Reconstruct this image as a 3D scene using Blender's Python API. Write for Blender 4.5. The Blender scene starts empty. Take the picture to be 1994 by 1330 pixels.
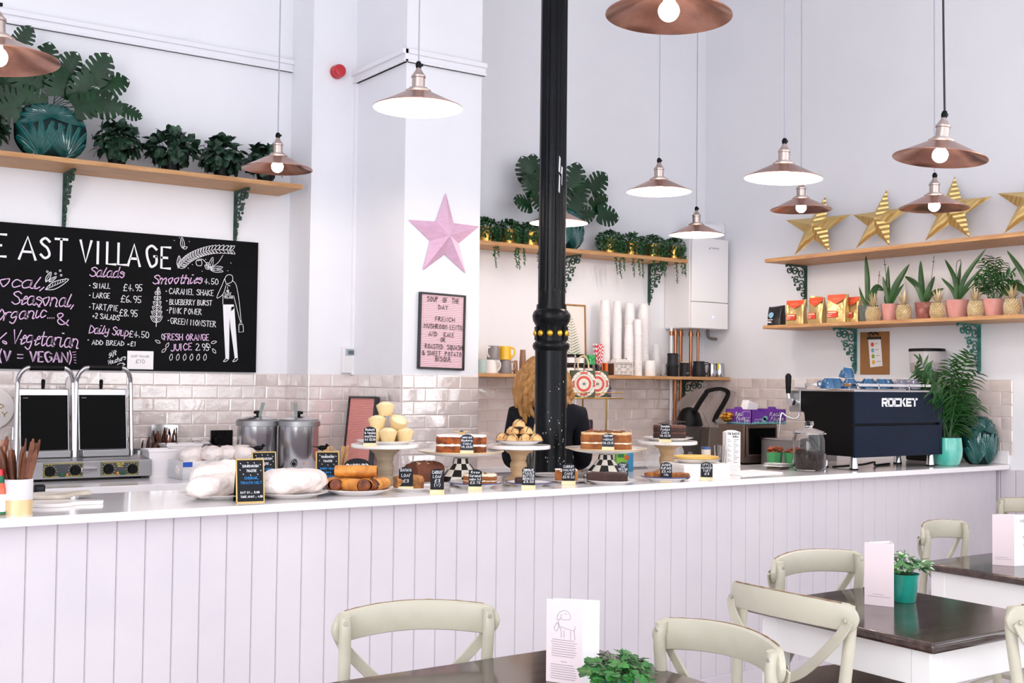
import bpy, math, random
from math import sin, cos, pi, radians, sqrt, atan2
from mathutils import Vector, Matrix

SC = bpy.context.scene
COL = SC.collection
R = random.Random(7)

# ------------------------------------------------------------------ camera
FPX, YAW, PITCH, ROLL, EYE = 2271.27, 0.966320, 0.0343101, 0.0115515, 1.5
FW = Vector((cos(YAW)*cos(PITCH), sin(YAW)*cos(PITCH), sin(PITCH)))
_r = Vector((sin(YAW), -cos(YAW), 0)); _u = _r.cross(FW)
RT = _r*cos(ROLL) + _u*sin(ROLL)
UP = -_r*sin(ROLL) + _u*cos(ROLL)
CAM = Vector((0, 0, EYE))
cd = bpy.data.cameras.new('camera'); cam = bpy.data.objects.new('camera', cd); COL.objects.link(cam)
cam.matrix_world = Matrix(((RT.x, UP.x, -FW.x, 0), (RT.y, UP.y, -FW.y, 0), (RT.z, UP.z, -FW.z, EYE), (0, 0, 0, 1)))
cd.sensor_width = 36; cd.lens = FPX/1994*36; cd.clip_start = .02; cd.clip_end = 60
SC.camera = cam

# ------------------------------------------------------------------ light and exposure
w = bpy.data.worlds.new('daylight'); SC.world = w; w.use_nodes = True
w.node_tree.nodes['Background'].inputs[0].default_value = (.92, .96, 1, 1)
w.node_tree.nodes['Background'].inputs[1].default_value = .8
SC.view_settings.view_transform = 'Standard'; SC.view_settings.look = 'None'
SC.view_settings.exposure = 0.98; SC.view_settings.gamma = 1; SC.view_settings.use_curve_mapping = False
SC.cycles.use_denoising = True; SC.cycles.max_bounces = 10; SC.cycles.diffuse_bounces = 5
SC.cycles.glossy_bounces = 5; SC.cycles.transmission_bounces = 8; SC.cycles.transparent_max_bounces = 16
SC.cycles.sample_clamp_indirect = 6; SC.cycles.caustics_reflective = False; SC.cycles.caustics_refractive = False
def area(name, loc, rot, sx, sy, power, col):
    l = bpy.data.lights.new(name, 'AREA'); l.shape = 'RECTANGLE'; l.size = sx; l.size_y = sy
    l.energy = power; l.color = col; o = bpy.data.objects.new(name, l); COL.objects.link(o)
    o.location = loc; o.rotation_euler = rot
# daylight through the three shopfront windows behind the camera plus an added side fill at its left
for i, x in enumerate((-.9, 1.9, 4.7)):
    area('window_daylight', (x, -2.9, 2.25), (radians(90), 0, 0), 2.3, 3.3, (15, 12, 14)[i], (.96, .975, 1))
area('side_fill_light', (-2.9, -.6, 2.3), (radians(90), 0, radians(-90)), 4.0, 2.8, 100, (.96, .975, 1))  # added fill from the left, placed to brighten the right wall
area('right_window_daylight', (6.5, -.5, 2.25), (radians(90), 0, radians(90)), 4.0, 3.2, 40, (.95, .97, 1))
BULB_STRENGTH = 108
BULB_COLOR = (1, .84, .70)

# ------------------------------------------------------------------ pixel of the 1994x1330 photograph -> point on a plane of the room
def ray(x, y): return FW + RT*((x-997)/FPX) - UP*((y-665)/FPX)
def onx(x, y, v): d = ray(x, y); return CAM + d*(v/d.x)
def ony(x, y, v): d = ray(x, y); return CAM + d*(v/d.y)
def onz(x, y, v): d = ray(x, y); return CAM + d*((v-EYE)/d.z)
def mpp(P): return (Vector(P)-CAM).dot(FW)/FPX
def face(P, k=1.0): return -k*atan2(P[0], P[1])

# ------------------------------------------------------------------ materials
def hx(h):
    h = h.lstrip('#'); c = [int(h[i:i+2], 16)/255 for i in (0, 2, 4)]
    return tuple((v/12.92 if v <= .04045 else ((v+.055)/1.055)**2.4) for v in c) + (1,)
MATS = {}
def M(name, col, rough=.5, metal=0, mix=None, bump=None, coat=0, trans=0, emit=None, spec=None, ior=None, sss=0, stretch=None, aniso=0, alpha=1):
    if name in MATS: return MATS[name]
    m = bpy.data.materials.new(name); m.use_nodes = True; nt = m.node_tree; b = nt.nodes['Principled BSDF']
    b.inputs['Base Color'].default_value = hx(col); b.inputs['Roughness'].default_value = rough
    b.inputs['Metallic'].default_value = metal; b.inputs['Coat Weight'].default_value = coat; b.inputs['Coat Roughness'].default_value = .08
    b.inputs['Transmission Weight'].default_value = trans
    b.inputs['Anisotropic'].default_value = aniso; b.inputs['Alpha'].default_value = alpha
    if spec is not None: b.inputs['Specular IOR Level'].default_value = spec
    if ior: b.inputs['IOR'].default_value = ior
    if sss: b.inputs['Subsurface Weight'].default_value = sss; b.inputs['Subsurface Radius'].default_value = (.02, .015, .01)
    if emit: b.inputs['Emission Color'].default_value = emit[0] + (1,); b.inputs['Emission Strength'].default_value = emit[1]
    if mix or bump:
        tc = nt.nodes.new('ShaderNodeTexCoord'); mp = nt.nodes.new('ShaderNodeMapping'); nt.links.new(tc.outputs['Object'], mp.inputs[0])
        if stretch: mp.inputs['Scale'].default_value = stretch
    if mix:   # (other colour, scale, lo, hi)
        n = nt.nodes.new('ShaderNodeTexNoise'); n.inputs['Scale'].default_value = mix[1]; n.inputs['Detail'].default_value = 5; n.inputs['Roughness'].default_value = .6
        nt.links.new(mp.outputs[0], n.inputs[0])
        r = nt.nodes.new('ShaderNodeValToRGB'); r.color_ramp.elements[0].position = mix[2]; r.color_ramp.elements[1].position = mix[3]
        r.color_ramp.elements[0].color = hx(col); r.color_ramp.elements[1].color = hx(mix[0])
        nt.links.new(n.outputs[0], r.inputs[0]); nt.links.new(r.outputs[0], b.inputs['Base Color'])
    if bump:  # (scale, strength, distance)
        n2 = nt.nodes.new('ShaderNodeTexNoise'); n2.inputs['Scale'].default_value = bump[0]; n2.inputs['Detail'].default_value = 3
        nt.links.new(mp.outputs[0], n2.inputs[0])
        bp = nt.nodes.new('ShaderNodeBump'); bp.inputs['Strength'].default_value = bump[1]; bp.inputs['Distance'].default_value = bump[2]
        nt.links.new(n2.outputs[0], bp.inputs['Height']); nt.links.new(bp.outputs[0], b.inputs['Normal'])
    MATS[name] = m; return m

white_paint = M('white_paint', '#f1f1f5', .6, mix=('#ececf1', 1.3, .35, .7))
trim_paint = M('trim_paint', '#f0eff4', .4)
board_paint = M('board_paint', '#d2ccd1', .42, mix=('#ccc6cd', 2, .4, .7))
quartz = M('white_quartz', '#f4f1f2', .12, mix=('#efebee', 3, .4, .7), coat=.3)
tile_m = M('glazed_tile', '#e6dad6', .09, mix=('#dccfca', 3.5, .35, .7), bump=(11, 1.0, .012), coat=1, spec=.9)
tile_m.node_tree.nodes['Principled BSDF'].inputs['Coat IOR'].default_value = 1.9
grout = M('grout', '#d3c6c4', .8)
oak = M('oak_board', '#cf9f6c', .5, mix=('#a97545', 5, .35, .75), stretch=(1, 9, 9), bump=(8, .12, .003))
oak_y = M('pine_board', '#d0a06c', .5, mix=('#a8744a', 5, .35, .75), stretch=(9, 1, 9), bump=(8, .12, .003))
dark_iron = M('green_iron', '#2f4c42', .5, metal=.3, mix=('#4c6a58', 14, .45, .75), bump=(60, .3, .002))
teal_iron = M('verdigris_iron', '#2f6b62', .55, metal=.2, mix=('#5fa394', 16, .4, .7), bump=(60, .3, .002))
black_gloss = M('black_gloss', '#08090c', .27, mix=('#0d1116', 6, .4, .7), bump=(25, .08, .004), spec=.16)
gold_paint = M('gold_paint', '#d3a93c', .35, metal=.8, bump=(60, .2, .002))
copper = M('copper', '#b98a76', .24, metal=1, mix=('#93685a', 7, .4, .7))
copper_pipe_m = M('copper_pipe', '#a9714f', .25, metal=1)
brass = M('satin_nickel', '#c3b3ab', .3, metal=1)
white_enamel = M('white_enamel', '#fbf8f4', .35)
steel = M('steel', '#c5c5c8', .2, metal=1, aniso=.4)
steel_dull = M('brushed_steel', '#a9a9ab', .38, metal=1, aniso=.5)
chrome = M('chrome', '#dedee2', .08, metal=1)
black_plastic = M('black_plastic', '#09090b', .42, spec=.16)
black_matte = M('black_matte', '#0b0b0d', .65, spec=.12)
chalk_black = M('chalk_black', '#0b0b0d', .6, mix=('#121214', 2, .4, .7), spec=.07)
chalk_white = M('chalk_white', '#eeeef2', .8)
chalk_pink = M('chalk_pink', '#dcb9dc', .8)
chalk_blue = M('chalk_blue', '#2d8fd8', .8)
ink_black = M('ink_black', '#23202a', .6)
ink_grey = M('ink_grey', '#9a9096', .7)
paper = M('white_paper', '#f6f3f3', .75)
menu_shade = M('menu_shade', '#ead9dc', .75)  # shaded side of the menu paper, painted as a pinkish tone
glass_m = M('clear_glass', '#ffffff', .02, trans=1, ior=1.35)
leaf_dark = M('leaf_dark', '#07260f', .32, mix=('#0f3f1c', 12, .35, .7), spec=.35)
leaf_mid = M('leaf_mid', '#2d6a35', .42, mix=('#4b8a3f', 14, .35, .7))
leaf_grey = M('leaf_greygreen', '#16301f', .45, mix=('#4e6c5b', 26, .46, .74), spec=.3)
leaf_bright = M('leaf_bright', '#1c5420', .4, mix=('#3c8a38', 20, .4, .72))
stem_green = M('stem_green', '#33592f', .5)
stem_dark = M('stem_dark', '#23302a', .5)
soil = M('soil', '#2c211d', .9, bump=(90, .6, .004))
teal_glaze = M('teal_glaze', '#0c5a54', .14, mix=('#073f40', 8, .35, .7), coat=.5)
teal_inside = M('teal_hole_shadow', '#04201f', .4, spec=.2)  # shade inside the pierced openings, painted as a dark solid body
gold_foil = M('gold_foil', '#d9b45e', .33, metal=.9, bump=(14, .4, .006))
porcelain = M('porcelain', '#f3efec', .15, coat=.4)
cream_paint = M('cream_paint', '#c0bba9', .38, mix=('#b4ae9c', 7, .4, .7), bump=(40, .06, .002))
table_wood = M('dark_table_wood', '#33251f', .16, mix=('#54403a', 4, .4, .75), stretch=(1, 7, 7), coat=.3)
table_paint = M('white_table_paint', '#f2f0ee', .4)

# ------------------------------------------------------------------ mesh builder
class MB:
    def __init__(s): s.v = []; s.f = []; s.mi = []; s.cur = 0
    def add(s, vs, fs):
        b = len(s.v); s.v += [Vector(p) for p in vs]
        for f in fs: s.f.append(tuple(i+b for i in f)); s.mi.append(s.cur)
        return s
    def box(s, x0, x1, y0, y1, z0, z1):
        return s.add([(x0,y0,z0),(x1,y0,z0),(x1,y1,z0),(x0,y1,z0),(x0,y0,z1),(x1,y0,z1),(x1,y1,z1),(x0,y1,z1)],
            [(0,3,2,1),(4,5,6,7),(0,1,5,4),(1,2,6,5),(2,3,7,6),(3,0,4,7)])
    def cbox(s, c, size, mat=None):
        n = len(s.v); x, y, z = size; s.box(-x/2, x/2, -y/2, y/2, -z/2, z/2)
        mt = Matrix.Translation(c) @ (mat.to_4x4() if mat else Matrix())
        for i in range(n, len(s.v)): s.v[i] = mt @ s.v[i]
        return s
    def lathe(s, prof, seg=32, c=(0,0,0), sx=1, sy=1, wob=None, axis=None):
        n0 = len(s.v); b = n0; rings = []
        for k, (r, z) in enumerate(prof):
            if r <= 1e-6: rings.append([len(s.v)]); s.v.append(Vector((0, 0, z)))
            else:
                ring = []
                for i in range(seg):
                    a = 2*pi*i/seg; rr = r*(wob(a, z) if wob else 1)
                    ring.append(len(s.v)); s.v.append(Vector((rr*cos(a)*sx, rr*sin(a)*sy, z)))
                rings.append(ring)
        for A, B in zip(rings, rings[1:]):
            if len(A) == 1 and len(B) == 1: continue
            for i in range(seg):
                j = (i+1) % seg
                if len(A) == 1: f = (A[0], B[i], B[j])[::-1]
                elif len(B) == 1: f = (A[i], A[j], B[0])
                else: f = (A[i], A[j], B[j], B[i])
                s.f.append(f); s.mi.append(s.cur)
        q = Vector(axis).to_track_quat('Z', 'Y').to_matrix() if axis is not None else Matrix.Identity(3)
        for i in range(n0, len(s.v)): s.v[i] = q @ s.v[i] + Vector(c)
        return s
    def tube(s, pts, r, seg=8, cap=True, flat=1.0, up=None):
        pts = [Vector(p) for p in pts]; n = len(pts)
        rs = r if isinstance(r, (list, tuple)) else [r]*n
        T = [(pts[min(i+1, n-1)]-pts[max(i-1, 0)]).normalized() for i in range(n)]
        nrm = Vector(up) if up is not None else (Vector((0,0,1)) if abs(T[0].z) < .9 else Vector((1,0,0)))
        b = len(s.v)
        for i in range(n):
            nn = nrm - T[i]*nrm.dot(T[i])
            if nn.length < 1e-6: nn = T[i].orthogonal()
            nn.normalize(); nrm = nn if up is None else Vector(up); bb = T[i].cross(nn)
            for k in range(seg):
                a = 2*pi*(k+.5)/seg
                s.v.append(pts[i] + (nn*cos(a)*flat + bb*sin(a))*rs[i])
        for i in range(n-1):
            for k in range(seg):
                j = (k+1) % seg
                s.f.append((b+i*seg+k, b+i*seg+j, b+(i+1)*seg+j, b+(i+1)*seg+k)); s.mi.append(s.cur)
        if cap:
            s.f.append(tuple(b+k for k in range(seg))[::-1]); s.mi.append(s.cur)
            s.f.append(tuple(b+(n-1)*seg+k for k in range(seg))); s.mi.append(s.cur)
        return s
    def bar(s, pts, wid, thk, bn):
        "flat bar of rectangular section along a path lying in the plane whose normal is bn"
        pts = [Vector(p) for p in pts]; bn = Vector(bn).normalized(); n = len(pts); b = len(s.v)
        ws = wid if isinstance(wid, (list, tuple)) else [wid]*n
        for i in range(n):
            t = (pts[min(i+1, n-1)]-pts[max(i-1, 0)]).normalized(); nn = t.cross(bn).normalized()
            for a, c in ((-1,-1),(1,-1),(1,1),(-1,1)): s.v.append(pts[i] + nn*(a*ws[i]/2) + bn*(c*thk/2))
        for i in range(n-1):
            for k in range(4):
                j = (k+1) % 4
                s.f.append((b+i*4+k, b+i*4+j, b+(i+1)*4+j, b+(i+1)*4+k)); s.mi.append(s.cur)
        s.f.append((b+3, b+2, b+1, b)); s.mi.append(s.cur)
        e = b+(n-1)*4; s.f.append((e, e+1, e+2, e+3)); s.mi.append(s.cur)
        return s
    def prism(s, poly, d0, d1, fn):
        "poly in (a,b), extruded from d0 to d1; fn(a,b,d)->xyz"
        n = len(poly); b = len(s.v)
        for d in (d0, d1):
            for a, c in poly: s.v.append(Vector(fn(a, c, d)))
        s.f.append(tuple(b+i for i in range(n))[::-1]); s.mi.append(s.cur)
        s.f.append(tuple(b+n+i for i in range(n))); s.mi.append(s.cur)
        for i in range(n):
            j = (i+1) % n; s.f.append((b+i, b+j, b+n+j, b+n+i)); s.mi.append(s.cur)
        return s
    def ball(s, c, r, seg=16, rings=10, sc=(1,1,1)):
        b = len(s.v)
        s.lathe([(max(0, r*sin(pi*i/rings)) if 0 < i < rings else 0, -r*cos(pi*i/rings)) for i in range(rings+1)], seg)
        for i in range(b, len(s.v)): p = s.v[i]; s.v[i] = Vector((p.x*sc[0], p.y*sc[1], p.z*sc[2])) + Vector(c)
        return s
    def ribbon(s, pts, wid, nrm, lift=.0006):
        "painted or drawn line on a surface with normal nrm"
        nrm = Vector(nrm).normalized(); pts = [Vector(p) + nrm*lift for p in pts]; n = len(pts)
        if n < 2: return s
        b = len(s.v)
        for i in range(n):
            t = (pts[min(i+1, n-1)]-pts[max(i-1, 0)])
            if t.length < 1e-9: t = Vector((1, 0, 0))
            t.normalize(); o = nrm.cross(t)*(wid/2)
            e = t*(wid*.35) if i == n-1 else (-t*(wid*.35) if i == 0 else Vector())
            s.v += [pts[i]-o+e, pts[i]+o+e]
        for i in range(n-1):
            s.f.append((b+2*i, b+2*i+2, b+2*i+3, b+2*i+1)); s.mi.append(s.cur)
        return s
    def leaf(s, base, d, nrm, L, W, bend=.25, n=5, shape=None, fold=.15):
        d = Vector(d).normalized(); nrm = Vector(nrm); nrm = (nrm - d*nrm.dot(d))
        if nrm.length < 1e-5: nrm = d.orthogonal()
        nrm.normalize(); sd = d.cross(nrm); b = len(s.v)
        for i in range(n+1):
            t = i/n; hw = W/2*(shape(t) if shape else max(.03, sin(pi*min(1, t*.92+.06))**.8))
            c = Vector(base) + d*(L*t*(1-.15*bend*t)) - nrm*(bend*L*t*t)
            s.v += [c - sd*hw + nrm*(fold*hw), c, c + sd*hw + nrm*(fold*hw)]
        for i in range(n):
            for k in (0, 1):
                s.f.append((b+3*i+k, b+3*i+k+1, b+3*i+k+4, b+3*i+k+3)); s.mi.append(s.cur)
        return s
    def xf(s, mat, start=0):
        for i in range(start, len(s.v)): s.v[i] = mat @ s.v[i]
        return s
    def build(s, name, mat, parent=None, loc=None, rotz=0, ang=38, bev=0, seg=2):
        me = bpy.data.meshes.new(name); me.from_pydata([tuple(p) for p in s.v], [], s.f)
        mats = mat if isinstance(mat, (list, tuple)) else [mat]
        for m in mats: me.materials.append(m)
        if len(mats) > 1: me.polygons.foreach_set('material_index', s.mi)
        me.polygons.foreach_set('use_smooth', [True]*len(me.polygons))
        me.update(); me.set_sharp_from_angle(angle=radians(ang))
        o = bpy.data.objects.new(name, me); COL.objects.link(o)
        if parent is not None: o.parent = parent
        if loc is not None: o.location = loc
        o.rotation_euler.z = rotz
        if bev:
            md = o.modifiers.new('edge', 'BEVEL'); md.width = bev; md.segments = seg; md.limit_method = 'ANGLE'; md.angle_limit = radians(40)
        return o

def thing(name, label, cat, loc=(0,0,0), rotz=0, group=None):
    o = bpy.data.objects.new(name, None); COL.objects.link(o); o.empty_display_size = .05
    o.location = loc; o.rotation_euler.z = rotz; return tag(o, label, cat, group)
def tag(o, label, cat, group=None):
    o['label'] = label; o['category'] = cat
    if group: o['group'] = group
    return o
def struct(o): o['kind'] = 'structure'; return o
def part_label(o, t): o['label'] = t; return o
def kids(o): return [c for c in COL.objects if c.parent == o]
def copy_tree(o, loc, rotz=0, label=None, group=None, scale=None):
    m = {o: o.copy()}; COL.objects.link(m[o]); todo = [o]
    while todo:
        p = todo.pop()
        for c in [x for x in p.children if x not in m]:
            m[c] = c.copy(); COL.objects.link(m[c]); m[c].parent = m[p]; todo.append(c)
    n = m[o]; n.location = loc; n.rotation_euler.z = rotz
    if label: n['label'] = label
    if group: n['group'] = group
    if scale: n.scale = (scale,)*3
    return n

# ------------------------------------------------------------------ hand lettering: strokes on a grid, baseline y=2, x-height 6, capitals 8, descenders 0
GL = {
'A':(4,'02 28 42/14 34'),'B':(4,'02 08/~08 28 37 25 05/~05 25 43 22 02'),'C':(4,'~47 28 17 05 13 22 43'),'D':(4,'02 08/~08 27 45 33 02'),
'E':(3,'38 08 02 32/05 25'),'F':(3,'38 08 02/05 25'),'G':(4,'~47 28 07 05 13 22 43 45/45 35'),'H':(4,'02 08/42 48/05 45'),'I':(1,'02 08'),
'J':(3,'~38 36 33 12 03'),'K':(4,'02 08/48 05 42'),'L':(3,'08 02 32'),'M':(5,'02 08 25 48 42'),'N':(4,'02 08 42 48'),'O':(4,'~28 16 05 13 22 33 45 37 28'),
'P':(4,'02 08/~08 28 37 26 05'),'Q':(4,'~28 16 05 13 22 33 45 37 28/33 41'),'R':(4,'02 08/~08 28 37 26 05/15 42'),'S':(4,'~47 28 07 16 35 43 22 03'),
'T':(4,'08 48/28 22'),'U':(4,'08 04/~04 13 22 33 44/44 48'),'V':(4,'08 22 48'),'W':(5,'08 12 26 42 58'),'X':(4,'02 48/08 42'),'Y':(4,'08 25 48/25 22'),'Z':(4,'08 48 02 42'),
'a':(4,'~36 16 04 12 33 36/~36 33 42 53'),'b':(4,'~02 08/~03 05 26 34 22 03'),'c':(3,'~35 16 04 12 33'),'d':(4,'~36 16 04 12 33 36/~39 36 33 42'),'e':(3,'~04 35 26 14 12 33'),
'f':(3,'~38 28 17 13 11 00/05 35'),'g':(4,'~36 16 04 13 34 36/~36 32 20 01'),'h':(4,'08 02/~04 16 35 32 42'),'i':(2,'~06 03 12 23/08 18'),'j':(2,'16 11 00/18 28'),
'k':(3,'08 02/36 04 32'),'l':(2,'~18 03 12 23'),'m':(6,'06 02/~04 16 25 22/~24 46 55 52 62'),'n':(4,'06 02/~04 16 35 32 42'),'o':(4,'~26 05 13 22 34 36 26'),
'p':(4,'06 00/~05 16 35 33 12 03'),'q':(4,'~36 16 04 12 33/36 30'),'r':(3,'06 02/~04 16 36'),'s':(3,'~35 16 05 34 22 03'),'t':(3,'~18 13 22 33/06 36'),
'u':(4,'~06 03 12 33 36/~36 32 43'),'v':(4,'06 22 46'),'w':(5,'06 12 25 42 56'),'x':(3,'06 32/36 02'),'y':(4,'~06 04 13 34/~36 32 20 01'),'z':(3,'06 36 02 32'),
'0':(3,'~18 06 04 12 33 36 18'),'1':(2,'07 18 12'),'2':(3,'~07 18 37 36 02/02 32'),'3':(3,'~07 18 37 15/~15 34 22 03'),'4':(4,'22 28 04 44'),'5':(3,'38 08 05/~05 25 33 12 03'),
'6':(3,'~28 06 03 12 33 24 04'),'7':(3,'08 38 12'),'8':(3,'~15 07 18 37 15 03 12 33 15'),'9':(3,'~35 15 07 18 37 34 22'),
'£':(4,'~47 28 16 13 02/02 42/05 35'),'.':(1,'02 03'),',':(1,'13 01'),'+':(3,'15 13/04 34'),'/':(3,'01 38'),'=':(3,'04 34/06 36'),'(':(2,'~29 16 14 21'),')':(2,'~09 16 14 01'),
'&':(4,'~42 06 18 27 04 12 33 45'),'%':(4,'02 48/~08 17 06 07 08/~34 43 42 33 34'),"'":(1,'08 07'),'-':(3,'05 35'),'!':(1,'08 04/03 02'),' ':(2,'')}
def smooth(pts, k=4):
    out = []; n = len(pts)
    for i in range(n-1):
        p0, p1, p2, p3 = pts[max(i-1,0)], pts[i], pts[i+1], pts[min(i+2,n-1)]
        for j in range(k):
            t = j/k
            out.append(tuple(.5*((2*b)+(c-a)*t+(2*a-5*b+4*c-d)*t*t+(3*b-a-3*c+d)*t**3) for a, b, c, d in zip(p0, p1, p2, p3)))
    out.append(tuple(pts[-1])); return out
def glyphs(txt, gap=1.4):
    x = 0; out = []
    for ch in txt:
        adv, st = GL.get(ch, GL[' '])
        for s_ in [q for q in st.split('/') if q]:
            sm = s_[0] == '~'; pts = [(int(p[0])+x, int(p[1])-2) for p in s_.lstrip('~').split()]
            out.append(smooth(pts) if sm and len(pts) > 2 else pts)
        x += adv+gap
    return out, max(x-gap, 1)
def letter(mb, txt, o, ex, ey, wid, cap, stroke, nrm, slant=0, gap=1.4, lift=.0006):
    "write txt from point o; ex/ey unit vectors, total width wid, capital height cap"
    g, tw = glyphs(txt, gap); o = Vector(o); ex = Vector(ex); ey = Vector(ey)
    for st in g:
        mb.ribbon([o + ex*((x + slant*y)*wid/tw) + ey*(y*cap/6) for x, y in st], stroke, nrm, lift)
def spiral(c, r0, r1, a0, a1, n=18):
    return [(c[0]+(r0+(r1-r0)*i/n)*cos(a0+(a1-a0)*i/n), c[1]+(r0+(r1-r0)*i/n)*sin(a0+(a1-a0)*i/n)) for i in range(n+1)]
# ------------------------------------------------------------------ room
YB, XR, YA, YP = 6.7, 6.47, 6.393, 5.765      # back wall, right wall, shallow pilaster, deep pilaster
XA, XP, XE = 2.944, 3.231, 3.742              # pilaster edges along the wall
ZC, ZW, ZT, CEIL = 1.035, .965, 1.53, 4.55    # counter, back worktop, top of the tiles, ceiling
CF, CB = 4.076, 4.78                          # counter front and back edges

floor_m = M('pale_floor_boards', '#e4dfe0', .35, mix=('#d6cfd0', 3, .4, .7), stretch=(1, 10, 1))
b = MB().box(-3, XR+.12, -3, YB+.12, -.06, 0); struct(b.build('floor', floor_m))
b = MB().box(-3, XR+.12, -3, YB+.12, CEIL, CEIL+.1); struct(b.build('ceiling', white_paint))
wall_back = struct(MB().box(-3, XR+.12, YB, YB+.12, 0, CEIL).build('wall_back', white_paint))
b = MB().box(XA, XP, YA, YB+.01, 0, CEIL).box(XP, XE, YP, YB+.01, 0, CEIL); pil = struct(b.build('wall_pillar', white_paint))
wall_right = struct(MB().box(XR, XR+.12, 1.6, YB, 0, CEIL).box(XR, XR+.12, -3, -2.6, 0, CEIL).box(XR, XR+.12, -2.6, 1.6, 0, .6).box(XR, XR+.12, -2.6, 1.6, 3.9, CEIL).build('wall_right', white_paint))
b = MB()
for u in (-2.6, -.53, 1.54): b.box(XR+.04, XR+.1, u, u+.06, .6, 3.9)
for z in (.6, 2.9, 3.84): b.box(XR+.045, XR+.095, -2.6, 1.6, z, z+.06)
struct(b.build('window_5', trim_paint))
b = MB(); b.box(-3.12, -3, -3, -2.6, 0, CEIL).box(-3.12, -3, 1.4, YB, 0, CEIL).box(-3.12, -3, -2.6, 1.4, 0, .9).box(-3.12, -3, -2.6, 1.4, 3.7, CEIL)
struct(b.build('wall_left', white_paint))
b = MB(); b.box(-3, XR+.12, -3.12, -3, 3.9, CEIL).box(-3, XR+.12, -3.12, -3, 0, .6)
for x0, x1 in ((-3, -2.05), (.25, .75), (3.05, 3.55), (5.85, XR+.12)): b.box(x0, x1, -3.12, -3, .6, 3.9)
struct(b.build('wall_front', white_paint))
for i, x in enumerate((-.9, 1.9, 4.7)):
    b = MB()
    for u in (-1.15, 0, 1.09): b.box(x+u, x+u+.06, -3.09, -3.03, .6, 3.9)
    for z in (.6, 2.9, 3.84): b.box(x-1.15, x+1.15, -3.085, -3.035, z, z+.06)
    struct(b.build('window_%d' % (i+1), trim_paint))
b = MB()  # unseen left window, added and sized to suit the side fill
for u in (-2.6, -.63, 1.34): b.box(-3.09, -3.03, u, u+.06, .9, 3.7)
for z in (.9, 3.64): b.box(-3.085, -3.035, -2.6, 1.4, z, z+.06)
struct(b.build('window_4', trim_paint))

# glazed brick tiles: every tile slightly out of true
def tiles(u0, u1, z1, rows, at, off=0, seed=1, tw=.152, th=.0755):
    rr = random.Random(seed); b = MB(); g = .0028
    for r in range(rows):
        zt = z1 - r*th; zb = zt-th; x = u0 - (tw*.5 if (r+off) % 2 else 0)
        while x < u1-.004:
            a, c = max(x, u0), min(x+tw, u1); x += tw
            if c-a < .012: continue
            t = [rr.uniform(-.0011, .0011) for _ in range(4)]; d = .0075; e = .005
            n = len(b.v)
            P = [(a+g/2, zb+g/2), (c-g/2, zb+g/2), (c-g/2, zt-g/2), (a+g/2, zt-g/2)]
            Q = [(a+g/2+e, zb+g/2+e), (c-g/2-e, zb+g/2+e), (c-g/2-e, zt-g/2-e), (a+g/2+e, zt-g/2-e)]
            b.add([at(p[0], .001, p[1]) for p in P] + [at(p[0], d*.7, p[1]) for p in P] + [at(q[0], d+t[k], q[1]) for k, q in enumerate(Q)],
                  [(0,1,5,4),(1,2,6,5),(2,3,7,6),(3,0,4,7),(4,5,9,8),(5,6,10,9),(6,7,11,10),(7,4,8,11),(8,9,10,11)])
    return b
def splash(name, parent, u0, u1, rows, at, seed, off=0, z1=None):
    z1 = z1 or ZT
    g = MB(); A, B_ = at(u0, 0, z1-rows*.0755), at(u1, .004, z1)
    g.box(min(A[0], B_[0]), max(A[0], B_[0]), min(A[1], B_[1]), max(A[1], B_[1]), A[2], B_[2])
    o = tiles(u0, u1, z1, rows, at, off, seed).build(name, tile_m, parent, ang=20); struct(o)
    struct(g.build('grout_bed', grout, o))
splash('tile_splashback', wall_back, .3, XA, 8, lambda u, d, z: (u, YB-d, z), 3)
splash('tile_splashback', wall_back, XE, XR, 8, lambda u, d, z: (u, YB-d, z), 4, 1)
splash('tile_splashback', pil, XA, XP, 8, lambda u, d, z: (u, YA-d, z), 5)
splash('tile_splashback', pil, XP, XE, 8, lambda u, d, z: (u, YP-d, z), 6, 1)
splash('tile_splashback', pil, YA, YB, 8, lambda u, d, z: (XA-d, u, z), 7, 1)
splash('tile_splashback', pil, YP, YA, 8, lambda u, d, z: (XP-d, u, z), 8, 1)
splash('tile_splashback', wall_right, 4.06, YB, 6, lambda u, d, z: (XR-d, u, z), 9, 0, 1.545)

# picture rail mouldings
def rail(name, x0, y0, x1, y1, z, nx, ny):
    b = MB()
    for d, a, c in ((.018, 0, .075), (.034, .045, .075), (.026, 0, .016)):
        if ny: b.box(min(x0,x1), max(x0,x1), y0-d, y0+.004, z+a, z+c)
        else: b.box(x0-d, x0+.004, min(y0,y1), max(y0,y1), z+a, z+c)
    return struct(b.build(name, trim_paint, bev=.003))
rail('trim_1', -3, YB, XA, YB, 3.40, 0, 1)
zr = onx(696.8, 167.9, XP).z; zr = ony(791.1, 121, YP).z
rail('trim_2', XP, YP, XE+.02, YP, zr, 0, 1)
rail('trim_3', XP, YP-.018, XP, YA, zr, 1, 0)
b = MB().box(XP-.014, XP+.004, YA-.03, YA+.002, ZT, zr+.07); struct(b.build('trim_4', trim_paint, bev=.002))
# panelling of the right wall below the counter line
b = MB()
y = CF+.16
while y > -2.9:
    b.box(XR-.014, XR+.004, y-.097, y, .1, ZC-.03); y -= .1
b.box(XR-.022, XR+.004, -2.9, CF+.16, 0, .1)
struct(b.build('wainscot', board_paint, wall_right, bev=.003))

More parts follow.
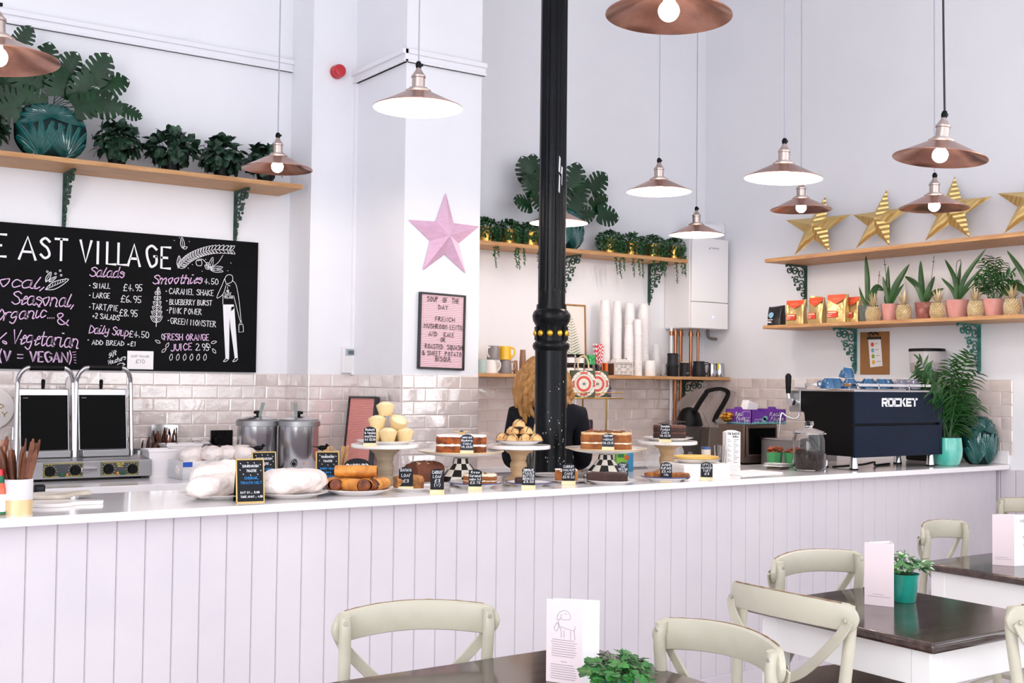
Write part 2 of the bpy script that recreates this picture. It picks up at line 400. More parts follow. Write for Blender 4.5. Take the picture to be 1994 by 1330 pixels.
# counter
ct = thing('service_counter', 'long white counter fronted with pale vertical boards under a white stone top', 'counter', (0, 0, 0))
b = MB().box(-1.2, XR-.012, CF, CB, ZC-.03, ZC)
b.build('stone_top', quartz, ct, bev=.004)
b = MB(); x = -1.2; PF = CF+.075
while x < XR-.05:
    x1 = min(x+.1, XR-.03); g = .0035; d = .006
    b.prism([(x+g, 0), (x1-g, 0), (x1, d), (x1, .02), (x, .02), (x, d)], .06, ZC-.03, lambda a, c, h: (a, PF+c, h)); x += .1
b.build('boarding', board_paint, ct, ang=15)
MB().box(-1.2, XR-.03, PF+.015, CB-.02, .0, ZC-.03).build('carcass', board_paint, ct)
MB().box(-1.2, XR-.03, PF-.012, PF+.016, 0, .075).build('plinth', board_paint, ct, bev=.003)
struct(MB().box(XR-.012, XR+.002, CF+.01, CB, ZC+.001, ZC+.08).build('upstand', quartz, wall_right, bev=.002))

# back worktop
bw = thing('worktop', 'white worktop along the back wall under the chalkboard', 'worktop')
WF = 5.83
MB().box(-1.2, XA-.012, WF, YB-.012, ZW-.035, ZW).box(XA-.012, XP-.012, WF, YA-.012, ZW-.035, ZW).build('slab', quartz, bw, bev=.003)
MB().box(-1.2, XP-.02, WF+.03, YA-.02, .1, ZW-.035).build('cupboard', board_paint, bw)
bw2 = thing('worktop', 'white worktop below the cup shelf, in the corner behind the counter', 'worktop')
MB().box(XE+.01, XR-.02, 6.05, YB-.012, ZW-.035, ZW).build('slab', quartz, bw2, bev=.003)
MB().box(XE+.02, XR-.03, 6.08, YB-.02, .1, ZW-.035).build('cupboard', board_paint, bw2)
bw3 = thing('worktop', 'white worktop by the right wall carrying the microwave, behind the counter', 'worktop')
MB().box(5.72, XR-.02, CB+.01, 6.04, ZW-.035, ZW).build('slab', quartz, bw3, bev=.003)
MB().box(5.75, XR-.03, CB+.03, 6.03, .1, ZW-.035).build('cupboard', board_paint, bw3)

# iron column
cx, cy = ony(1073, 800, CB+.06).x, CB+.065
col = thing('iron_column', 'black cast iron column with gold studs standing through the counter', 'column', (cx, cy, 0))
rl = .083
b = MB().lathe([(rl*1.12, 0), (rl*1.12, .1), (rl, .12), (rl, 1.665)], 40); b.build('shaft', black_gloss, col)
prof = [(rl, 1.66), (rl*1.12, 1.672), (rl*1.17, 1.685), (rl*1.12, 1.70), (rl*.98, 1.71), (rl*.98, 1.79), (rl*1.04, 1.80), (rl*1.15, 1.815), (rl*1.2, 1.84), (rl*1.12, 1.862), (rl*.95, 1.875), (rl*.93, 1.9)]
zc0 = ony(1073, 716, cy-rl).z - 1.66
b = MB().lathe([(r, z) for r, z in prof], 40); collar = b.build('collar', black_gloss, col)
ru = .071
def flute(a, z): return 1 - .075*max(0, cos(a*12))**.7 if z > 1.97 else 1
b = MB().lathe([(ru, 1.89), (ru, 1.96), (ru, 1.972), (ru, 2.0), (ru*.985, 3), (ru*.96, CEIL)], 144, wob=flute); b.build('fluted_shaft', black_gloss, col)
for k in range(10):
    a = 2*pi*(k+.35)/10
    MB().ball((0,0,0), .0165, 14, 8, (1, .75, 1)).build('stud', gold_paint, col, loc=(cos(a)*rl*1.0, sin(a)*rl*1.0, 1.75), rotz=a+pi/2)
    a2 = a + pi/10
    MB().box(-.004, .004, -.004, .006, -.035, .035).build('stud_divider', black_gloss, col, loc=(cos(a2)*rl*1.0, sin(a2)*rl*1.0, 1.75), rotz=a2+pi/2)
chip = M('chipped_paint', '#c9c9cc', .7)
b = MB()
for k in range(46):
    a = -pi/2 + R.uniform(-1.1, 1.0); z = R.choice([R.uniform(1.05, 1.5), R.uniform(1.05, 1.6), R.uniform(1.1, 1.35)])
    q = .0012*R.uniform(.6, 2.4); r_ = rl+.0006
    b.add([(cos(a+i*q/r_)*r_, sin(a+i*q/r_)*r_, z+j*q*1.7) for i, j in ((-1,-1),(1,-.6),(.8,1),(-.7,.8))], [(0,1,2,3)])
for (a, z, h, ww) in ((-1.72, 2.62, .045, .006), (-1.72, 2.52, .05, .005), (-1.52, 2.59, .022, .007), (-1.5, 2.55, .04, .003)):
    r_ = ru+.001
    b.add([(cos(a+i*ww/r_)*r_, sin(a+i*ww/r_)*r_, z+j*h) for i, j in ((-1,-.8),(.6,-1),(1,.7),(-.4,1))], [(0,1,2,3)])
b.build('paint_chip', chip, col)

# ------------------------------------------------------------------ pendant lamps
flex_grey = M('grey_flex', '#a9a7b2', .6); flex_black = M('black_flex', '#1d2026', .6)
bulb_m = M('lit_bulb', '#fff4e6', .4, emit=(BULB_COLOR, BULB_STRENGTH))
SH = [(.18, 0), (.1795, .004), (.150, .017), (.110, .037), (.070, .057), (.046, .068)]
def lamp(px, py, wpx, label, white, tilt=0, azim=0, flex=None):
    P = ray(px, py)*(FPX*.36/wpx/1.0) + CAM
    o = thing('pendant_lamp', label, 'lamp', P, 0, 'pendant lamps hung from the ceiling')
    tm = Matrix.Rotation(radians(tilt), 4, Vector((RT.x*cos(azim)+0, RT.y, 0)).cross(Vector((0,0,1))))
    b = MB().lathe(SH + [(.043, .0695)], 56); b.cur = 1
    b.lathe([(.042, .0665), (.046, .0655), (.070, .0545), (.110, .0345), (.150, .0145), (.1785, .0015), (.18, 0)], 56)
    b.xf(tm); b.build('shade', [copper, white_enamel if white else copper], o)
    b = MB().lathe([(.052, .066), (.052, .072), (.040, .075), (.038, .082), (.026, .084), (.026, .122), (.029, .124), (.029, .132), (.024, .137), (.012, .155), (.009, .166), (0, .166)], 28)
    b.xf(tm); b.build('lamp_holder', brass, o)
    b = MB().lathe([(.011, .164), (.013, .178), (.008, .19), (0, .19)], 14).cbox((.012, 0, .178), (.014, .008, .01)); b.xf(tm); b.build('cord_grip', black_plastic, o)
    t = tm @ Vector((0, 0, .186))
    b = MB().tube([t, (t.x*.8, t.y*.8, t.z+.3), (0, 0, CEIL-P.z)], .0032 if not flex else .0042, 8); b.build('flex', flex or flex_grey, o)
    b = MB().ball((0, 0, .014), .030, 18, 12, (1, 1, 1.0)).lathe([(.018, .036), (.013, .06), (.013, .075)], 14); b.xf(tm); b.build('bulb', bulb_m, o)
    return o
lamp(-5, 120, 230, 'copper pendant lamp cut by the photo edge in front of the large leaves', False, 3)
lamp(540, 330, 136, 'copper pendant lamp hanging in front of the end of the leafy plant shelf', False, 0)
lamp(814, 211, 174, 'white-glowing pendant lamp hanging before the pillar above the pink star', True)
lamp(1302, 31, 246, 'big copper pendant lamp at the top edge, nearest of all the lamps', False, -2)
lamp(1283, 374, 126, 'white-glowing pendant lamp hanging between the column and the lamp before the boiler', True)
lamp(1356, 458, 106, 'small white-glowing pendant lamp hanging right in front of the boiler', True)
lamp(1525, 348, 150, 'white-glowing pendant lamp left of the gold stars, above a copper one', True, -2)
lamp(1560, 409, 118, 'small copper pendant lamp covering the tip of the first gold star', False)
lamp(1830, 309, 178, 'copper pendant lamp on a black flex above the gold star shelf', False, -6, 0, flex_black)
lamp(1819, 406, 132, 'small copper pendant lamp hanging in front of the third gold star', False, -1)
lamp(1088, 435, 114, 'white-glowing pendant lamp half hidden behind the black column', True)
# ------------------------------------------------------------------ builders used along the walls
def shelf(name, label, x0, x1, y0, y1, z0, z1, mat):
    b = MB().box(x0, x1, y0, y1, z0, z1); o = b.build(name, mat, bev=.003); return tag(o, label, 'shelf')
def make_bracket(mat, label, D=.225, H=.29):
    o = thing('shelf_bracket', label, 'bracket', (0,0,0), 0, 'scrolled iron shelf brackets')
    q = lambda p: (0, -p[0], p[1])
    T = .011; X = (1, 0, 0)
    b = MB().bar([q((0, -.006)), q((D-.02, -.006))], .012, .02, X).bar([q((.006, 0)), q((.006, -H))], .012, .02, X); b.build('mounting_plate', mat, o)
    b = MB()
    def sp(c, r0, r1, a0, a1): b.bar([q(p) for p in spiral(c, r0, r1, a0, a1, 20)], [.0068-.0025*i/20 for i in range(21)], T, X)
    sp((.052, -.056), .044, .008, 1.6, 11.0); sp((.118, -.046), .034, .006, 3.3, -6.2); sp((.178, -.040), .030, .006, 1.7, 10)
    sp((.050, -.140), .038, .007, .4, 9.4); sp((.106, -.108), .028, .006, 2.4, -6.5); sp((.036, -.203), .027, .006, 1.2, 9.4)
    sp((.026, -.252), .018, .005, 1.0, 9.0); sp((.084, -.172), .016, .005, 3.6, -4)
    for c, r in (((.006, -H), .012), ((-.0 + .02, -H+.012), .009), ((.008, -H-.016), .008), ((D-.02, -.012), .010), ((.145, -.09), .008), ((.118, -.142), .010), ((.006, -.03), .010)):
        b.ball(q(c), r, 10, 6, (.8, 1, 1))
    b.build('scrollwork', mat, o, ang=60); return o
def leafpot_dark(label, loc, seed, Rr=.135, H=.26, group='leafy plants on the high shelf'):
    rr = random.Random(seed)
    o = thing('potted_foliage_plant', label, 'plant', loc, rr.uniform(0, 6), group)
    MB().lathe([(0, 0), (.042, 0), (.054, .085), (.057, .085), (.057, .095), (.05, .095), (.048, .08), (0, .08)], 24).build('pot', black_plastic, o)
    b = MB(); s = MB()
    for k in range(190):
        a = rr.uniform(0, 2*pi); el = rr.uniform(-.85, 1.5); r = Rr*rr.uniform(.6, 1.08)
        d = Vector((cos(a)*cos(el), sin(a)*cos(el), sin(el)))
        p = Vector((d.x*r, d.y*r, max(.03, .14 + d.z*(H-.14)*rr.uniform(.6, 1))))
        if p.y > .12: p.y = .12
        L = rr.uniform(.05, .075)
        ld = (d*.7 + Vector((rr.uniform(-.5,.5), rr.uniform(-.5,.5), rr.uniform(-.6,.3)))).normalized()
        b.leaf(p - ld*L*.4, ld, d + Vector((0,0,.5)), L, L*.72, rr.uniform(.1, .5), 4)
        if k % 5 == 0: s.tube([(0,0,.08), (p.x*.5, p.y*.5, .13), tuple(p)], .0018, 5)
    b.build('foliage', leaf_grey, o); s.build('stems', stem_dark, o); return o
def monstera_leaf(mb, base, d, nrm, L, W, bend=.2, seed=0):
    rr = random.Random(seed); d = Vector(d).normalized(); nrm = Vector(nrm); nrm = (nrm-d*nrm.dot(d)).normalized(); sd = d.cross(nrm)
    def P(t, u): return Vector(base) + d*(L*t) + sd*(W/2*u) - nrm*(bend*L*(t*t*.6 + .35*u*u))
    def wo(t): return max(.05, (1-abs(2*min(1,max(0,t))-.72)**2.1/ (1.28**2.1))**.6)
    N = 5
    for s_ in (-1, 1):
        for k in range(N):
            t0, t1 = k/N*.95, (k+1)/N*.95; i0, i1 = wo(t0)*.40, wo(t1)*.40
            n = len(mb.v)
            back = -.20 if k == 0 else 0
            f0, f1 = t0+.10+back, t1+.10
            g = .025 if k < N-1 else 0
            a0, a1 = f0+g, f1-g
            mb.add([P(t0, 0), P(t1, 0), P(t1+.03, s_*i1), P(t0+.03+back*.4, s_*i0),
                    P(a1-.02, s_*wo(a1)*.80), P(a1+.01, s_*wo(a1)*.95), P((a0+a1)/2+.03, s_*min(1.0, wo((a0+a1)/2)*1.04)), P(a0+.02, s_*wo(a0)*.95), P(a0-.01, s_*wo(a0)*.74)],
                   [(0,1,2,3), (3,2,4,8), (8,4,5,6,7)])
def moon_vase(label, loc, rx, rz, dep, rotz, group=None):
    o = thing('leaf_relief_vase', label, 'vase', loc, rotz, group)
    zc = rz*.93
    def surf(x, z, s=-1):
        q = max(0, 1-(abs(x)/rx)**2.4-(abs(z)/rz)**2.4); return s*dep*q**.42
    b = MB(); n, m = 40, 11; prof = []
    for s_ in (-1, 1):
        rings = []
        for j in range(m+1):
            k = sin(j/m*pi/2)
            rings.append([(k*rx*.985*(abs(cos(a))**.85)*(1 if cos(a) > 0 else -1), k*rz*.985*(abs(sin(a))**.85)*(1 if sin(a) > 0 else -1)) for a in [2*pi*i/n for i in range(n)]])
        base = len(b.v)
        for rg in rings:
            for x, z in rg: b.v.append(Vector((x, surf(x, z, s_)*.93, max(z+zc, 0))))
        for j in range(m):
            for i in range(n):
                f = (base+j*n+i, base+j*n+(i+1)%n, base+(j+1)*n+(i+1)%n, base+(j+1)*n+i); b.f.append(f if s_ < 0 else f[::-1]); b.mi.append(0)
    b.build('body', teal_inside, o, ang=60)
    b = MB()
    def blade(p, q, wd, s_):
        pts = []
        for i in range(9):
            t = i/8; x, z = p[0]+(q[0]-p[0])*t, p[1]+(q[1]-p[1])*t
            pts.append((x*rx, z*rz))
        n0 = len(b.v); dx, dz = (q[0]-p[0])*rx, (q[1]-p[1])*rz; l = sqrt(dx*dx+dz*dz); nx, nz = -dz/l, dx/l
        for i, (x, z) in enumerate(pts):
            ww = wd*(.35 + .9*sin(pi*min(1, i/8*.82+.06)))
            for u, h in ((-1, 0), (-.35, .007), (0, .0035), (.35, .007), (1, 0)):
                xx, zz = x+nx*u*ww, z+nz*u*ww
                sc = ((abs(xx)/rx)**2.2+(abs(zz)/rz)**2.2)
                if sc > 1: xx /= sc**.46; zz /= sc**.46
                b.v.append(Vector((xx, surf(xx, zz, s_)+s_*(h+.0015), max(.001, zz+zc))))
        for i in range(8):
            for k in range(4):
                f = (n0+i*5+k, n0+i*5+k+1, n0+(i+1)*5+k+1, n0+(i+1)*5+k); b.f.append(f if s_ > 0 else f[::-1]); b.mi.append(0)
    for s_ in (-1, 1):
        for ox, oz, lo, hi, cnt, ln in ((-.33, -.91, 62, 178, 9, 1.25), (.36, -.90, 2, 128, 10, 1.2), (-.08, .50, -8, 78, 6, 1.0), (-.08, .50, 108, 200, 6, .95), (-.08, .5, 82, 100, 2, .45)):
            for k in range(cnt):
                a = radians(lo+(hi-lo)*k/max(1, cnt-1)); x, z = ox, oz; st = 0
                while x*x+z*z*.97 < .985 and st < ln: x += cos(a)*.03; z += sin(a)*.03; st += .03
                blade((ox, oz), (x, z), .0145, s_)
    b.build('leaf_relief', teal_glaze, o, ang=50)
    MB().lathe([(.055, -.012), (.06, 0), (.05, .003), (.045, -.012)], 28, (0, 0, zc+rz*.96), 1, .55).build('mouth', teal_glaze, o)
    return o
def monstera_bunch(o, leaves, z0):
    b = MB(); s = MB()
    for k, (x, y, z, ang, L) in enumerate(leaves):   # leaf centre, in-plane direction, length
        a = radians(ang); d = Vector((cos(a), -.15, sin(a))); c = Vector((x, y, z))
        base = c - d*(L*.45)
        monstera_leaf(b, base, d, (R.uniform(-.45,.45), -1, R.uniform(-.3,.5)), L, L*.98, R.uniform(.05, .3), k)
        s.tube([(R.uniform(-.025, .025), 0, z0-.03), (base.x*.45, y*.4, z0 + (base.z-z0)*.5), tuple(base)], .0022, 6)
    b.build('leaves', leaf_dark, o, ang=70); s.build('stems', stem_dark, o)

# ------------------------------------------------------------------ left wall: high shelf
ZS = 2.622
shelf('plank_shelf', 'long wooden plank shelf above the chalkboard on green iron brackets', .3, 2.872, 6.35, YB-.002, ZS, ZS+.027, oak)
br = make_bracket(dark_iron, 'green iron bracket under the left shelf, the one nearer the photo edge'); br.location = (1.605, YB-.001, ZS)
copy_tree(br, (2.592, YB-.001, ZS), 0, 'green iron bracket under the right end of the shelf above the chalkboard')
ZS += .027
leafpot_dark('leafy dark plant in a black pot right beside the teal leaf vase', (1.83, 6.50, ZS), 1)
leafpot_dark('leafy dark plant in a black pot, second to the right of the teal vase', (2.135, 6.50, ZS), 2)
leafpot_dark('leafy plant in a black pot standing apart, third to the right of the teal vase', (2.43, 6.50, ZS), 3, .12)
leafpot_dark('leafy plant in a black pot half behind the copper lamp at the shelf end', (2.70, 6.51, ZS), 4, .11, .24)
leafpot_dark('dark leafy plant cut by the photo edge, left of the teal vase', (1.13, 6.47, ZS), 5, .13, .27)
vz = moon_vase('round teal vase of pierced leaf relief on the shelf above the chalkboard', (1.475, 6.48, ZS), .185, .155, .075, 0, 'teal leaf relief vases')
pl = thing('monstera_bunch', 'bunch of big dark split leaves standing in the vase above the chalkboard', 'plant', (1.475, 6.48, ZS), 0)
def rel(px, py, y, o): P = ony(px, py, o[1]+y); return (P.x-o[0], y, P.z-o[2])
L3 = []
for px, py, y, a, L in ((118,160,-.02,85,.20),(135,128,.04,60,.19),(165,170,-.03,70,.22),(192,135,.02,60,.21),(220,160,.03,20,.20),(170,205,-.06,20,.20),(205,205,-.02,-5,.21),(258,216,.0,-15,.14),
                       (75,145,.02,110,.19),(45,150,-.02,130,.21),(20,160,.03,140,.22),(60,190,-.05,150,.19),(15,195,-.04,170,.2),(8,215,-.06,200,.19),(48,72,.04,60,.15),(-30,150,0,150,.22),(90,110,.05,80,.18),(-20,110,.04,120,.2)):
    x, y_, z = rel(px, py, y, (1.475, 6.48, ZS)); L3.append((x, y_+R.uniform(-.03,.03), z, a, L*.80))
monstera_bunch(pl, L3, .30)

# ------------------------------------------------------------------ chalkboard, its writing in coloured chalk
YC = YB-.0205
cb = thing('chalkboard', 'large black menu chalkboard lettered by hand, on the wall over the grills', 'chalkboard', (0,0,0))
MB().box(.62, 2.736, YC, YB-.002, 1.537, 2.324).build('board', chalk_black, cb, bev=.001)
wh, pk = MB(), MB()
def Q(x, y, yy=YC): return ony(x, y, yy)
NB = Vector((0, -1, 0))
def ptext(mb, txt, x0, y0, x1, y1, cap, stroke, slant=0, yy=YC, gap=1.4, nrm=NB, lift=.0008):
    a, c = Q(x0, y0, yy), Q(x1, y1, yy); k = mpp((a+c)/2); ex = (c-a).normalized()
    letter(mb, txt, a, ex, Vector((0, 0, 1)), (c-a).length, cap*k, stroke*k, nrm, slant, gap, lift)
def pline(mb, pts, stroke, yy=YC, sm=True, close=False):
    pts = [tuple(p) for p in pts]
    if close: pts.append(pts[0])
    if sm and len(pts) > 2: pts = smooth(pts, 4)
    c = Q(*pts[0], yy); mb.ribbon([Q(x, y, yy) for x, y in pts], stroke*mpp(c), NB, .0008)
for ch, x0, x1, y0, y1 in (('E',-17,11,455,498),('A',37,69,460,504),('S',79,96,463,502),('T',107,130,465,506),('V',156,177,468,510),('I',190,197,471,513),('L',208,225,472,514),('L',230,248,474,515),('A',249,272,475,517),('G',286,304,478,519),('E',314,331,481,522),('H',-62,-30,450,493),('T',-105,-75,446,490)):
    ptext(wh, ch, x0, y1, x1, y1+(x1-x0)*.06, (y1-y0), 4.6)
for t, x0, y0, x1, y1, c in (('Local,',-24,556,84,563,23),('Seasonal,',22,592,142,598,25),('Organic',-10,625,88,618,22),('Vegetarian',22,669,152,678,27)): ptext(pk, t, x0, y0, x1, y1, c, 2.1, .25, gap=.5)
ptext(pk, '&', 112, 631, 133, 634, 22, 2); ptext(pk, '%', -14, 672, 12, 670, 22, 2); ptext(pk, '100', -62, 668, -18, 669, 22, 2)
for i in range(4): ptext(pk, '.', 93+4*i, 620, 95+4*i, 620, 9, 1.5)
ptext(pk, '(V = VEGAN)', -4, 703, 141, 706, 20, 2.2); ptext(pk, 'V = VEGAN', 9, 702, 133, 705, 18, 1.0)
for k in range(5): pline(pk, [(141+k, 686+5*k), (148, 685+5.5*k)], 1, sm=False)
ptext(pk, 'Salads', 174, 538, 240, 541, 18, 1.9, .3, gap=.6); ptext(pk, 'Smoothies', 297, 553, 392, 552, 17, 1.9, .3, gap=.6)
ptext(pk, 'Daily', 173, 649, 212, 651, 16, 1.7, .25, gap=.5); ptext(pk, 'Soup', 218, 652, 250, 655, 16, 1.7, .25, gap=.5)
ptext(pk, 'FRESH ORANGE', 320, 662, 406, 663, 12, 1.7); ptext(pk, 'JUICE', 333, 684, 373, 681, 13, 1.8)
for t, x0, y0, x1, y1, c in (('SMALL',181,561,214,562,10),('£4.95',240,566,276,567,13),('LARGE',181,580,213,581,10),('£6.95',235,588,274,590,13),('TART/PIE',179,602,229,606,11),('£8.95',232,615,267,617,13),('+2 SALADS',180,619,232,624,10),('£4.50',251,656,289,658,12),('ADD BREAD +£1',179,671,264,674,9),
        ('4.50',398,553,424,554,11),('CARAMEL SHAKE',329,572,415,576,11),('BLUEBERRY BURST',330,593,412,595,10),('PINK POWER',330,610,392,613,11),('GREEN MONSTER',332,630,420,637,11),('2.95',381,682,406,683,13)): ptext(wh, t, x0, y0, x1, y1, c, 1.2, .06)
for x, y in ((323,567),(324,586),(325,604),(327,624),(174,556),(174,575),(174,598),(171,662)): pline(wh, [(x, y), (x+1.5, y)], 1.6, sm=False)
ptext(wh, 'gift', 212, 694, 226, 691, 9, 1, .2, gap=.6); ptext(wh, 'Vouchers', 209, 711, 244, 700, 9, 1, .2, gap=.6)
pline(wh, [(227,712),(234,707),(243,710)], 1); pline(wh, [(239,706),(244,710),(239,712)], 1, sm=False)
def pleaf(mb, x, y, a, L, W, st=1.1, mid=True):
    ca, sa = cos(a), sin(a)
    f = lambda u, v: (x+ca*u-sa*v, y-sa*u-ca*v)
    pline(mb, [f(0,0), f(L*.3, W*.45), f(L*.65, W*.4), f(L,0), f(L*.65,-W*.4), f(L*.3,-W*.45), f(0,0)], st)
    if mid: pline(mb, [f(0,0), f(L*.8,0)], st*.7, sm=False)
br_pts = smooth([(346,522),(362,506),(385,494),(412,487),(447,487)], 5)
pline(wh, br_pts, 1, sm=False)
for k in range(1, len(br_pts), 1):
    x, y = br_pts[k]
    for s_ in (-1, 1): pleaf(wh, x, y, radians(38-k*1.8+s_*38), 13, 6, .9, False)
pleaf(wh, 348, 522, radians(88), 24, 8); pleaf(wh, 356, 484, radians(95), 22, 8); pleaf(wh, 357, 484, radians(20), 8, 5, 1, False)
pline(wh, [(385,508),(392,507),(392,517),(383,516),(383,507),(396,506),(408,524)], 1)
for a, L in ((75, 24), (110, 14), (8, 26), (-10, 27), (140, 12)): pleaf(wh, 408, 524, radians(a), L, 8, .9)
pline(wh, [(410,520),(424,512),(434,497)], .9)
for x, y in ((384,499),(374,515),(366,522),(339,468),(349,463),(393,528),(449,512),(443,527),(400,505),(368,470)): pline(wh, [(x,y),(x+1,y+.5)], 1, sm=False)
pline(wh, [(304,636),(305,600),(308,560)], 1.2)
for k in range(6):
    y = 628-11*k; sz = 17-2*k
    pleaf(wh, 304.5+k*.5, y, radians(48), sz, 7, 1); pleaf(wh, 304.5+k*.5, y, radians(132), sz, 7, 1)
pleaf(wh, 308, 572, radians(88), 13, 6, 1)
pleaf(wh, 88, 564, radians(24), 50, 14, 1.2); pleaf(wh, 89, 549, radians(62), 22, 8, 1.2); pleaf(wh, 95, 549, radians(35), 18, 6, 1.1)
for k in range(7): pline(wh, [(96+5*k, 561-2.2*k), (98+5*k, 555-2.2*k)], .8, sm=False)
for x, y in ((117,527),(119,536),(92,529),(108,533)): pline(wh, [(x-2,y),(x,y-2),(x+2,y),(x,y+2)], .9, close=True)
for i in range(6): pleaf(wh, 332+13.2*i, 702, radians(80), 13, 6, 1, False)
for x, y, a in ((315,686,40),(323,677,60),(312,668,150),(318,661,100),(411,668,15),(420,688,125),(409,677,130)): pleaf(wh, x, y, radians(a), 11, 5, 1, False)
# the chalk figure with a handbag
pline(wh, [(440,551),(438,542),(444,535),(452,537),(453,546),(448,551),(442,552)], 1); pline(wh, [(437,543),(432,556),(422,580),(434,573),(440,556)], 1)
pline(wh, [(452,546),(460,556),(466,590),(469,622)], 1); pline(wh, [(455,576),(461,600),(467,624)], 1); pline(wh, [(434,573),(434,592)], 1, sm=False); pline(wh, [(440,553),(448,557)], 1, sm=False)
for a_ in ([(465,632),(473,632),(474,646),(465,647)],): pline(wh, a_, 1.2, sm=False, close=True)
pline(wh, [(467,632),(469,623),(471,632)], 1)
n0 = len(wh.v)
for poly in ([(434,593),(455,593),(456,600),(447,610),(446,699),(439,699),(436,640)], [(445,600),(456,596),(463,697),(457,698),(449,640)]):
    wh.add([Q(x, y) + NB*.0008 for x, y in poly], [tuple(range(len(poly)))[::-1]])
for x, y in ((439,699),(457,699)): pline(wh, [(x,y),(x-4,y+5),(x+2,y+4),(x+6,y)], 1.2)
for t, x, y, ww in (('I',443,563,2),('EAST',438,575,12),('VILLAGE',436,581,18)): ptext(wh, t, x, y, x+ww, y, 5, .9)
pline(wh, [(443,566),(445,565),(444,569),(441,566),(443,566)], 1.6)
wh.build('white_chalk_lettering', chalk_white, cb); part_label(pk.build('pink_chalk_lettering', chalk_pink, cb), 'pink chalk lettering')
a, c = Q(248, 683), Q(298, 719.5)
gc = thing('voucher_card', 'small white gift voucher card stuck to the lower edge of the chalkboard', 'card', (a.x, YC-.001, c.z))
MB().box(0, c.x-a.x, -.0015, .0003, 0, a.z-c.z).build('card', paper, gc)
t = MB(); wd = c.x-a.x; hh = a.z-c.z
letter(t, 'EAST VILLAGE', (wd*.15, -.0018, hh*.66), (1,0,0), (0,0,1), wd*.68, hh*.10, .0022, NB); letter(t, '£10', (wd*.33, -.0018, hh*.34), (1,0,0), (0,0,1), wd*.32, hh*.2, .003, NB)
t.build('print', ink_grey, gc)

# ------------------------------------------------------------------ double contact grill
gx0, gx1, gy = 1.345, 1.966, 6.2
gr = thing('contact_grill', 'double steel contact grill with both black lids raised, on the back worktop', 'grill', (gx0, gy, ZW))
W = gx1-gx0
b = MB()
b.prism([(0, .012), (0, .10), (.16, .115), (.34, .115), (.36, .012)], 0, W, lambda a, c, d: (d, a, c))
b.build('base', steel_dull, gr, bev=.004)
for x in (.06, W-.06):
    for y in (.06, .3): MB().lathe([(0, -.0), (.022, 0), (.018, .014), (0, .014)], 14, (x, y, 0)).build('foot', black_plastic, gr)
ctrl = M('control_panel_grey', '#3c3e46', .4)
yellow_ink = M('yellow_print', '#d8c83e', .6)
for px0, px1 in ((84, 162), (196, 270)):
    A, B_ = ony(px0, 933, gy-.003), ony(px1, 903, gy-.003); x0, x1, z0, z1 = A.x-gx0, B_.x-gx0, .022, .094
    cp = MB().box(x0, x1, -.004, .002, z0, z1).build('control_panel', ctrl, gr, bev=.001)
    t = MB(); e = .004
    t.ribbon([(x0+e,-.004,z0+e),(x1-e,-.004,z0+e),(x1-e,-.004,z1-e),(x0+e,-.004,z1-e),(x0+e,-.004,z0+e)], .0022, NB)
    kx = [(.16, .052), (.80, .056)] if px0 < 100 else [(.2, .056), (.84, .052)]
    for u, zk in kx:
        X_, Z_ = x0+(x1-x0)*u, zk
        for j in range(14):
            a = 2*pi*j/14; t.ribbon([(X_+cos(a)*.029, -.004, Z_+sin(a)*.029), (X_+cos(a)*.035, -.004, Z_+sin(a)*.035)], .0018, NB)
        kb = MB().lathe([(0, -.005), (.026, -.005), (.026, .004), (.021, .018), (0, .019)], 26, (X_, -.004, Z_), axis=(0, -1, 0)).cbox((X_, -.024, Z_+.008), (.005, .006, .022)); kb.build('knob', black_plastic, cp)
    um = .47 if px0 < 100 else .58
    MB().cbox((x0+(x1-x0)*um, -.006, .034), (.026, .008, .02)).build('rocker_switch', M('green_switch', '#0c4a3a', .3), cp, bev=.002)
    MB().ball((x0+(x1-x0)*(um+.13 if px0 < 100 else um-.14), -.005, .034), .007, 12, 8).build('pilot_light', M('orange_lens', '#e0862c', .3), cp)
    if px0 > 100:
        letter(t, 'ROLLER', (x0+.082, -.004, .078), (1,0,0), (0,0,1), .035, .007, .0018, NB); letter(t, 'GRILL', (x0+.085, -.004, .066), (1,0,0), (0,0,1), .028, .007, .0018, NB)
    t.build('panel_print', yellow_ink, cp)
MB().cbox((W*.46, -.022, .062), (.08, .045, .012)).cbox((W*.46, -.044, .058), (.08, .006, .022)).build('drip_tray', steel, gr, bev=.003)
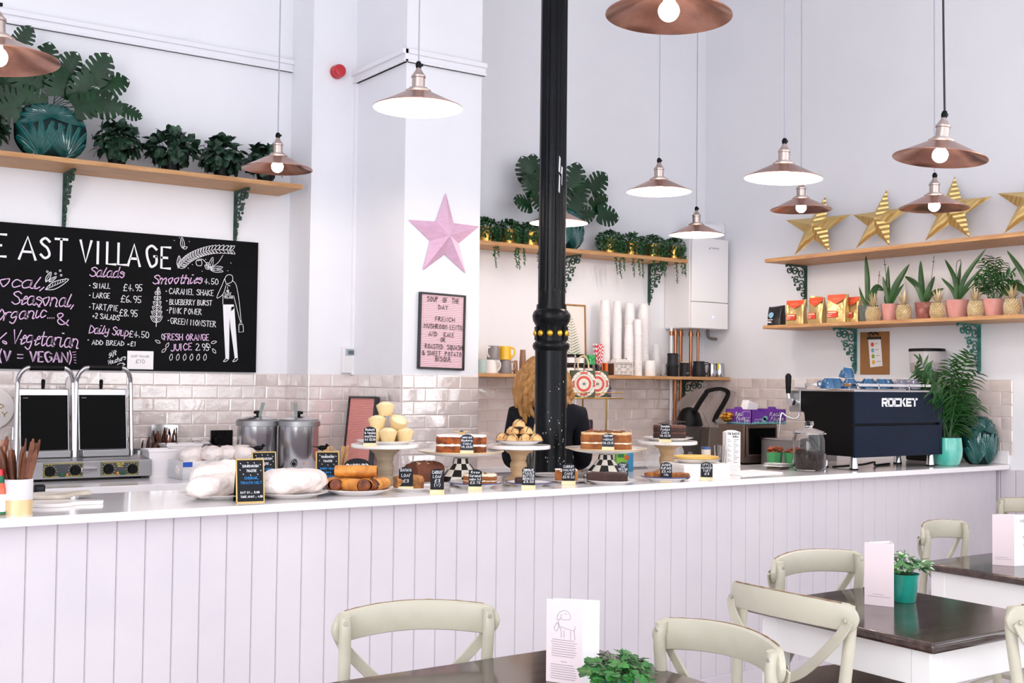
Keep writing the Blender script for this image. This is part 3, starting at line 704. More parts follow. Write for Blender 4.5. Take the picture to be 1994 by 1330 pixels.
for s0, s1, xl in ((40, 139, 0), (155, 252, 1)):
    yl = gy+.17
    A, B_ = ony(s0-2, 864, yl), ony(s1-3, 864, yl); xa, xb = A.x-gx0, B_.x-gx0; zt0 = ony(s0, 757, yl+.05).z-ZW
    z0 = .145; lean = .05
    def ft(x, h, d): return (x, .17+lean*h+d, z0+(zt0-z0)*h)
    b = MB(); b.prism([(xa, 0), (xb, 0), (xb, 1), (xa, 1)], .0, .05, lambda a, h, d: ft(a, h, d)); lid = b.build('lid', steel, gr, bev=.004)
    b = MB(); b.prism([(xa+.008, .02), (xb-.008, .02), (xb-.008, .9), (xa+.008, .9)], -.006, 0, lambda a, h, d: ft(a, h, d)); b.build('heating_plate', M('ceramic_black', '#040506', .35, spec=.05), lid)
    t = MB(); letter(t, 'ROLLER', ft(xa+.02, .85, -.0068), (1,0,0), (0,lean,zt0-z0), .022, .008, .0016, NB); t.build('plate_mark', ink_grey, lid)
    MB().tube([ft((xa+xb)/2, 1.0, .025), ft((xa+xb)/2, 1.07, .02), ft((xa+xb)/2, 1.13, .015), ft((xa+xb)/2, 1.155, .015)], [.008, .0095, .0105, .006], 12).build('lid_lever', black_plastic, lid)
    xm = (xa+xb)/2; hw = (xb-xa)/2+.018; zh = ony((s0+s1)/2, 716, yl+.0).z-ZW
    P_ = [(xm-hw, .16, .1), (xm-hw+.004, .19, zh-.12), (xm-hw+.01, .185, zh-.05), (xm-hw+.03, .175, zh-.015), (xm-hw+.06, .17, zh), (xm, .168, zh)]
    P_ = P_ + [(2*xm-x, y, z) for x, y, z in P_[-2::-1]]
    MB().tube(smooth(P_, 4), .0115, 12).build('handle_bar', steel, lid)
    MB().tube([(xm-.085, .168, zh), (xm+.085, .168, zh)], .0155, 16).build('grip', black_plastic, lid)
    MB().box(xa+.01, xb-.005, .12, .2, .113, .15).build('hinge_guard', steel_dull, gr, bev=.004)
# ------------------------------------------------------------------ left wall behind the grill
def disc_y(b, r, t, c, seg=48):  # disc facing -Y
    b.lathe([(0, 0), (r-.003, 0), (r, .003), (r, t-.003), (r-.003, t), (0, t)], seg, c, axis=(0, -1, 0)); return b
maple = M('pale_board', '#e9e2df', .4, mix=('#ded5d2', 5, .4, .7))
gilt = M('gold_print', '#b08a3e', .4, metal=.6)
P = ony(-16, 795, YB-.02)
o = thing('round_serving_board', 'round white board with gold capitals on the tiles, cut by the photo edge', 'board', (P.x, YB-.012, P.z))
disc_y(MB(), .113, .014, (0, 0, 0)).build('board', maple, o)
t = MB(); letter(t, 'TO', (-.02, -.0145, -.0), (1,0,0), (0,0,1), .078, .022, .0045, NB); letter(t, 'ONLY', (-.052, -.0145, -.045), (1,0,0), (0,0,1), .128, .024, .0045, NB); t.build('gold_lettering', gilt, o)
A = ony(131, 735, YB-.02); B_ = ony(146, 838, YB-.02)
o = thing('paddle_board', 'white paddle board hanging between the two grill lids, gold letters on it', 'board', (ony(136, 800, YB-.02).x, YB-.012, B_.z))
h = A.z-B_.z
b = MB(); b.prism([(-.09, 0), (.045, 0), (.05, h*.35), (.05, h*.45), (.02, h*.62), (.012, h*.95), (.004, h*1.02), (-.012, h*1.02), (-.022, h*.93), (-.026, h*.66), (-.09, h*.5)], 0, .014, lambda a, c, d: (a, -d, c)); b.build('board', maple, o, bev=.002)
t = MB(); letter(t, 'LE', (-.03, -.0148, h*.18), (1,0,0), (0,0,1), .055, .03, .005, NB); t.build('gold_lettering', gilt, o)

# ------------------------------------------------------------------ back worktop: cutlery tins, tubs, bags, kettles
bronze = M('bronze_cutlery', '#86563f', .3, metal=.6, mix=('#512f25', 14, .4, .7))
dark_wood = M('dark_cutlery', '#4a302a', .4, metal=.3)
def tin(name, label, px, py, r, h, mat, z=ZW, group=None):
    Pn = onz(px, py, z); o = thing(name, label, 'container', Pn, 0, group)
    MB().lathe([(0, 0), (r, 0), (r, h), (r-.003, h), (r-.003, .004), (0, .004)], 36).build('body', mat, o); return o
def cutlery(label, base, n, spread, L, mat, seed, flat=True, kind='table_knife', hh=.1):
    rr = random.Random(seed)
    for k in range(n):
        a = 2*pi*k/n+rr.uniform(-.3, .3); tl = rr.uniform(.35, 1)*spread
        d = Vector((cos(a)*tl, sin(a)*tl*.7, 1)).normalized(); p = Vector(base) + Vector((cos(a)*.014, sin(a)*.014, .006))
        o = thing(kind, label, kind.split('_')[-1], p, 0, label)
        LL = L*rr.uniform(.86, 1.05); s_ = d.cross(Vector((sin(a+1), cos(a+1), 0))).normalized()
        b = MB()
        ws = [.0055, .006, .007, .0075, .010, .0125, .0125, .011, .004]
        if kind == 'table_knife' and n > 10: ws = [w__*1.45 for w__ in ws]
        pts = [d*(LL*i/8) for i in range(9)]
        if kind == 'teaspoon' or kind == 'table_fork': ws = [.006, .0055, .005, .0045, .0045, .006, .012, .015, .009]
        b.bar(pts, ws, .0022, s_.cross(d)); b.build('blade', mat, o)
TIN = ony(272, 880, 6.50); HOL = ony(322, 870, 6.58)
o = thing('cutlery_tin', 'low steel tin of dark cutlery beside the contact grill', 'container', (TIN.x, 6.50, ZW))
MB().lathe([(0, 0), (.075, 0), (.075, .135), (.072, .135), (.072, .004), (0, .004)], 36).build('body', steel, o)
cutlery('dark fork standing in the steel tin right of the grill', (TIN.x, 6.50, ZW), 14, .55, .20, dark_wood, 3, kind='table_fork')
o = thing('cutlery_holder', 'square mirror steel holder behind the white tub', 'container', (HOL.x, 6.60, ZW))
b = MB(); b.box(-.06, .06, .045, .05, 0, .265).box(-.06, -.056, -.05, .05, 0, .14).box(.056, .06, -.05, .05, 0, .265).box(-.06, .06, -.05, .05, 0, .004).box(-.06, .06, -.05, -.046, 0, .13); b.build('body', chrome, o)
cutlery('dark spoon standing in the square mirror steel holder', (HOL.x, 6.595, ZW), 9, .22, .235, bronze, 5, kind='teaspoon')
tub_m = M('white_tub', '#efeaec', .35)
def tub(label, c, sx, sy, h, rot=0, mat=None):
    o = thing('plastic_tub', label, 'tub', c, rot); b = MB(); k = .88
    n = len(b.v); b.add([(-sx/2*k, -sy/2*k, 0), (sx/2*k, -sy/2*k, 0), (sx/2*k, sy/2*k, 0), (-sx/2*k, sy/2*k, 0), (-sx/2, -sy/2, h), (sx/2, -sy/2, h), (sx/2, sy/2, h), (-sx/2, sy/2, h),
        (-sx/2+.003, -sy/2+.003, h), (sx/2-.003, -sy/2+.003, h), (sx/2-.003, sy/2-.003, h), (-sx/2+.003, sy/2-.003, h), (-sx/2*k+.003, -sy/2*k+.003, .004), (sx/2*k-.003, -sy/2*k+.003, .004), (sx/2*k-.003, sy/2*k-.003, .004), (-sx/2*k+.003, sy/2*k-.003, .004)],
        [(3,2,1,0), (0,1,5,4), (1,2,6,5), (2,3,7,6), (3,0,4,7), (4,5,9,8), (5,6,10,9), (6,7,11,10), (7,4,8,11), (8,9,13,12), (9,10,14,13), (10,11,15,14), (11,8,12,15), (12,13,14,15)])
    b.build('body', mat or tub_m, o)
    b = MB()
    for x0, x1, y0, y1 in ((-sx/2-.004, sx/2+.004, -sy/2-.004, -sy/2), (-sx/2-.004, sx/2+.004, sy/2, sy/2+.004), (-sx/2-.004, -sx/2, -sy/2, sy/2), (sx/2, sx/2+.004, -sy/2, sy/2)): b.box(x0, x1, y0, y1, h-.012, h)
    b.build('rim', mat or tub_m, o); return o
P = ony(316, 934, 6.22); tub('tall white plastic tub standing right of the contact grill', (P.x, 6.29, ZW), .145, .13, .15)
P = onz(352, 915, ZW); tub('white open tub behind the tall tub, in front of the clip jar', (ony(352, 880, 6.5).x, 6.50, ZW), .2, .13, .165)
# clear crate of wrapped sandwiches
cling = M('crate_plastic', '#eef0f4', .12, alpha=.35)
wrap_m = M('paper_wrap', '#efe6e2', .55, mix=('#e3d3cd', 9, .4, .7), bump=(22, .9, .02))
CR = ony(412, 930, 6.1)
crate = thing('sandwich_crate', 'clear plastic crate with blue tape, loaded with wrapped sandwiches', 'crate', (CR.x, 6.1, ZW))
b = MB()
for q in ((-.2, .2, -.12, -.117, 0, .10), (-.2, .2, .117, .12, 0, .10), (-.2, -.197, -.12, .12, 0, .10), (.197, .2, -.12, .12, 0, .10), (-.2, .2, -.12, .12, 0, .003)): b.box(*q)
b.build('body', cling, crate)
blue_tape = M('blue_tape', '#1f4fb5', .4)
for x0, x1 in ((-.2, -.15), (.0, .13)): MB().box(x0, x1, -.1225, -.12, .07, .095).build('tape', blue_tape, crate)
def wrapped(label, c, L, W_, H_, rot, seed, group, mat=None):
    rr = random.Random(seed); b = MB(); n, m = 46, 30
    ph = [rr.uniform(0, 6) for _ in range(6)]
    for i in range(n+1):
        t = i/n; x = (t-.5)*L; env = max(.03, (1-abs(2*t-1)**3.2))**.5
        for k in range(m):
            a = 2*pi*k/m; wv = 1+.06*sin(3*a+ph[0]+9*t)+.05*sin(5*a+ph[1]-14*t)+.045*abs(sin(19*t+ph[2]+2*a))+.05*abs(sin(4*a+ph[3]+11*t))-.05*abs(sin(7*a+ph[4]-8*t))+rr.uniform(-.012,.012)
            y = cos(a)*W_/2*env*wv; z = sin(a)
            b.v.append(Vector((x, y, max(0, H_/2+z*H_/2*env*wv))))
    for i in range(n):
        for k in range(m):
            j = (k+1) % m; b.f.append((i*m+k, i*m+j, (i+1)*m+j, (i+1)*m+k)); b.mi.append(0)
    b.f.append(tuple(range(m))); b.mi.append(0); b.f.append(tuple(n*m+k for k in range(m))[::-1]); b.mi.append(0)
    o = b.build('wrapped_sandwich', mat or wrap_m, None, c, rot, ang=80); return tag(o, label, 'sandwich', group)
g = 'paper wrapped sandwiches in the clear crate'
for k, (x, y, z, r) in enumerate(((-.11, -.03, .006, .2), (.08, -.02, .006, -.1), (-.10, .03, .075, 1.0), (.0, 0, .078, 1.3), (.09, .02, .076, .9), (.17, .0, .08, 1.4))):
    wrapped(('sandwich wrapped in white paper at the bottom of the clear crate' if z < .05 else 'sandwich wrapped in white paper heaped on top of the clear crate'), (CR.x+x, 6.1+y, ZW+z), .20, .125, .09, r, 20+k, g)
# clip-top jar, socket
P = Vector((ony(394, 860, 6.6).x, 6.62, ZW))
o = thing('clip_top_jar', 'small glass clip-top jar by the tiles, left of the black socket', 'jar', P)
MB().lathe([(0, .004), (.055, .004), (.06, .02), (.06, .12), (.048, .145), (.048, .15), (.044, .15), (.044, .142), (.056, .118), (.056, .022), (.05, .008), (0, .008)], 32).build('body', glass_m, o)
MB().lathe([(0, .158), (.05, .156), (.053, .162), (.05, .172), (0, .178)], 32).build('lid', glass_m, o)
MB().tube([(.05, 0, .152), (.066, 0, .148), (.07, 0, .12), (.062, 0, .1)], .0016, 6).tube([(-.05, 0, .152), (-.06, 0, .15), (-.058, 0, .135), (-.05, 0, .132)], .0016, 6).build('clip', steel, o)
MB().lathe([(0, .009), (.053, .01), (.053, .085), (0, .09)], 24).build('filling', M('flour', '#e9e2d8', .9), o)
A, B_ = ony(410, 838, YB-.012), ony(452, 867, YB-.012)
o = thing('wall_socket', 'black double socket on the tiles left of the soup kettles', 'socket', (A.x, YB-.0105, B_.z))
wS, hS = B_.x-A.x, A.z-B_.z
MB().box(0, wS, -.011, 0, 0, hS).build('plate', black_plastic, o, bev=.003)
b = MB()
for u in (.28, .72): b.cbox((wS*u, -.0125, hS*.82), (.014, .005, .02))
b.build('switch', black_matte, o)
MB().box(wS*.12, wS*.42, -.05, -.012, hS*.1, hS*.55).tube([(wS*.27, -.05, hS*.2), (wS*.27, -.07, -.02), (wS*.2, -.05, -.07)], .004, 8).build('plug', black_plastic, o, bev=.003)
# soup kettles
def kettle(label, c, rot=0):
    r = .112; o = thing('soup_kettle', label, 'kettle', c, rot, 'soup kettles by the tiles')
    MB().lathe([(0, .0), (r*.92, 0), (r*.94, .028), (r*.86, .03), (0, .03)], 48).build('base', black_plastic, o)
    MB().lathe([(0, .03), (r*.97, .03), (r, .036), (r, .285), (0, .285)], 64).build('body', steel, o)
    MB().lathe([(r, .268), (r+.008, .27), (r+.008, .298), (r+.002, .303), (r-.01, .303), (r-.01, .29)], 64).build('rim_band', steel_dull, o)
    lid = MB().lathe([(r-.004, .303), (r-.002, .308), (r*.7, .318), (r*.3, .325), (0, .327)], 64).build('lid', steel, o)
    MB().lathe([(.0, .325), (.008, .325), (.01, .335), (.024, .338), (.024, .35), (.016, .354), (0, .355)], 20).build('lid_knob', black_plastic, lid)
    k = MB().lathe([(0, -.002), (.02, -.002), (.019, .016), (0, .018)], 24, (-.02, -r, .065), axis=(0, -1, 0)).build('thermostat_knob', black_plastic, o)
    t = MB()
    for j in range(9): a = 2*pi*j/9; t.ribbon([(-.02+cos(a)*.012, -r-.0186, .065+sin(a)*.012), (-.02+cos(a)*.017, -r-.0186, .065+sin(a)*.017)], .0025, NB)
    t.build('dial_mark', chalk_white, k)
    MB().ball((.035, -r*.95, .065), .006, 10, 6).build('pilot_light', M('orange_lens', '#e0862c', .3), o)
    return o
for px, lab in ((500, 'steel soup kettle on the left of the pair, half behind the small chalk sign'), (580, 'steel soup kettle on the right of the pair, its dial facing out')):
    yk = 6.12 if px > 550 else 6.24; P = ony(px, 915, yk); k = kettle(lab, (P.x, yk, ZW), -.45)
    l = thing('soup_ladle', 'ladle handle sticking out of the %s soup kettle' % ('right' if px > 550 else 'left'), 'ladle', (P.x, yk, ZW))
    MB().bar([(.0 if px < 550 else -.03, -.03, .30), (.0 if px < 550 else -.03, -.03, .33), (.02 if px < 550 else -.035, -.03, .4)], [.014, .016, .021], .004, (0, 1, 0)).build('handle', M('grey_handle', '#87918c', .4), l)
# leaning pink letter board without letters
peg_pink = M('felt_coral', '#f2a39b', .85); peg_pale = M('felt_pale_pink', '#f3ccd4', .85)
frame_black = M('black_frame', '#1b1a1e', .4)
def letterboard(label, tl, tr, bl, brr, y_top, y_bot, felt, wside, on=ony):
    a, b2, c, d = on(*tl, y_top), on(*tr, y_top), on(*bl, y_bot), on(*brr, y_bot)
    wdt = ((b2-a).length+(d-c).length)/2; ex = (b2-a).normalized(); ez = ((a-c)+(b2-d)).normalized(); ey = ez.cross(ex); h = ((a-c).length+(b2-d).length)/2
    o = thing('letter_board', label, 'letter board', c); m = Matrix((ex, ey, ez)).transposed().to_4x4()
    f = .0085*wdt/.28+.002; dp = wside
    b = MB().box(0, wdt, 0, dp, 0, f).box(0, wdt, 0, dp, h-f, h).box(0, f, 0, dp, f, h-f).box(wdt-f, wdt, 0, dp, f, h-f); b.xf(m); b.build('frame', frame_black, o, bev=.0015)
    b = MB(); n = int(h/.0105); y0 = .009
    for i in range(n):
        z0 = f+(h-2*f)*i/n; z1 = f+(h-2*f)*(i+1)/n; b.add([(f, y0+.003, z0), (wdt-f, y0+.003, z0), (wdt-f, y0, z0+.0025), (f, y0, z0+.0025), (wdt-f, y0, z1), (f, y0, z1)], [(0,1,2,3), (3,2,4,5)])
    b.box(f, wdt-f, y0+.004, dp, f, h-f); b.xf(m); b.build('felt', felt, o, ang=10)
    return o, wdt, h, m, ex, ez
letterboard('blank coral pink letter board in a black frame leaning against the pillar tiles', (678, 768), (731, 769), (664, 916), (716, 917), XP-.045, XP-.135, peg_pink, .03, onx)
o, wdt, h, m, ex, ez = letterboard('pale pink letter board listing the soup of the day, on the pillar', (819, 568.5), (908, 576), (815, 718), (904.5, 723), YP-.024, YP-.024, peg_pale, .023)
t = MB(); yl = YP-.018
for s_, x0, x1, y0, cc in (('SOUP  OF  THE',832,894,586.5,9.5),('DAY',854,872,602,8.5),('FRENCH',848,885,625,8.5),('MUSHROOM LENTIL',826,902,638.5,9),('AND   KALE',835,884,654,9),('OR',858,867,665.5,8),('ROASTED  SQUASH',828,900,678,9),('& SWEET  POTATO',823,898,691,8.5),('BISQUE',848,878,703,9)):
    a = ony(x0, y0, yl)-o.location; c = ony(x1, y0+(x1-x0)*.035, yl)-o.location; k = mpp(ony(x0, y0, yl))
    letter(t, s_, a, ex, ez, (c-a).length, cc*k, 1.15*k, NB, 0, 2.0)
t.build('black_letters', ink_black, o)

# thermostat, alarm, pink star on the pilasters
A, B_ = ony(668, 675, YA-.03), ony(713, 727, YA-.03)
o = thing('thermostat', 'white wall thermostat with a grey display, right above the pillar tiles', 'thermostat', (A.x, YA-.001, B_.z)); wT, hT = B_.x-A.x, A.z-B_.z
MB().box(0, wT, -.028, 0, 0, hT).build('case', M('abs_white', '#ece9ea', .4), o, bev=.004)
MB().box(wT*.12, wT*.60, -.0295, -.028, hT*.66, hT*.92).build('display', M('lcd_grey', '#aab4b8', .25), o); MB().box(wT*.22, wT*.46, -.0302, -.0295, hT*.71, hT*.86).build('readout', M('lcd_dark', '#5d6a6c', .3), o)
b = MB()
for i in range(10): b.cbox((wT*.74, -.0288, hT*(.2+.07*i)), (wT*.14, .002, .004))
b.build('vents', ink_grey, o); MB().box(wT*.08, wT*.6, -.0295, -.028, hT*.14, hT*.58).build('flap', M('abs_white', '#ece9ea', .4), o, bev=.001)
P = ony(659, 139, YA-.03)
o = thing('fire_alarm', 'red round fire alarm sounder on the pale wall, high up', 'alarm', (P.x, YA-.001, P.z)); red = M('alarm_red', '#c11f2b', .28, coat=.3)
b = MB(); b.lathe([(0, 0), (.042, 0), (.042, .022), (.036, .03), (0, .03)], 36, axis=(0, -1, 0)); b.build('base', red, o)
MB().lathe([(0, .03), (.037, .03), (.04, .036), (.04, .052), (.034, .062), (.018, .066), (0, .066)], 36, (0, 0, 0), axis=(0, -1, 0)).build('sounder', red, o)
def faceted_star(name, label, tips, nrm, depth, mat, group=None, k=.44, cat='star', ry=0):
    tips = [Vector(t) for t in tips]; c = sum(tips, Vector())/5; nrm = Vector(nrm).normalized()
    o = thing(name, label, cat, c, 0, group)
    inn = [((tips[i]+tips[(i+1) % 5])/2-c)*k/.809*.809*1.0 for i in range(5)]
    b = MB(); tv = [t-c for t in tips]
    vs = [nrm*depth] + [x for i in range(5) for x in (tv[i], inn[i])] + [-nrm*.003]
    fs = [(0, 1+i, 1+(i+1) % 10) for i in range(10)] + [(11, 1+(i+1) % 10, 1+i) for i in range(10)]
    nn = (vs[1]-vs[0]).cross(vs[2]-vs[0])
    if nn.dot(nrm) < 0: fs = [f[::-1] for f in fs]
    b.add(vs, fs); b.build('facets', mat, o, ang=1); return o
pink_metal = M('pink_star_paint', '#dcb3cb', .55, mix=('#d3a6c2', 18, .4, .7), stretch=(1, 1, 4))
faceted_star('barn_star', 'big faceted pink barn star on the white pillar above the soup board', [ony(x, y, YP-.006) for x, y in ((868,375),(933,441),(907,533),(823,527),(795,428))], (0, -1, 0), .06, pink_metal, k=.50)
# ------------------------------------------------------------------ counter: left end
concrete = M('pale_concrete', '#d9d5d8', .7, mix=('#cbc7cb', 9, .4, .7))
gold_dip = M('brushed_gold', '#e2c898', .4, metal=.5)
P = onz(39, 1003, ZC); r = 28*mpp(P)
o = thing('cutlery_pot', 'round pale concrete pot dipped in gold, crammed with brown knives', 'pot', P + Vector((0, r*.9, 0))); PK = P + Vector((0, r*.9, 0))
MB().lathe([(0, 0), (r, 0), (r, .050)], 40).build('gold_band', gold_dip, o)
MB().lathe([(r, .050), (r, .118), (r-.006, .118), (r-.006, .006), (0, .006)], 40).build('body', concrete, o)
cutlery('bronze brown table knife standing in the gold dipped pot', PK, 22, .30, .24, bronze, 11)
P = onz(-20, 1003, ZC) + Vector((0, .06, 0))
o = thing('spoon_pot', 'second cutlery pot at the photo edge, behind the sauce bottle', 'pot', P); MB().lathe([(0, 0), (.05, 0), (.05, .118), (.045, .118), (.045, .006), (0, .006)], 36).build('body', concrete, o)
cutlery('brown spoon standing in the pot at the photo edge', P, 10, .26, .25, bronze, 12, kind='teaspoon')
P = onz(3, 1004, ZC)
o = thing('sauce_bottle', 'small red-capped hot sauce bottle with a white label, at the photo edge', 'bottle', P + Vector((0, .02, 0)))
MB().lathe([(0, 0), (.017, 0), (.0185, .004), (.0185, .085), (.014, .1), (.009, .108), (.009, .13)], 28).build('body', M('hot_sauce', '#c9562a', .12, coat=.5), o)
MB().lathe([(.0192, .012), (.0192, .07)], 28).build('paper_label', paper, o); MB().lathe([(.0186, .002), (.0192, .002), (.0192, .012)], 28).build('label_foot', M('label_green', '#1e6b4a', .5), o)
MB().lathe([(.0098, .107), (.0105, .108), (.0105, .131), (.0098, .131)], 24).build('neck_band', M('label_green', '#1e6b4a', .5), o); MB().lathe([(0, .131), (.0105, .131), (.0105, .15), (.009, .153), (0, .153)], 24).build('cap', M('cap_red', '#c8202a', .35), o)
# marble and wood boards
def flat_paddle(label, px, py, rot, z, mat, s=1.0):
    P = onz(px, py, ZC); o = thing('serving_paddle', label, 'board', (P.x, P.y, ZC+z), rot)
    out = [(cos(radians(a))*.085*s, sin(radians(a))*.085*s) for a in range(22, 340, 12)] + [(.10*s, -.028*s), (.165*s, -.026*s), (.17*s, 0), (.165*s, .026*s), (.10*s, .028*s)]
    MB().prism(out, 0, .014, lambda a, c, d: (a, c, d)).build('board', mat, o, bev=.003); return o
marble = M('white_marble', '#efebe8', .25, mix=('#dcd6d2', 6, .45, .75), coat=.3)
flat_paddle('white marble paddle board lying on the counter, lowest of two', 100, 984, -.15, 0, marble, 1.05)
flat_paddle('pale paddle board lying crossed on top of the white marble one', 96, 976, .35, .0145, M('worn_white_wood', '#dcd3c6', .5, mix=('#b9ac9b', 7, .4, .7)), 1.0)
P = onz(76, 969, ZC); o = thing('card_reader', 'small black card reader standing behind the gold dipped pot', 'card reader', P)
MB().box(-.02, .02, -.015, .015, 0, .05).build('body', black_plastic, o, bev=.006); MB().box(-.013, .013, -.0165, -.015, .022, .042).build('screen', M('dark_screen', '#20242c', .1), o)

# ------------------------------------------------------------------ plates and wraps
def plate(label, px, py, wpx, hgt=.022, rim=None, group='plates of cakes along the counter', oval=1.0, mat=porcelain, z=ZC, front=True):
    P = onz(px, py, z); r = wpx/2*mpp(P)
    c = P + (Vector((P.x, P.y, 0)).normalized()*r*.55 if front else Vector())
    if c.y+r > CB+.02 and z == ZC: c.y = CB+.02-r
    o = thing('serving_plate', label, 'plate', (c.x, c.y, z), 0, group)
    MB().lathe([(0, 0), (r*.58, 0), (r*.62, .004), (r*.80, hgt*.55), (r*.985, hgt*.96), (r, hgt), (r*.985, hgt+.001), (r*.79, hgt*.62), (r*.58, .0085), (0, .008)], 56).build('dish', mat, o)
    if rim: MB().lathe([(r*.955, hgt*.92+.0012), (r*1.003, hgt+.0018), (r*1.006, hgt), (r*1.0, hgt-.003)], 56).build('rim_line', rim, o)
    return o, c, r
gw = 'paper wrapped sandwiches on the front plates'
_, c, r = plate('white plate of wrapped sandwiches left of the front chalk sign', 432, 974, 165); 
wrapped('long paper wrapped sandwich at the front of the left plate', c+Vector((-.06, -.07, .012)), .29, .10, .085, .55, 41, gw)
wrapped('paper wrapped sandwich at the back of the left plate, taller than the front one', c+Vector((.03, .055, .012)), .31, .13, .125, .3, 42, gw)
_, c, r = plate('white plate of wrapped sandwiches right of the front chalk sign', 565, 972, 150)
wrapped('big paper wrapped sandwich on the plate right of the front chalk sign', c+Vector((-.0, -.0, .012)), .34, .17, .098, .25, 43, gw)

# ------------------------------------------------------------------ chalk signs and price tags
tag_wood = M('tag_wood', '#ecd7ae', .6, mix=('#e0c797', 9, .4, .7), stretch=(8, 1, 1)); frame_wood = M('sign_wood', '#d8b46a', .5)
slate = M('tag_slate', '#16181d', .55, mix=('#1d2027', 5, .4, .7), spec=.2); slate_blue = M('tag_slate_blue', '#2a313d', .55, spec=.25)
def a_board(label, px, py, wpx, hpx, lines, rot, bird=False, z=ZC):
    P = onz(px, py, z)
    if P.y > CB-.09: P = Vector((ony(px, py, CB-.09).x, CB-.09, z))
    k = mpp(P); w_, h_ = wpx*k/cos(.25), hpx*k; o = thing('chalk_sign', label, 'sign', P, face(P)+rot, 'small chalk signs in pale wood frames')
    ln = .16; m = Matrix(((1,0,0,0), (0,1,ln,0), (0,0,1,0), (0,0,0,1))); f = .0045
    MB().box(-w_/2, w_/2, 0, .006, 0, h_).xf(m).build('slate', slate, o)
    b = MB(); b.box(-w_/2-f, -w_/2, -.002, .008, 0, h_+f).box(w_/2, w_/2+f, -.002, .008, 0, h_+f).box(-w_/2-f, w_/2+f, -.002, .008, h_, h_+f).box(-w_/2-f, w_/2+f, -.002, .008, -.0, f); b.xf(m).build('frame', frame_wood, o, bev=.0015)
    m2 = Matrix(((1,0,0,0), (0,1,-.30,(ln+.30)*h_*.95+.008), (0,0,1,0), (0,0,0,1)))
    MB().box(-w_/2, w_/2, 0, .006, 0, h_*.95).xf(m2).build('prop_leaf', black_matte, o)
    tw, tb = MB(), MB()
    for txt, u0, u1, v, ch, blue in lines:
        letter(tb if blue else tw, txt, ((u0-.5)*w_, ln*v*h_, v*h_), (1,0,0), (0, ln, 1), (u1-u0)*w_, ch*h_, .0015, (0, -1, ln), .05, lift=.0008)
    rr = random.Random(int(px))
    for u, v in ((.12,.93),(.4,.95),(.65,.94),(.88,.9),(.1,.78),(.9,.76),(.22,.68),(.5,.655),(.78,.67)):
        tw.ribbon([((u-.5)*w_, ln*v*h_, v*h_), ((u-.5+.03)*w_, ln*(v-.02)*h_, (v-.02)*h_)], .0018, (0, -1, ln), .0008)
    tw.build('white_chalk', chalk_white, o); part_label(tb.build('blue_chalk', chalk_blue, o), 'blue chalk lettering')
    if bird:
        zt = h_+f; yb = ln*h_
        b = MB().ball((0, 0, .016), .012, 14, 10, (1.7, .9, .9)).ball((.019, 0, .026), .0075, 12, 8).tube([(-.014, 0, .018), (-.045, 0, .022)], [.006, .002], 8, flat=.5).tube([(.024, 0, .026), (.034, 0, .025)], [.003, .0005], 6).tube([(0, 0, .008), (0, 0, 0)], .0015, 5)
        b.build('bird_clip', black_matte, o, loc=(-.25*w_, yb, zt))
    return o
S1 = [('SOURDOUGH', .2, .82, .83, .055, 0), ('TOASTIE', .36, .74, .72, .055, 0), ('CHEDDAR,', .28, .8, .55, .055, 1), ('TOMATO MELT', .12, .94, .44, .055, 1), ('EAT IN .. 5.00', .12, .84, .22, .045, 0), ('TAKE AWAY .. 4.50', .12, .96, .12, .045, 0)]
a_board('small front chalk sign for sourdough toastie with cheddar, between two plates', 488, 979, 49, 82, S1, .22)
a_board('small chalk sign with a black bird on top, half hidden behind the front one', 515, 945, 42, 68, [('SOURDOUGH', .15, .85, .80, .06, 0), ('TOASTIE', .3, .7, .66, .06, 0), ('GOATS CHEESE', .2, .9, .5, .06, 1)], .2, True)
a_board('small chalk sign with a bird, beside the plate of sausage rolls', 638, 950, 40, 68, [('SOURDOUGH', .2, .8, .85, .055, 0), ('TOASTIE', .3, .72, .73, .055, 0), ('SMOKEY TOMATO,', .14, .92, .52, .05, 1), ('AVOCADO &', .1, .66, .41, .05, 1), ('HARISSA', .3, .82, .30, .05, 1), ('(V)', .42, .58, .2, .05, 1), ('EAT IN .. 7', .06, .66, .08, .05, 0)], .12, True)
def arch(w_, h_, rise, n=10):
    return [(-w_/2, 0), (w_/2, 0), (w_/2, h_-rise)] + [(w_/2*cos(pi*i/n), h_-rise+rise*sin(pi*i/n)) for i in range(1, n)] + [(-w_/2, h_-rise)]
def price_tag(label, px, py, wpx, hpx, lines, z=ZC, rot=0, mat=None, cap=.12, base=True):
    P = onz(px, py, z); k = mpp(P); w_, h_ = wpx*k, hpx*k; hb = .19*h_; o = thing('price_tag', label, 'price tag', P, face(P)+rot, 'arched slate price tags on wooden feet')
    if base: MB().box(-w_*.52, w_*.52, -.011, .011, 0, hb).build('foot', tag_wood, o, bev=.001)
    else: hb = 0
    b = MB(); b.prism(arch(w_*.98, h_-hb*.5, .16*h_), -.002, .002, lambda a, c, d: (a, d, c+hb*.5)); b.build('slate', mat or slate, o)
    yf = -.0022 if not base else -.0022; t = MB(); n = len(lines); H = h_-hb
    for i, l in enumerate(lines):
        u = .80 if i == 0 else .9; v = hb + H*(.80-.74*(i)/max(1, n-.35)) - H*.035
        lw = min(u, .13*len(l)+.14)*w_*.94
        letter(t, l, (-lw/2, yf, v), (1,0,0), (0,0,1), lw, min(cap, .60/n)*H, .0014, NB, .08, lift=.0007)
    t.build('chalk_lettering', chalk_white, o); return o
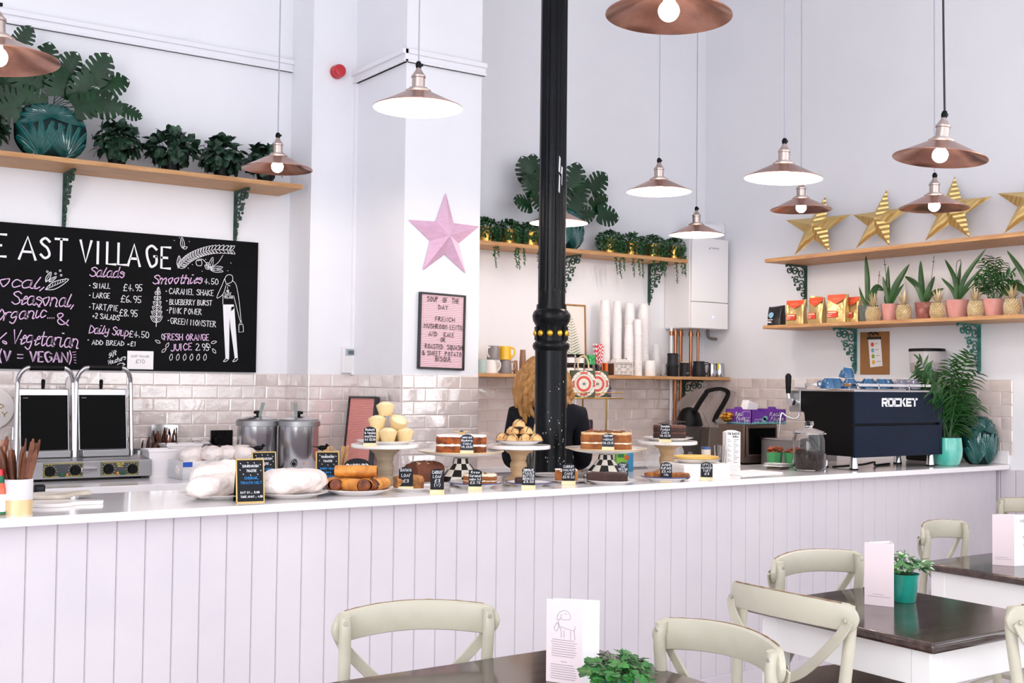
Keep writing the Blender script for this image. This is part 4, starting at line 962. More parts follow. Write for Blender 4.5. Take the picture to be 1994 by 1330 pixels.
# ------------------------------------------------------------------ cakes, stands
marble_top = marble; stand_wood = M('stand_wood', '#c2a27c', .5, mix=('#a98861', 6, .4, .7), stretch=(1, 1, 6)); stand_wood2 = M('stand_wood_grey', '#a8957d', .55, mix=('#8f7d66', 6, .4, .7), stretch=(1, 1, 6))
sponge = M('sponge', '#a0612f', .85, mix=('#7c4522', 30, .4, .68), bump=(120, .6, .004)); sponge_d = M('sponge_carrot', '#a4541f', .85, mix=('#5b2c16', 22, .42, .62), bump=(120, .6, .004))
choc = M('chocolate_sponge', '#3c2018', .7, mix=('#28130f', 25, .4, .7), bump=(70, .7, .006)); choc_ice = M('chocolate_icing', '#5a3126', .5, mix=('#6d3f2f', 9, .4, .7), bump=(30, .4, .004))
cream = M('buttercream', '#f1e3c9', .6, bump=(40, .4, .004)); caramel = M('caramel_icing', '#e3b98a', .5, bump=(30, .4, .004)); icing = M('white_icing', '#f6efe9', .5, bump=(30, .3, .004))
walnut = M('walnut_brown', '#7a4d2c', .7); pastry = M('golden_pastry', '#d9943f', .5, mix=('#a85f22', 20, .42, .7), bump=(60, .4, .004)); filling = M('roll_filling', '#5e2c18', .55, mix=('#8e4a20', 40, .42, .68), bump=(90, .7, .005))
def stand(label, px, py_top, wpx, Y, foot, wood=None):
    P = ony(px, py_top, Y); k = mpp(P); r = wpx/2*k; zt = P.z
    o = thing('cake_stand', label, 'cake stand', (P.x, Y, ZC), 0, 'cake stands along the counter'); h = zt-ZC
    if foot == 'wood':
        MB().lathe([(0, h-.018), (r*.97, h-.018), (r, h-.014), (r, h-.003), (r*.985, h), (0, h)], 64).build('stand_plate', marble_top, o)
        a = [(0, 0), (.066, 0), (.068, .008), (.055, .016), (.042, .022), (.034, h*.22), (.038, h*.3), (.040, h*.46), (.033, h*.56), (.037, h*.6), (.037, h*.64), (.043, h*.74), (.064, h-.03), (.066, h-.0185), (0, h-.0185)]
        MB().lathe(a, 40).build('pedestal', wood or stand_wood, o)
    else:
        MB().lathe([(0, h-.012), (r*.55, h-.014), (r*.8, h-.006), (r*.99, h+.007), (r, h+.010), (r*.985, h+.011), (r*.78, h), (r*.55, h-.006), (0, h-.006)], 64).build('stand_plate', porcelain, o)
        MB().lathe([(r*.97, h+.0085), (r*1.004, h+.0115), (r*1.006, h+.0095), (r*.99, h+.006)], 64).build('rim_line', gold_dip, o)
        b = MB(); pr = [(.112, 0), (.110, .010), (.088, h*.26), (.062, h*.47), (.040, h*.66), (.034, h*.84), (.042, h-.013)]; seg = 12; n0 = 0; sub = 4
        for i in range(len(pr)):
            for j in range(seg*sub): a = 2*pi*j/(seg*sub); b.v.append(Vector((pr[i][0]*cos(a), pr[i][0]*sin(a), pr[i][1])))
        for i in range(len(pr)-1):
            for j in range(seg*sub):
                j2 = (j+1) % (seg*sub); b.f.append((i*seg*sub+j, i*seg*sub+j2, (i+1)*seg*sub+j2, (i+1)*seg*sub+j)); b.mi.append((i//1+j//sub) % 2)
        b.build('pedestal', [M('check_white', '#ece6da', .2, coat=.5), M('check_black', '#0b0d10', .2, coat=.5)], o)
    return o, Vector((P.x, Y, zt)), r
def half_cake(name, label, c, r, rot, layers, cut=.25, seed=0):
    "layers: (part name, material, z0, z1, radius factor); the front of the cake is cut straight"
    o = thing(name, label, 'cake', c, rot); rr = random.Random(seed)
    for nm, mat, z0, z1, rf in layers:
        n = 44; b = MB(); R_ = r*rf; ys = -cut*r
        a0 = math.asin(ys/R_); out = [(R_*cos(a0+(pi-2*a0)*i/n), R_*sin(a0+(pi-2*a0)*i/n)) for i in range(n+1)]
        m = 16; fr = [(-R_*cos(a0)+(2*R_*cos(a0))*i/m, ys-.004*(1 if 0 < i < m else 0)-rr.uniform(0, .004)) for i in range(1, m)]
        poly = out + fr
        N = len(poly); base = len(b.v)
        for z, s_ in ((z0, .985), (z0+(z1-z0)*.25, 1.0), (z0+(z1-z0)*.75, 1.0), (z1, .975)):
            for x, y in poly: w_ = 1+rr.uniform(-.006, .006); b.v.append(Vector((x*s_*w_, y*s_*w_, z+rr.uniform(-.0012, .0012))))
        for q in range(3):
            for i in range(N): j = (i+1) % N; b.f.append((base+q*N+i, base+q*N+j, base+(q+1)*N+j, base+(q+1)*N+i)); b.mi.append(0)
        b.f.append(tuple(base+i for i in range(N))[::-1]); b.mi.append(0); b.f.append(tuple(base+3*N+i for i in range(N))); b.mi.append(0)
        b.build(nm, mat, o, ang=50)
    return o
def nuggets(b, n, rad, z, s, rr, jit=.4):
    for k in range(n):
        a = rr.uniform(0, 2*pi); q = sqrt(rr.random())*rad; b.ball((cos(a)*q, sin(a)*q, z+rr.uniform(0, s*jit)), s*rr.uniform(.6, 1.1), 8, 6, (1.4, .9, .6))
def viewdir(P): return Vector((P[0], P[1], 0)).normalized()

# stand 1: muffins
o, T, r = stand('marble topped cake stand with turned wooden foot, carrying the pile of muffins', 750, 864, 132, 4.58, 'wood', stand_wood2)
pl1 = thing('serving_plate', 'white plate of pale muffins on the left marble stand', 'plate', T, 0, 'plates of cakes along the counter')
MB().lathe([(0, 0), (.10, 0), (.105, .004), (.128, .014), (.130, .016), (.127, .016), (.10, .0085), (0, .008)], 56).build('dish', porcelain, pl1)
case = M('muffin_case', '#e8cf9c', .7, mix=('#dcbf86', 8, .4, .7)); crumb = M('muffin_top', '#eedcb4', .8, mix=('#dcb880', 12, .45, .75))
def muffin(label, loc, tilt=(0,0), s=1.0):
    o = thing('muffin', label, 'muffin', loc, 0, 'pile of muffins on the left cake stand'); o.rotation_euler = (tilt[0], tilt[1], R.uniform(0, 6))
    MB().lathe([(0, 0), (.025*s, 0), (.027*s, .002), (.040*s, .044*s), (.041*s, .050*s), (.039*s, .050*s), (.026*s, .004), (0, .004)], 72, wob=lambda a, z: 1+.022*cos(a*24)*(1 if z > .001 else 0)).build('paper_case', case, o)
    MB().lathe([(.0375*s, .045*s), (.036*s, .052*s), (.024*s, .060*s), (.01*s, .064*s), (0, .064*s)], 30).build('crumb', crumb, o)
vd = viewdir(T); sd = Vector((vd.y, -vd.x, 0)); zb = T.z+.009
def cpos(u, v, h): return T + sd*u + vd*v + Vector((0, 0, h))
for u, v, h, t, lab in ((-.055,-.03,.009,(0,0),'bottom row, nearest the price tag'),(.012,-.045,.009,(0,0),'front of the bottom row, in the middle'),(.085,-.01,.009,(0,0),'right end of the bottom row'),(-.02,.05,.009,(0,0),'bottom row, behind the others'),(.06,.06,.009,(0,0),'bottom row, at the back right'),
        (-.035,-.01,.062,(.1,-.06),'second row, on the left'),(.045,.0,.066,(.35,.45),'second row, tipped over to the right'),(.0,.01,.122,(0,.05),'alone on top of the pile')):
    muffin('pale muffin in a paper case, '+lab, cpos(u, v, h), t, 1.0)
price_tag('slate tag for the muffins standing on the left marble stand', 720, 870, 24, 39, ['Rhubarb', '& Vanilla', 'muffins', '(v) £2.50'], T.z, .1)

# sausage roll plate
_, c, r = plate('white plate of golden sausage rolls with a big slate sign behind', 695, 966, 140, .024)
def roll(label, loc, rot, L, tilt=0):
    o = thing('sausage_roll', label, 'pastry', loc, rot, 'sausage rolls on the white plate'); w_ = .031
    b = MB(); n, m = 10, 18
    for i in range(n+1):
        t = i/n; e = .94+.06*sin(pi*t)
        for k in range(m): a = 2*pi*k/m; b.v.append(Vector(((t-.5)*L, cos(a)*w_*e*1.12, w_*.82+sin(a)*w_*.82*e*(1+.03*sin(9*t*pi+k)))))
    for i in range(n):
        for k in range(m): j = (k+1) % m; b.f.append((i*m+k, i*m+j, (i+1)*m+j, (i+1)*m+k)[::-1]); b.mi.append(0)
    b.build('pastry', pastry, o)
    for s_ in (-1, 1): MB().lathe([(0, .004), (w_*.5, .003), (w_*.74, 0), (w_*.78, -.004)], 18, (s_*L/2, 0, w_*.82), axis=(s_, 0, 0)).build('filling', filling, o)
    o.rotation_euler.x = tilt
sdc = Vector((viewdir(c).y, -viewdir(c).x, 0)); vdc = viewdir(c)
fr = -pi/2+face(c)
for u, v, h, rt, L, lab in ((-.095,-.005,.016,fr+.2,.10,'far left, its cut end showing'),(-.02,-.035,.016,fr+.9,.10,'second along the front'),(.035,-.01,.016,fr-.1,.10,'showing red filling, third along'),(.085,.01,.016,fr-.5,.10,'right end of the plate'),(-.02,.05,.016,fr+1.4,.17,'lying at the back of the plate'),(-.005,.015,.066,fr+1.5,.17,'long one lying across on top')):
    roll('golden sausage roll, '+lab, c+sdc*u+vdc*v+Vector((0,0,h)), rt, L)
P = c+vdc*.16; o = thing('shelf_sign', 'wide rounded black sign for smoky red pepper rolls behind the plate', 'sign', (P.x, min(P.y, CB-.03), ZC), face(c))
k = mpp(P); w_ = 51*k
b = MB(); b.prism(arch(w_, .135, .03), -.002, .002, lambda a, cc, d: (a, d, cc)); b.build('slate', slate, o); MB().box(-w_*.3, w_*.3, -.012, .012, 0, .014).build('foot', tag_wood, o)
t = MB(); letter(t, 'SMOKY RED', (-w_*.43, -.0022, .085), (1,0,0), (0,0,1), w_*.86, .026, .0036, NB, .1); letter(t, 'PEPPER &', (-w_*.44, -.0022, .048), (1,0,0), (0,0,1), w_*.8, .026, .0036, NB, .1); letter(t, 'SAUSAGE', (-w_*.4, -.0022, .016), (1,0,0), (0,0,1), w_*.8, .022, .0032, NB, .1); t.build('chalk_lettering', chalk_white, o)
# wooden cutlery in a holder
P = ony(650, 905, 5.0); P = Vector((ony(655, 900, CB-.07).x, CB-.07, ZC))
o = thing('wooden_cutlery_tub', 'paper tub of wooden forks and spoons behind the bird chalk sign', 'container', P)
MB().lathe([(0, 0), (.042, 0), (.05, .08), (.047, .08), (.04, .004), (0, .004)], 32).build('tub', M('kraft_paper', '#b08a60', .8), o)
birch = M('birch_wood', '#cfa473', .6, mix=('#b58553', 9, .4, .7))
cutlery('wooden fork or spoon standing in the paper tub', P, 14, .30, .165, birch, 17, kind='teaspoon')

# banana loaf
_, c, r = plate('white plate with the cut banana loaf', 800, 958, 82, .016)
fc = face(c)
def loaf(label, loc, rot, L, W_, H_, mat, top=None, seed=0, cat='cake', name='loaf_cake', group=None):
    o = thing(name, label, cat, loc, rot, group); rr = random.Random(seed); b = MB(); n = 12
    prof = [(-.42, 0), (.42, 0), (.5, .62), (.47, .80), (.33, .93), (.12, 1), (-.12, 1), (-.33, .93), (-.47, .80), (-.5, .62)]
    for i in range(n+1):
        t = i/n; hh = 1-.10*abs(2*t-1)**3
        for x, z in prof: b.v.append(Vector(((t-.5)*L, x*W_*(1+rr.uniform(-.02, .02)), z*H_*hh*(1+rr.uniform(-.02, .02)))))
    m = len(prof)
    for i in range(n):
        for k in range(m): j = (k+1) % m; b.f.append((i*m+k, i*m+j, (i+1)*m+j, (i+1)*m+k)); b.mi.append(0)
    b.f.append(tuple(range(m))[::-1]); b.mi.append(0); b.f.append(tuple(n*m+k for k in range(m))); b.mi.append(0)
    b.build('cake', mat, o, ang=50)
    if top:
        b = MB()
        for k in range(46): b.ball((rr.uniform(-.45, .45)*L, rr.uniform(-.36, .36)*W_, H_*.97-.012*rr.random()), .006*rr.uniform(.5, 1.2), 8, 5, (1.3, 1, .6))
        b.build('topping', top, o)
    return o
banana = M('banana_crumb', '#b27a45', .85, mix=('#6b3f20', 26, .42, .66), bump=(90, .6, .004))
loaf('half a brown banana loaf with a pale cut end, on a white plate', c+Vector((0, .02, .010)), fc+.25, .115, .075, .056, banana, None, 1)
price_tag('arched slate tag for the banana loaf, in front of its plate', 790, 956, 28, 47, ['BANANA', 'LOAF', '£3'], ZC+.002, 0, None, .15)
# carrot loaf on a marble slab
P = onz(852, 946, ZC)
o = thing('marble_slab', 'white square marble slab under the chocolate crusted carrot loaf', 'slab', (P.x, P.y+.07, ZC), .15); MB().box(-.11, .11, -.085, .085, 0, .014).build('slab', marble, o, bev=.002)
loaf('dark crusted loaf with chopped nuts on top, on the marble slab', (P.x-.01, P.y+.10, ZC+.0145), .2, .16, .095, .09, M('dark_crust', '#7a4530', .7, mix=('#59301f', 14, .4, .7)), M('nut_crumbs', '#c7a184', .7), 2)
price_tag('slate tag for the carrot loaf, in front of the marble slab', 851, 963, 27, 50, ['CARROT', 'LOAF', '£3', '(V)'], ZC, 0, None, .14)
# stand 2: carrot cake
o, T, r = stand('cake stand with a black and white checked foot under the carrot cake', 898, 882, 166, 4.50, 'check')
zb = T.z-.004
h_ = .088
ck = half_cake('carrot_cake', 'tall orange brown carrot cake with cream filling and a yellow flower on top', (T.x, T.y, zb), .115, face(T), [('sponge', sponge_d, 0, .036, 1), ('cream_filling', icing, .035, .046, .99), ('sponge', sponge_d, .045, .078, 1), ('icing', icing, .077, .086, .985)], .35)
b = MB()
for k in range(7): a = 2*pi*k/7; b.leaf((cos(a)*.008, -.01+sin(a)*.008, .09), (cos(a), sin(a), .75), (0,0,1), .036, .024, .3, 4)
b.build('flower', M('yellow_petal', '#ecd492', .6), ck); MB().ball((0, -.01, .098), .011, 12, 8, (1, 1, .8)).build('blueberry', M('blueberry', '#272a3e', .4), ck)
price_tag('slate tag on the checked stand in front of the carrot cake', 909, 884, 25, 38, ['Lemon and', 'Blueberry', 'Cake', 'Wh £3.85'], T.z+.006, 0, slate_blue)
# rose caramel cake
_, c, r = plate('blue patterned plate with the thin caramel layer cake', 925, 952, 104, .024, M('blue_line', '#34427a', .3))
ck = half_cake('caramel_cake', 'low two layer caramel cake with pale icing and pecans', c+Vector((.045, .03, .0095)), .075, face(c)+.1, [('sponge', sponge, 0, .016, 1), ('cream_filling', cream, .0155, .021, .98), ('sponge', sponge, .0205, .038, 1), ('icing', cream, .037, .047, .985)], .6)
b = MB(); nuggets(b, 7, .055, .05, .008, random.Random(3)); b.build('pecans', walnut, ck)
price_tag('slate tag for the caramel cake, in front of the blue patterned plate', 925, 955, 26, 41, ['Rose', 'Caramel', 'cake (v)', '£2.75'], ZC, 0, None, .13)
# stand 3: coconut macaroons
o, T, r = stand('marble topped cake stand with a wooden foot beside the black column, under the macaroons', 1010, 866, 124, 4.50, 'wood')
pl3 = thing('serving_plate', 'blue rimmed plate of drizzled macaroons on the marble stand by the column', 'plate', T, 0, 'plates of cakes along the counter')
MB().lathe([(0, 0), (.07, 0), (.075, .003), (.113, .02), (.115, .022), (.112, .022), (.072, .008), (0, .0075)], 56).build('dish', porcelain, pl3); MB().lathe([(.109, .0195), (.1155, .0228), (.116, .021)], 56).build('rim_line', M('blue_line', '#34427a', .3), pl3)
coco = M('coconut', '#e6bd83', .8, mix=('#b9803f', 40, .42, .7), bump=(140, .8, .005)); drizzle = M('chocolate_drizzle', '#3a1d14', .4)
vd = viewdir(T); sd = Vector((vd.y, -vd.x, 0))
def macaroon(label, u, v, h, s=1.0, seed=0):
    rr = random.Random(seed); o = thing('macaroon', label, 'biscuit', T+sd*u+vd*v+Vector((0,0,h)), rr.uniform(0, 6), 'coconut macaroons on the stand by the column')
    MB().lathe([(0, 0), (.028*s, 0), (.030*s, .008*s), (.025*s, .024*s), (.013*s, .036*s), (0, .039*s)], 22, wob=lambda a, z: 1+.05*sin(a*5+z*200+seed)).build('coconut', coco, o)
    MB().lathe([(0, -.001), (.029*s, -.001), (.031*s, .004*s), (.029*s, .008*s)], 22).build('dipped_base', drizzle, o)
    b = MB()
    for k in range(5):
        x = (-.018+.009*k)*s; b.tube([(x, -.024*s, .016*s), (x+.003, -.012*s, .031*s), (x+.001, 0, .0385*s), (x+.004, .012*s, .031*s), (x+.002, .024*s, .016*s)], .0016, 5)
    b.build('drizzle', drizzle, o)
for k, (u, v, h, lab) in enumerate(((-.075,-.01,.013,'at the left rim of its plate'),(-.03,-.03,.011,'front row, left of the price tag'),(.03,-.035,.011,'front row, right of the price tag'),(.08,-.01,.013,'at the right rim of its plate'),(-.045,.045,.011,'back row, on the left'),(.05,.045,.011,'back row, on the right'),(-.028,-.0,.045,'second layer, on the left'),(.035,.0,.045,'second layer, on the right'),(.0,.01,.078,'at the very top of the pile'))):
    macaroon('drizzled coconut macaroon '+lab, u, v, h, 1.08, k)
price_tag('slate tag for coconut macaroons on the stand by the column', 1012, 864, 25, 41, ['COCONUT', 'Macaroons', '£1.50'], T.z, .05, None, .16)
# brownie plate
_, c, r = plate('small blue patterned plate with a last brownie', 1030, 948, 92, .017, M('blue_line', '#34427a', .3))
loaf('single chocolate brownie half behind its slate tag', c+Vector((-.05, -.01, .0095)), face(c)+.2, .05, .05, .032, choc, None, 5)
price_tag('slate tag listing chocolate peanut butter brownie, left of the column foot', 1029, 953, 26, 44, ['CHOCOLATE', 'PEANUT', 'BUTTER', 'BROWNIE', '£3.50'], ZC, -.03, None, .12)
# carrot slices
_, c, r = plate('white plate with two slices of walnut cake at the foot of the column', 1106, 941, 74, .012)
plate('empty white plate behind the brownie, touching the column', 1072, 930, 84, .012)
loaf('slice of yellow walnut cake showing left of its tag', c+Vector((-.045, .01, .0095)), face(c)+1.5, .05, .038, .055, sponge, icing, 6); loaf('slice of yellow walnut cake showing right of its tag', c+Vector((.03, -.005, .0095)), face(c)+1.5, .05, .038, .055, M('golden_sponge', '#c98f4c', .85, mix=('#a86c2c', 22, .4, .7), bump=(120, .6, .004)), icing, 7)
price_tag('slate tag for carrot walnut cake right of the column foot', 1107, 944, 26, 41, ['CARROT', 'WALNUT', 'CAKE', '£2.75 (v)'], ZC, 0, None, .13)
# stand 4: coffee and walnut cake
o, T, r = stand('cake stand with a black and white checked foot under the coffee walnut cake', 1180, 876, 158, 4.44, 'check')
ck = half_cake('coffee_walnut_cake', 'tall coffee cake cut straight, topped with icing and walnut halves', (T.x+.0, T.y, T.z-.004), .125, face(T)-.1, [('sponge', sponge, 0, .036, 1), ('cream_filling', cream, .035, .043, .985), ('sponge', sponge, .042, .080, 1), ('icing', caramel, .079, .090, .985)], .42)
b = MB(); rr = random.Random(5)
for k in range(13): a = 2*pi*k/13+.2; q = .095 if k % 2 else .05; b.ball((cos(a)*q, max(-.04, sin(a)*q), .093), .0105, 10, 6, (1.5, 1, .55))
b.build('walnuts', walnut, ck)
price_tag('slate tag for the coffee and walnut cake, on its checked stand', 1184, 876, 23, 32, ['Coffee and', 'walnut', 'Wh £3.75'], T.z+.006, 0, slate_blue, .16)
# chocolate loaf plate
_, c, r = plate('white plate with a dark crackled chocolate cake slab', 1189, 945, 104, .02)
loaf('dark crackled chocolate orange cake in front of the checked foot', c+Vector((-.01, .015, .0095)), face(c)+.08, .185, .085, .046, choc, None, 8)
price_tag('blue grey slate tag stuck into the crackled chocolate cake', 1213, 934, 21, 34, ['CHOC', 'OR', 'ORANGE', 'CAKE', '£3 (v)'], ZC+.012, -.1, slate_blue, .12)
# stand 5: chocolate fudge cake
o, T, r = stand('marble topped cake stand with a wooden foot under the chocolate cake, furthest right', 1299, 858, 117, 4.52, 'wood')
pl5 = thing('serving_plate', 'plain white plate on the right marble stand, half empty', 'plate', T, 0, 'plates of cakes along the counter')
MB().lathe([(0, 0), (.085, 0), (.09, .003), (.132, .016), (.134, .018), (.131, .018), (.088, .008), (0, .0075)], 56).build('dish', porcelain, pl5)
ck = half_cake('chocolate_cake', 'slab of dark chocolate fudge cake with chocolate flakes laid on top', T+Vector((.035, .02, .009)), .085, face(T)+.25, [('sponge', choc, 0, .028, 1), ('fudge_filling', choc_ice, .0275, .034, 1), ('sponge', choc, .0335, .058, 1), ('icing', choc_ice, .057, .07, 1)], .5)
for k in range(5): MB().cbox((-.03+.02*k, .0+.008*(k % 2), .075+.004*k), (.07, .012, .003), Matrix.Rotation(.5-.25*k, 3, 'Z') @ Matrix.Rotation(.12, 3, 'Y')).build('chocolate_shard', drizzle, ck)
price_tag('slate tag for the chocolate cake, on the right marble stand', 1295, 862, 23, 37, ['Chocolate', 'Fudge', 'Cake', 'Wh £3.70'], T.z, 0, None, .13)
# flapjacks
_, c, r = plate('blue rimmed white plate of flapjack squares', 1296, 939, 97, .024, M('blue_line', '#34427a', .3))
oat = M('oat_flapjack', '#a8682f', .75, mix=('#6f3d1b', 45, .42, .66), bump=(110, 1, .008)); sdc = Vector((viewdir(c).y, -viewdir(c).x, 0)); vdc = viewdir(c)
for u, v, rt, lab in ((-.065,.01,.2,'left end of its plate'),(-.02,.04,-.1,'behind the price tag'),(.035,-.0,.15,'right of the price tag'),(.078,.02,-.2,'right end of its plate')):
    loaf('golden oat flapjack at the '+lab if 'end' in lab else 'golden oat flapjack '+lab, c+sdc*u+vdc*v+Vector((0,0,.012)), face(c)+rt, .062, .062, .028, oat, oat, int(u*1000)+99, 'flapjack', 'flapjack', 'flapjacks on the blue rimmed plate')
price_tag('arched slate tag in front of the flapjacks', 1297, 939, 23, 39, ['ALMOND', 'FLAPJACK', '£3.40', 'Wh'], ZC, 0, None, .14)
# tart on a white box
P = onz(1392, 936, ZC); o = thing('cake_box', 'flat white cake box raising the almond tart', 'box', (P.x, P.y+.13, ZC), face(P)*.25); MB().box(-.13, .13, -.10, .10, 0, .075).build('body', M('white_card', '#f2efee', .6), o, bev=.002); MB().box(-.132, .132, -.102, .102, .055, .078).build('lid', M('white_card', '#f2efee', .6), o, bev=.002)
cT = Vector((P.x, P.y+.13, ZC+.0785))
o = thing('serving_plate', 'dark rimmed white plate with the almond tart on top of the white box', 'plate', cT, 0, 'plates of cakes along the counter')
MB().lathe([(0, 0), (.075, 0), (.08, .003), (.118, .02), (.12, .022), (.117, .022), (.078, .008), (0, .0075)], 56).build('dish', porcelain, o); MB().lathe([(.114, .0195), (.1206, .0228), (.121, .021)], 56).build('rim_line', M('brown_line', '#4a3428', .3), o)
MB().lathe([(0, .0085), (.095, .0085), (.108, .032), (.105, .033), (.1, .03), (0, .028)], 60, wob=lambda a, z: 1+.018*cos(a*30) if z > .02 else 1).build('tart', M('tart_pastry', '#e9c56f', .6, mix=('#d9a548', 14, .4, .7), bump=(60, .4, .004)), thing('almond_tart', 'shallow yellow almond tart on the dark rimmed plate', 'tart', cT), loc=(0,0,0))
price_tag('slate tag for the apple almond tart, in front of the white box', 1376, 936, 23, 36, ['APPLE', 'ALMOND', 'TART', '£3'], ZC, 0, None, .14)
# glass of knives, spoons beside the column
P = Vector((ony(1034, 905, 4.62).x, 4.64, ZC)); o = thing('tall_glass', 'tall clear glass holding cake knives, at the left of the column foot', 'glass', P)
MB().lathe([(0, .006), (.028, .006), (.034, .13), (.031, .13), (.026, .01), (0, .01)][::1], 32).build('body', glass_m, o)
cutlery('cake knife with a pale handle standing in the tall glass', P + Vector((0,0,.006)), 4, .12, .24, M('pale_horn', '#cdb592', .5), 23)
# ------------------------------------------------------------------ back wall behind the column: two shelves
ZU = 2.404
shelf('plank_shelf', 'wooden shelf of trailing plants on the back wall behind the black column', XE+.003, 6.055, 6.44, YB-.002, ZU, ZU+.028, oak)
copy_tree(br, (5.065, YB-.001, ZU), 0, 'green iron bracket under the trailing plant shelf, just right of the column')
copy_tree(br, (5.885, YB-.001, ZU), 0, 'green iron bracket under the trailing plant shelf, beside the boiler')
ZU += .028
pot_gold = M('gold_pot', '#d1a455', .3, metal=.9, bump=(60, .2, .002)); string_leaf = M('string_leaf', '#1d4a2a', .4, mix=('#41703a', 30, .4, .7))
def string_plant(label, px, seed, back=False, drops=()):
    rr = random.Random(seed); P = ony(px, 470, 6.56)
    o = thing('trailing_plant', label, 'plant', (P.x, 6.555, ZU), 0, 'trailing plants in gold pots')
    MB().lathe([(0, 0), (.052, 0), (.056, .004), (.060, .105), (.056, .105), (.052, .01), (0, .01)], 32).build('pot', pot_gold, o)
    b = MB()
    for k in range(620):
        a = rr.uniform(0, 2*pi); el = rr.uniform(-.75, 1.5); d = Vector((cos(a)*cos(el), sin(a)*cos(el), sin(el)))
        p = Vector((d.x*.098, d.y*.085, .098+d.z*(.062 if d.z > 0 else .085)))
        if p.y > .1: p.y = .1
        q = d*.6+Vector((rr.uniform(-.5,.5), rr.uniform(-.5,.5), -.25)); b.leaf(p*rr.uniform(.86, 1.06), q, d, rr.uniform(.018, .028), .015, .3, 2)
    b.build('foliage', string_leaf, o)
    for dx, ln in drops:
        b = MB(); s = MB()
        x0, y0 = dx, -.085-abs(rr.uniform(0, .012)); pts = [(x0*.6, -.03, .12), (x0*.9, -.075, .115), (x0, y0, .09)] + [(x0+.006*sin(j), y0-.006, .09-ln*j/8) for j in range(1, 9)]
        s.tube(pts, .0012, 5); n = int(ln/.0042)
        for j in range(n):
            z = .10-ln*j/n; a = rr.uniform(0, 2*pi); taper = .55+.6*(1-j/n)
            b.leaf((x0+rr.uniform(-.004,.004)+.006*sin(8*j/n), y0-.004, z), (cos(a), -abs(sin(a))*.7-.2, rr.uniform(-.9, .1)), (0,-.6,1), rr.uniform(.020, .028)*taper, .018*taper, .3, 2)
        hs_ = b.build('hanging_strand', string_leaf, o); s.build('stem', stem_green, hs_)
    return o
for px, sd_, dr, lab in ((942, 1, ((.03, .27), (.045, .2)), 'leftmost, cut by the white pillar'), (990, 2, ((-.005, .26), (.02, .27), (.06, .24)), 'second from the pillar'), (1032, 3, ((.0, .25), (.03, .27)), 'partly behind the column, left of the vase'),
        (1186, 4, ((-.01, .25), (.03, .28), (.06, .22)), 'first to the right of the column'), (1228, 5, ((-.06, .26), (.0, .25), (.03, .26)), 'second to the right of the column'), (1271, 6, ((-.07, .29), (.0, .23), (.03, .24)), 'third to the right of the column'), (1312, 7, ((-.06, .28), (-.01, .21), (.03, .24), (.07, .31)), 'at the right end of its shelf, touching the boiler')):
    string_plant('trailing plant in a gold pot, '+lab, px, sd_, False, dr)
P = ony(1097, 475, 6.56)
moon_vase('round teal leaf relief vase half hidden by the column and a white lamp', (P.x, 6.555, ZU), .165, .155, .075, 0, 'teal leaf relief vases')
pl = thing('monstera_bunch', 'bunch of dark split leaves fanning out on both sides of the black column', 'plant', (P.x, 6.555, ZU)); L4 = []
for px, py, y, a, L in ((1022,332,-.02,115,.19),(1040,325,.03,95,.18),(1052,350,.0,80,.2),(1030,360,-.05,125,.17),(1018,395,-.03,170,.17),(1045,390,-.06,150,.17),(1116,345,.0,80,.21),(1128,368,-.03,60,.2),(1163,357,.02,45,.21),(1125,395,-.06,60,.21),(1165,395,.0,35,.18),(1140,418,-.05,10,.17),(1180,420,-.02,-8,.2),(1075,330,.03,90,.2),(1080,370,-.04,90,.2)):
    x, y_, z = rel(px, py, y, (P.x, 6.555, ZU)); L4.append((x, y_+R.uniform(-.03,.03), z, a, L*.86))
monstera_bunch(pl, L4, .30)

# boiler, flue, pipes
b_x0, b_x1, b_y, b_z0, b_z1 = 6.045, 6.425, 6.395, 1.915, 2.60
bo = thing('wall_boiler', 'white wall hung boiler in the corner, a small lamp in front of it', 'boiler', (0,0,0))
boiler_m = M('boiler_white', '#f3f1f2', .3)
MB().box(b_x0, b_x1, b_y+.02, YB-.002, b_z0, b_z1).build('case', boiler_m, bo, bev=.012, seg=3)
fz = onx(1350, 587, b_x0).z; fz = ony(1350, 587, b_y).z
n = 8; pr = [(b_x0+.002+(b_x1-b_x0-.004)*i/n, b_y-.012*sin(pi*i/n)) for i in range(n+1)] + [(b_x1-.002, b_y+.022), (b_x0+.002, b_y+.022)]
MB().prism(pr, fz+.003, b_z1-.001, lambda a, c, d: (a, c, d)).build('cover', boiler_m, bo, bev=.004)
MB().prism(pr, b_z0+.001, fz-.002, lambda a, c, d: (a, c, d)).build('control_flap', boiler_m, bo, bev=.004)
xm = (b_x0+b_x1)/2
MB().ball((xm+.02, b_y-.013, b_z0+.09), .007, 12, 8).build('pilot_light', M('blue_led', '#4a50ff', .3, emit=((.2,.22,1), 3)), bo)
t = MB(); zz = ony(1395, 486, b_y).z
t.add([(xm-.03, b_y-.0135, zz), (xm-.022, b_y-.0135, zz-.008), (xm-.002, b_y-.0135, zz+.018), (xm-.02, b_y-.0135, zz+.004)], [(0,1,2,3)]); letter(t, 'WORCESTER', (xm+.0, b_y-.0135, zz), (1,0,0), (0,0,1), .075, .010, .0018, NB)
t.build('maker_mark', ink_grey, bo)
MB().tube(smooth([(b_x0+.12, 6.55, b_z1-.01), (b_x0+.12, 6.55, b_z1+.05), (b_x0+.15, 6.55, b_z1+.085), (b_x0+.2, 6.55, b_z1+.09), (XR-.01, 6.55, b_z1+.09)], 5), .052, 24).build('flue', boiler_m, bo)
MB().lathe([(.05, 0), (.078, 0), (.078, .018), (.053, .022)], 32, (XR-.024, 6.55, b_z1+.09), axis=(1, 0, 0)).build('flue_collar', boiler_m, bo)
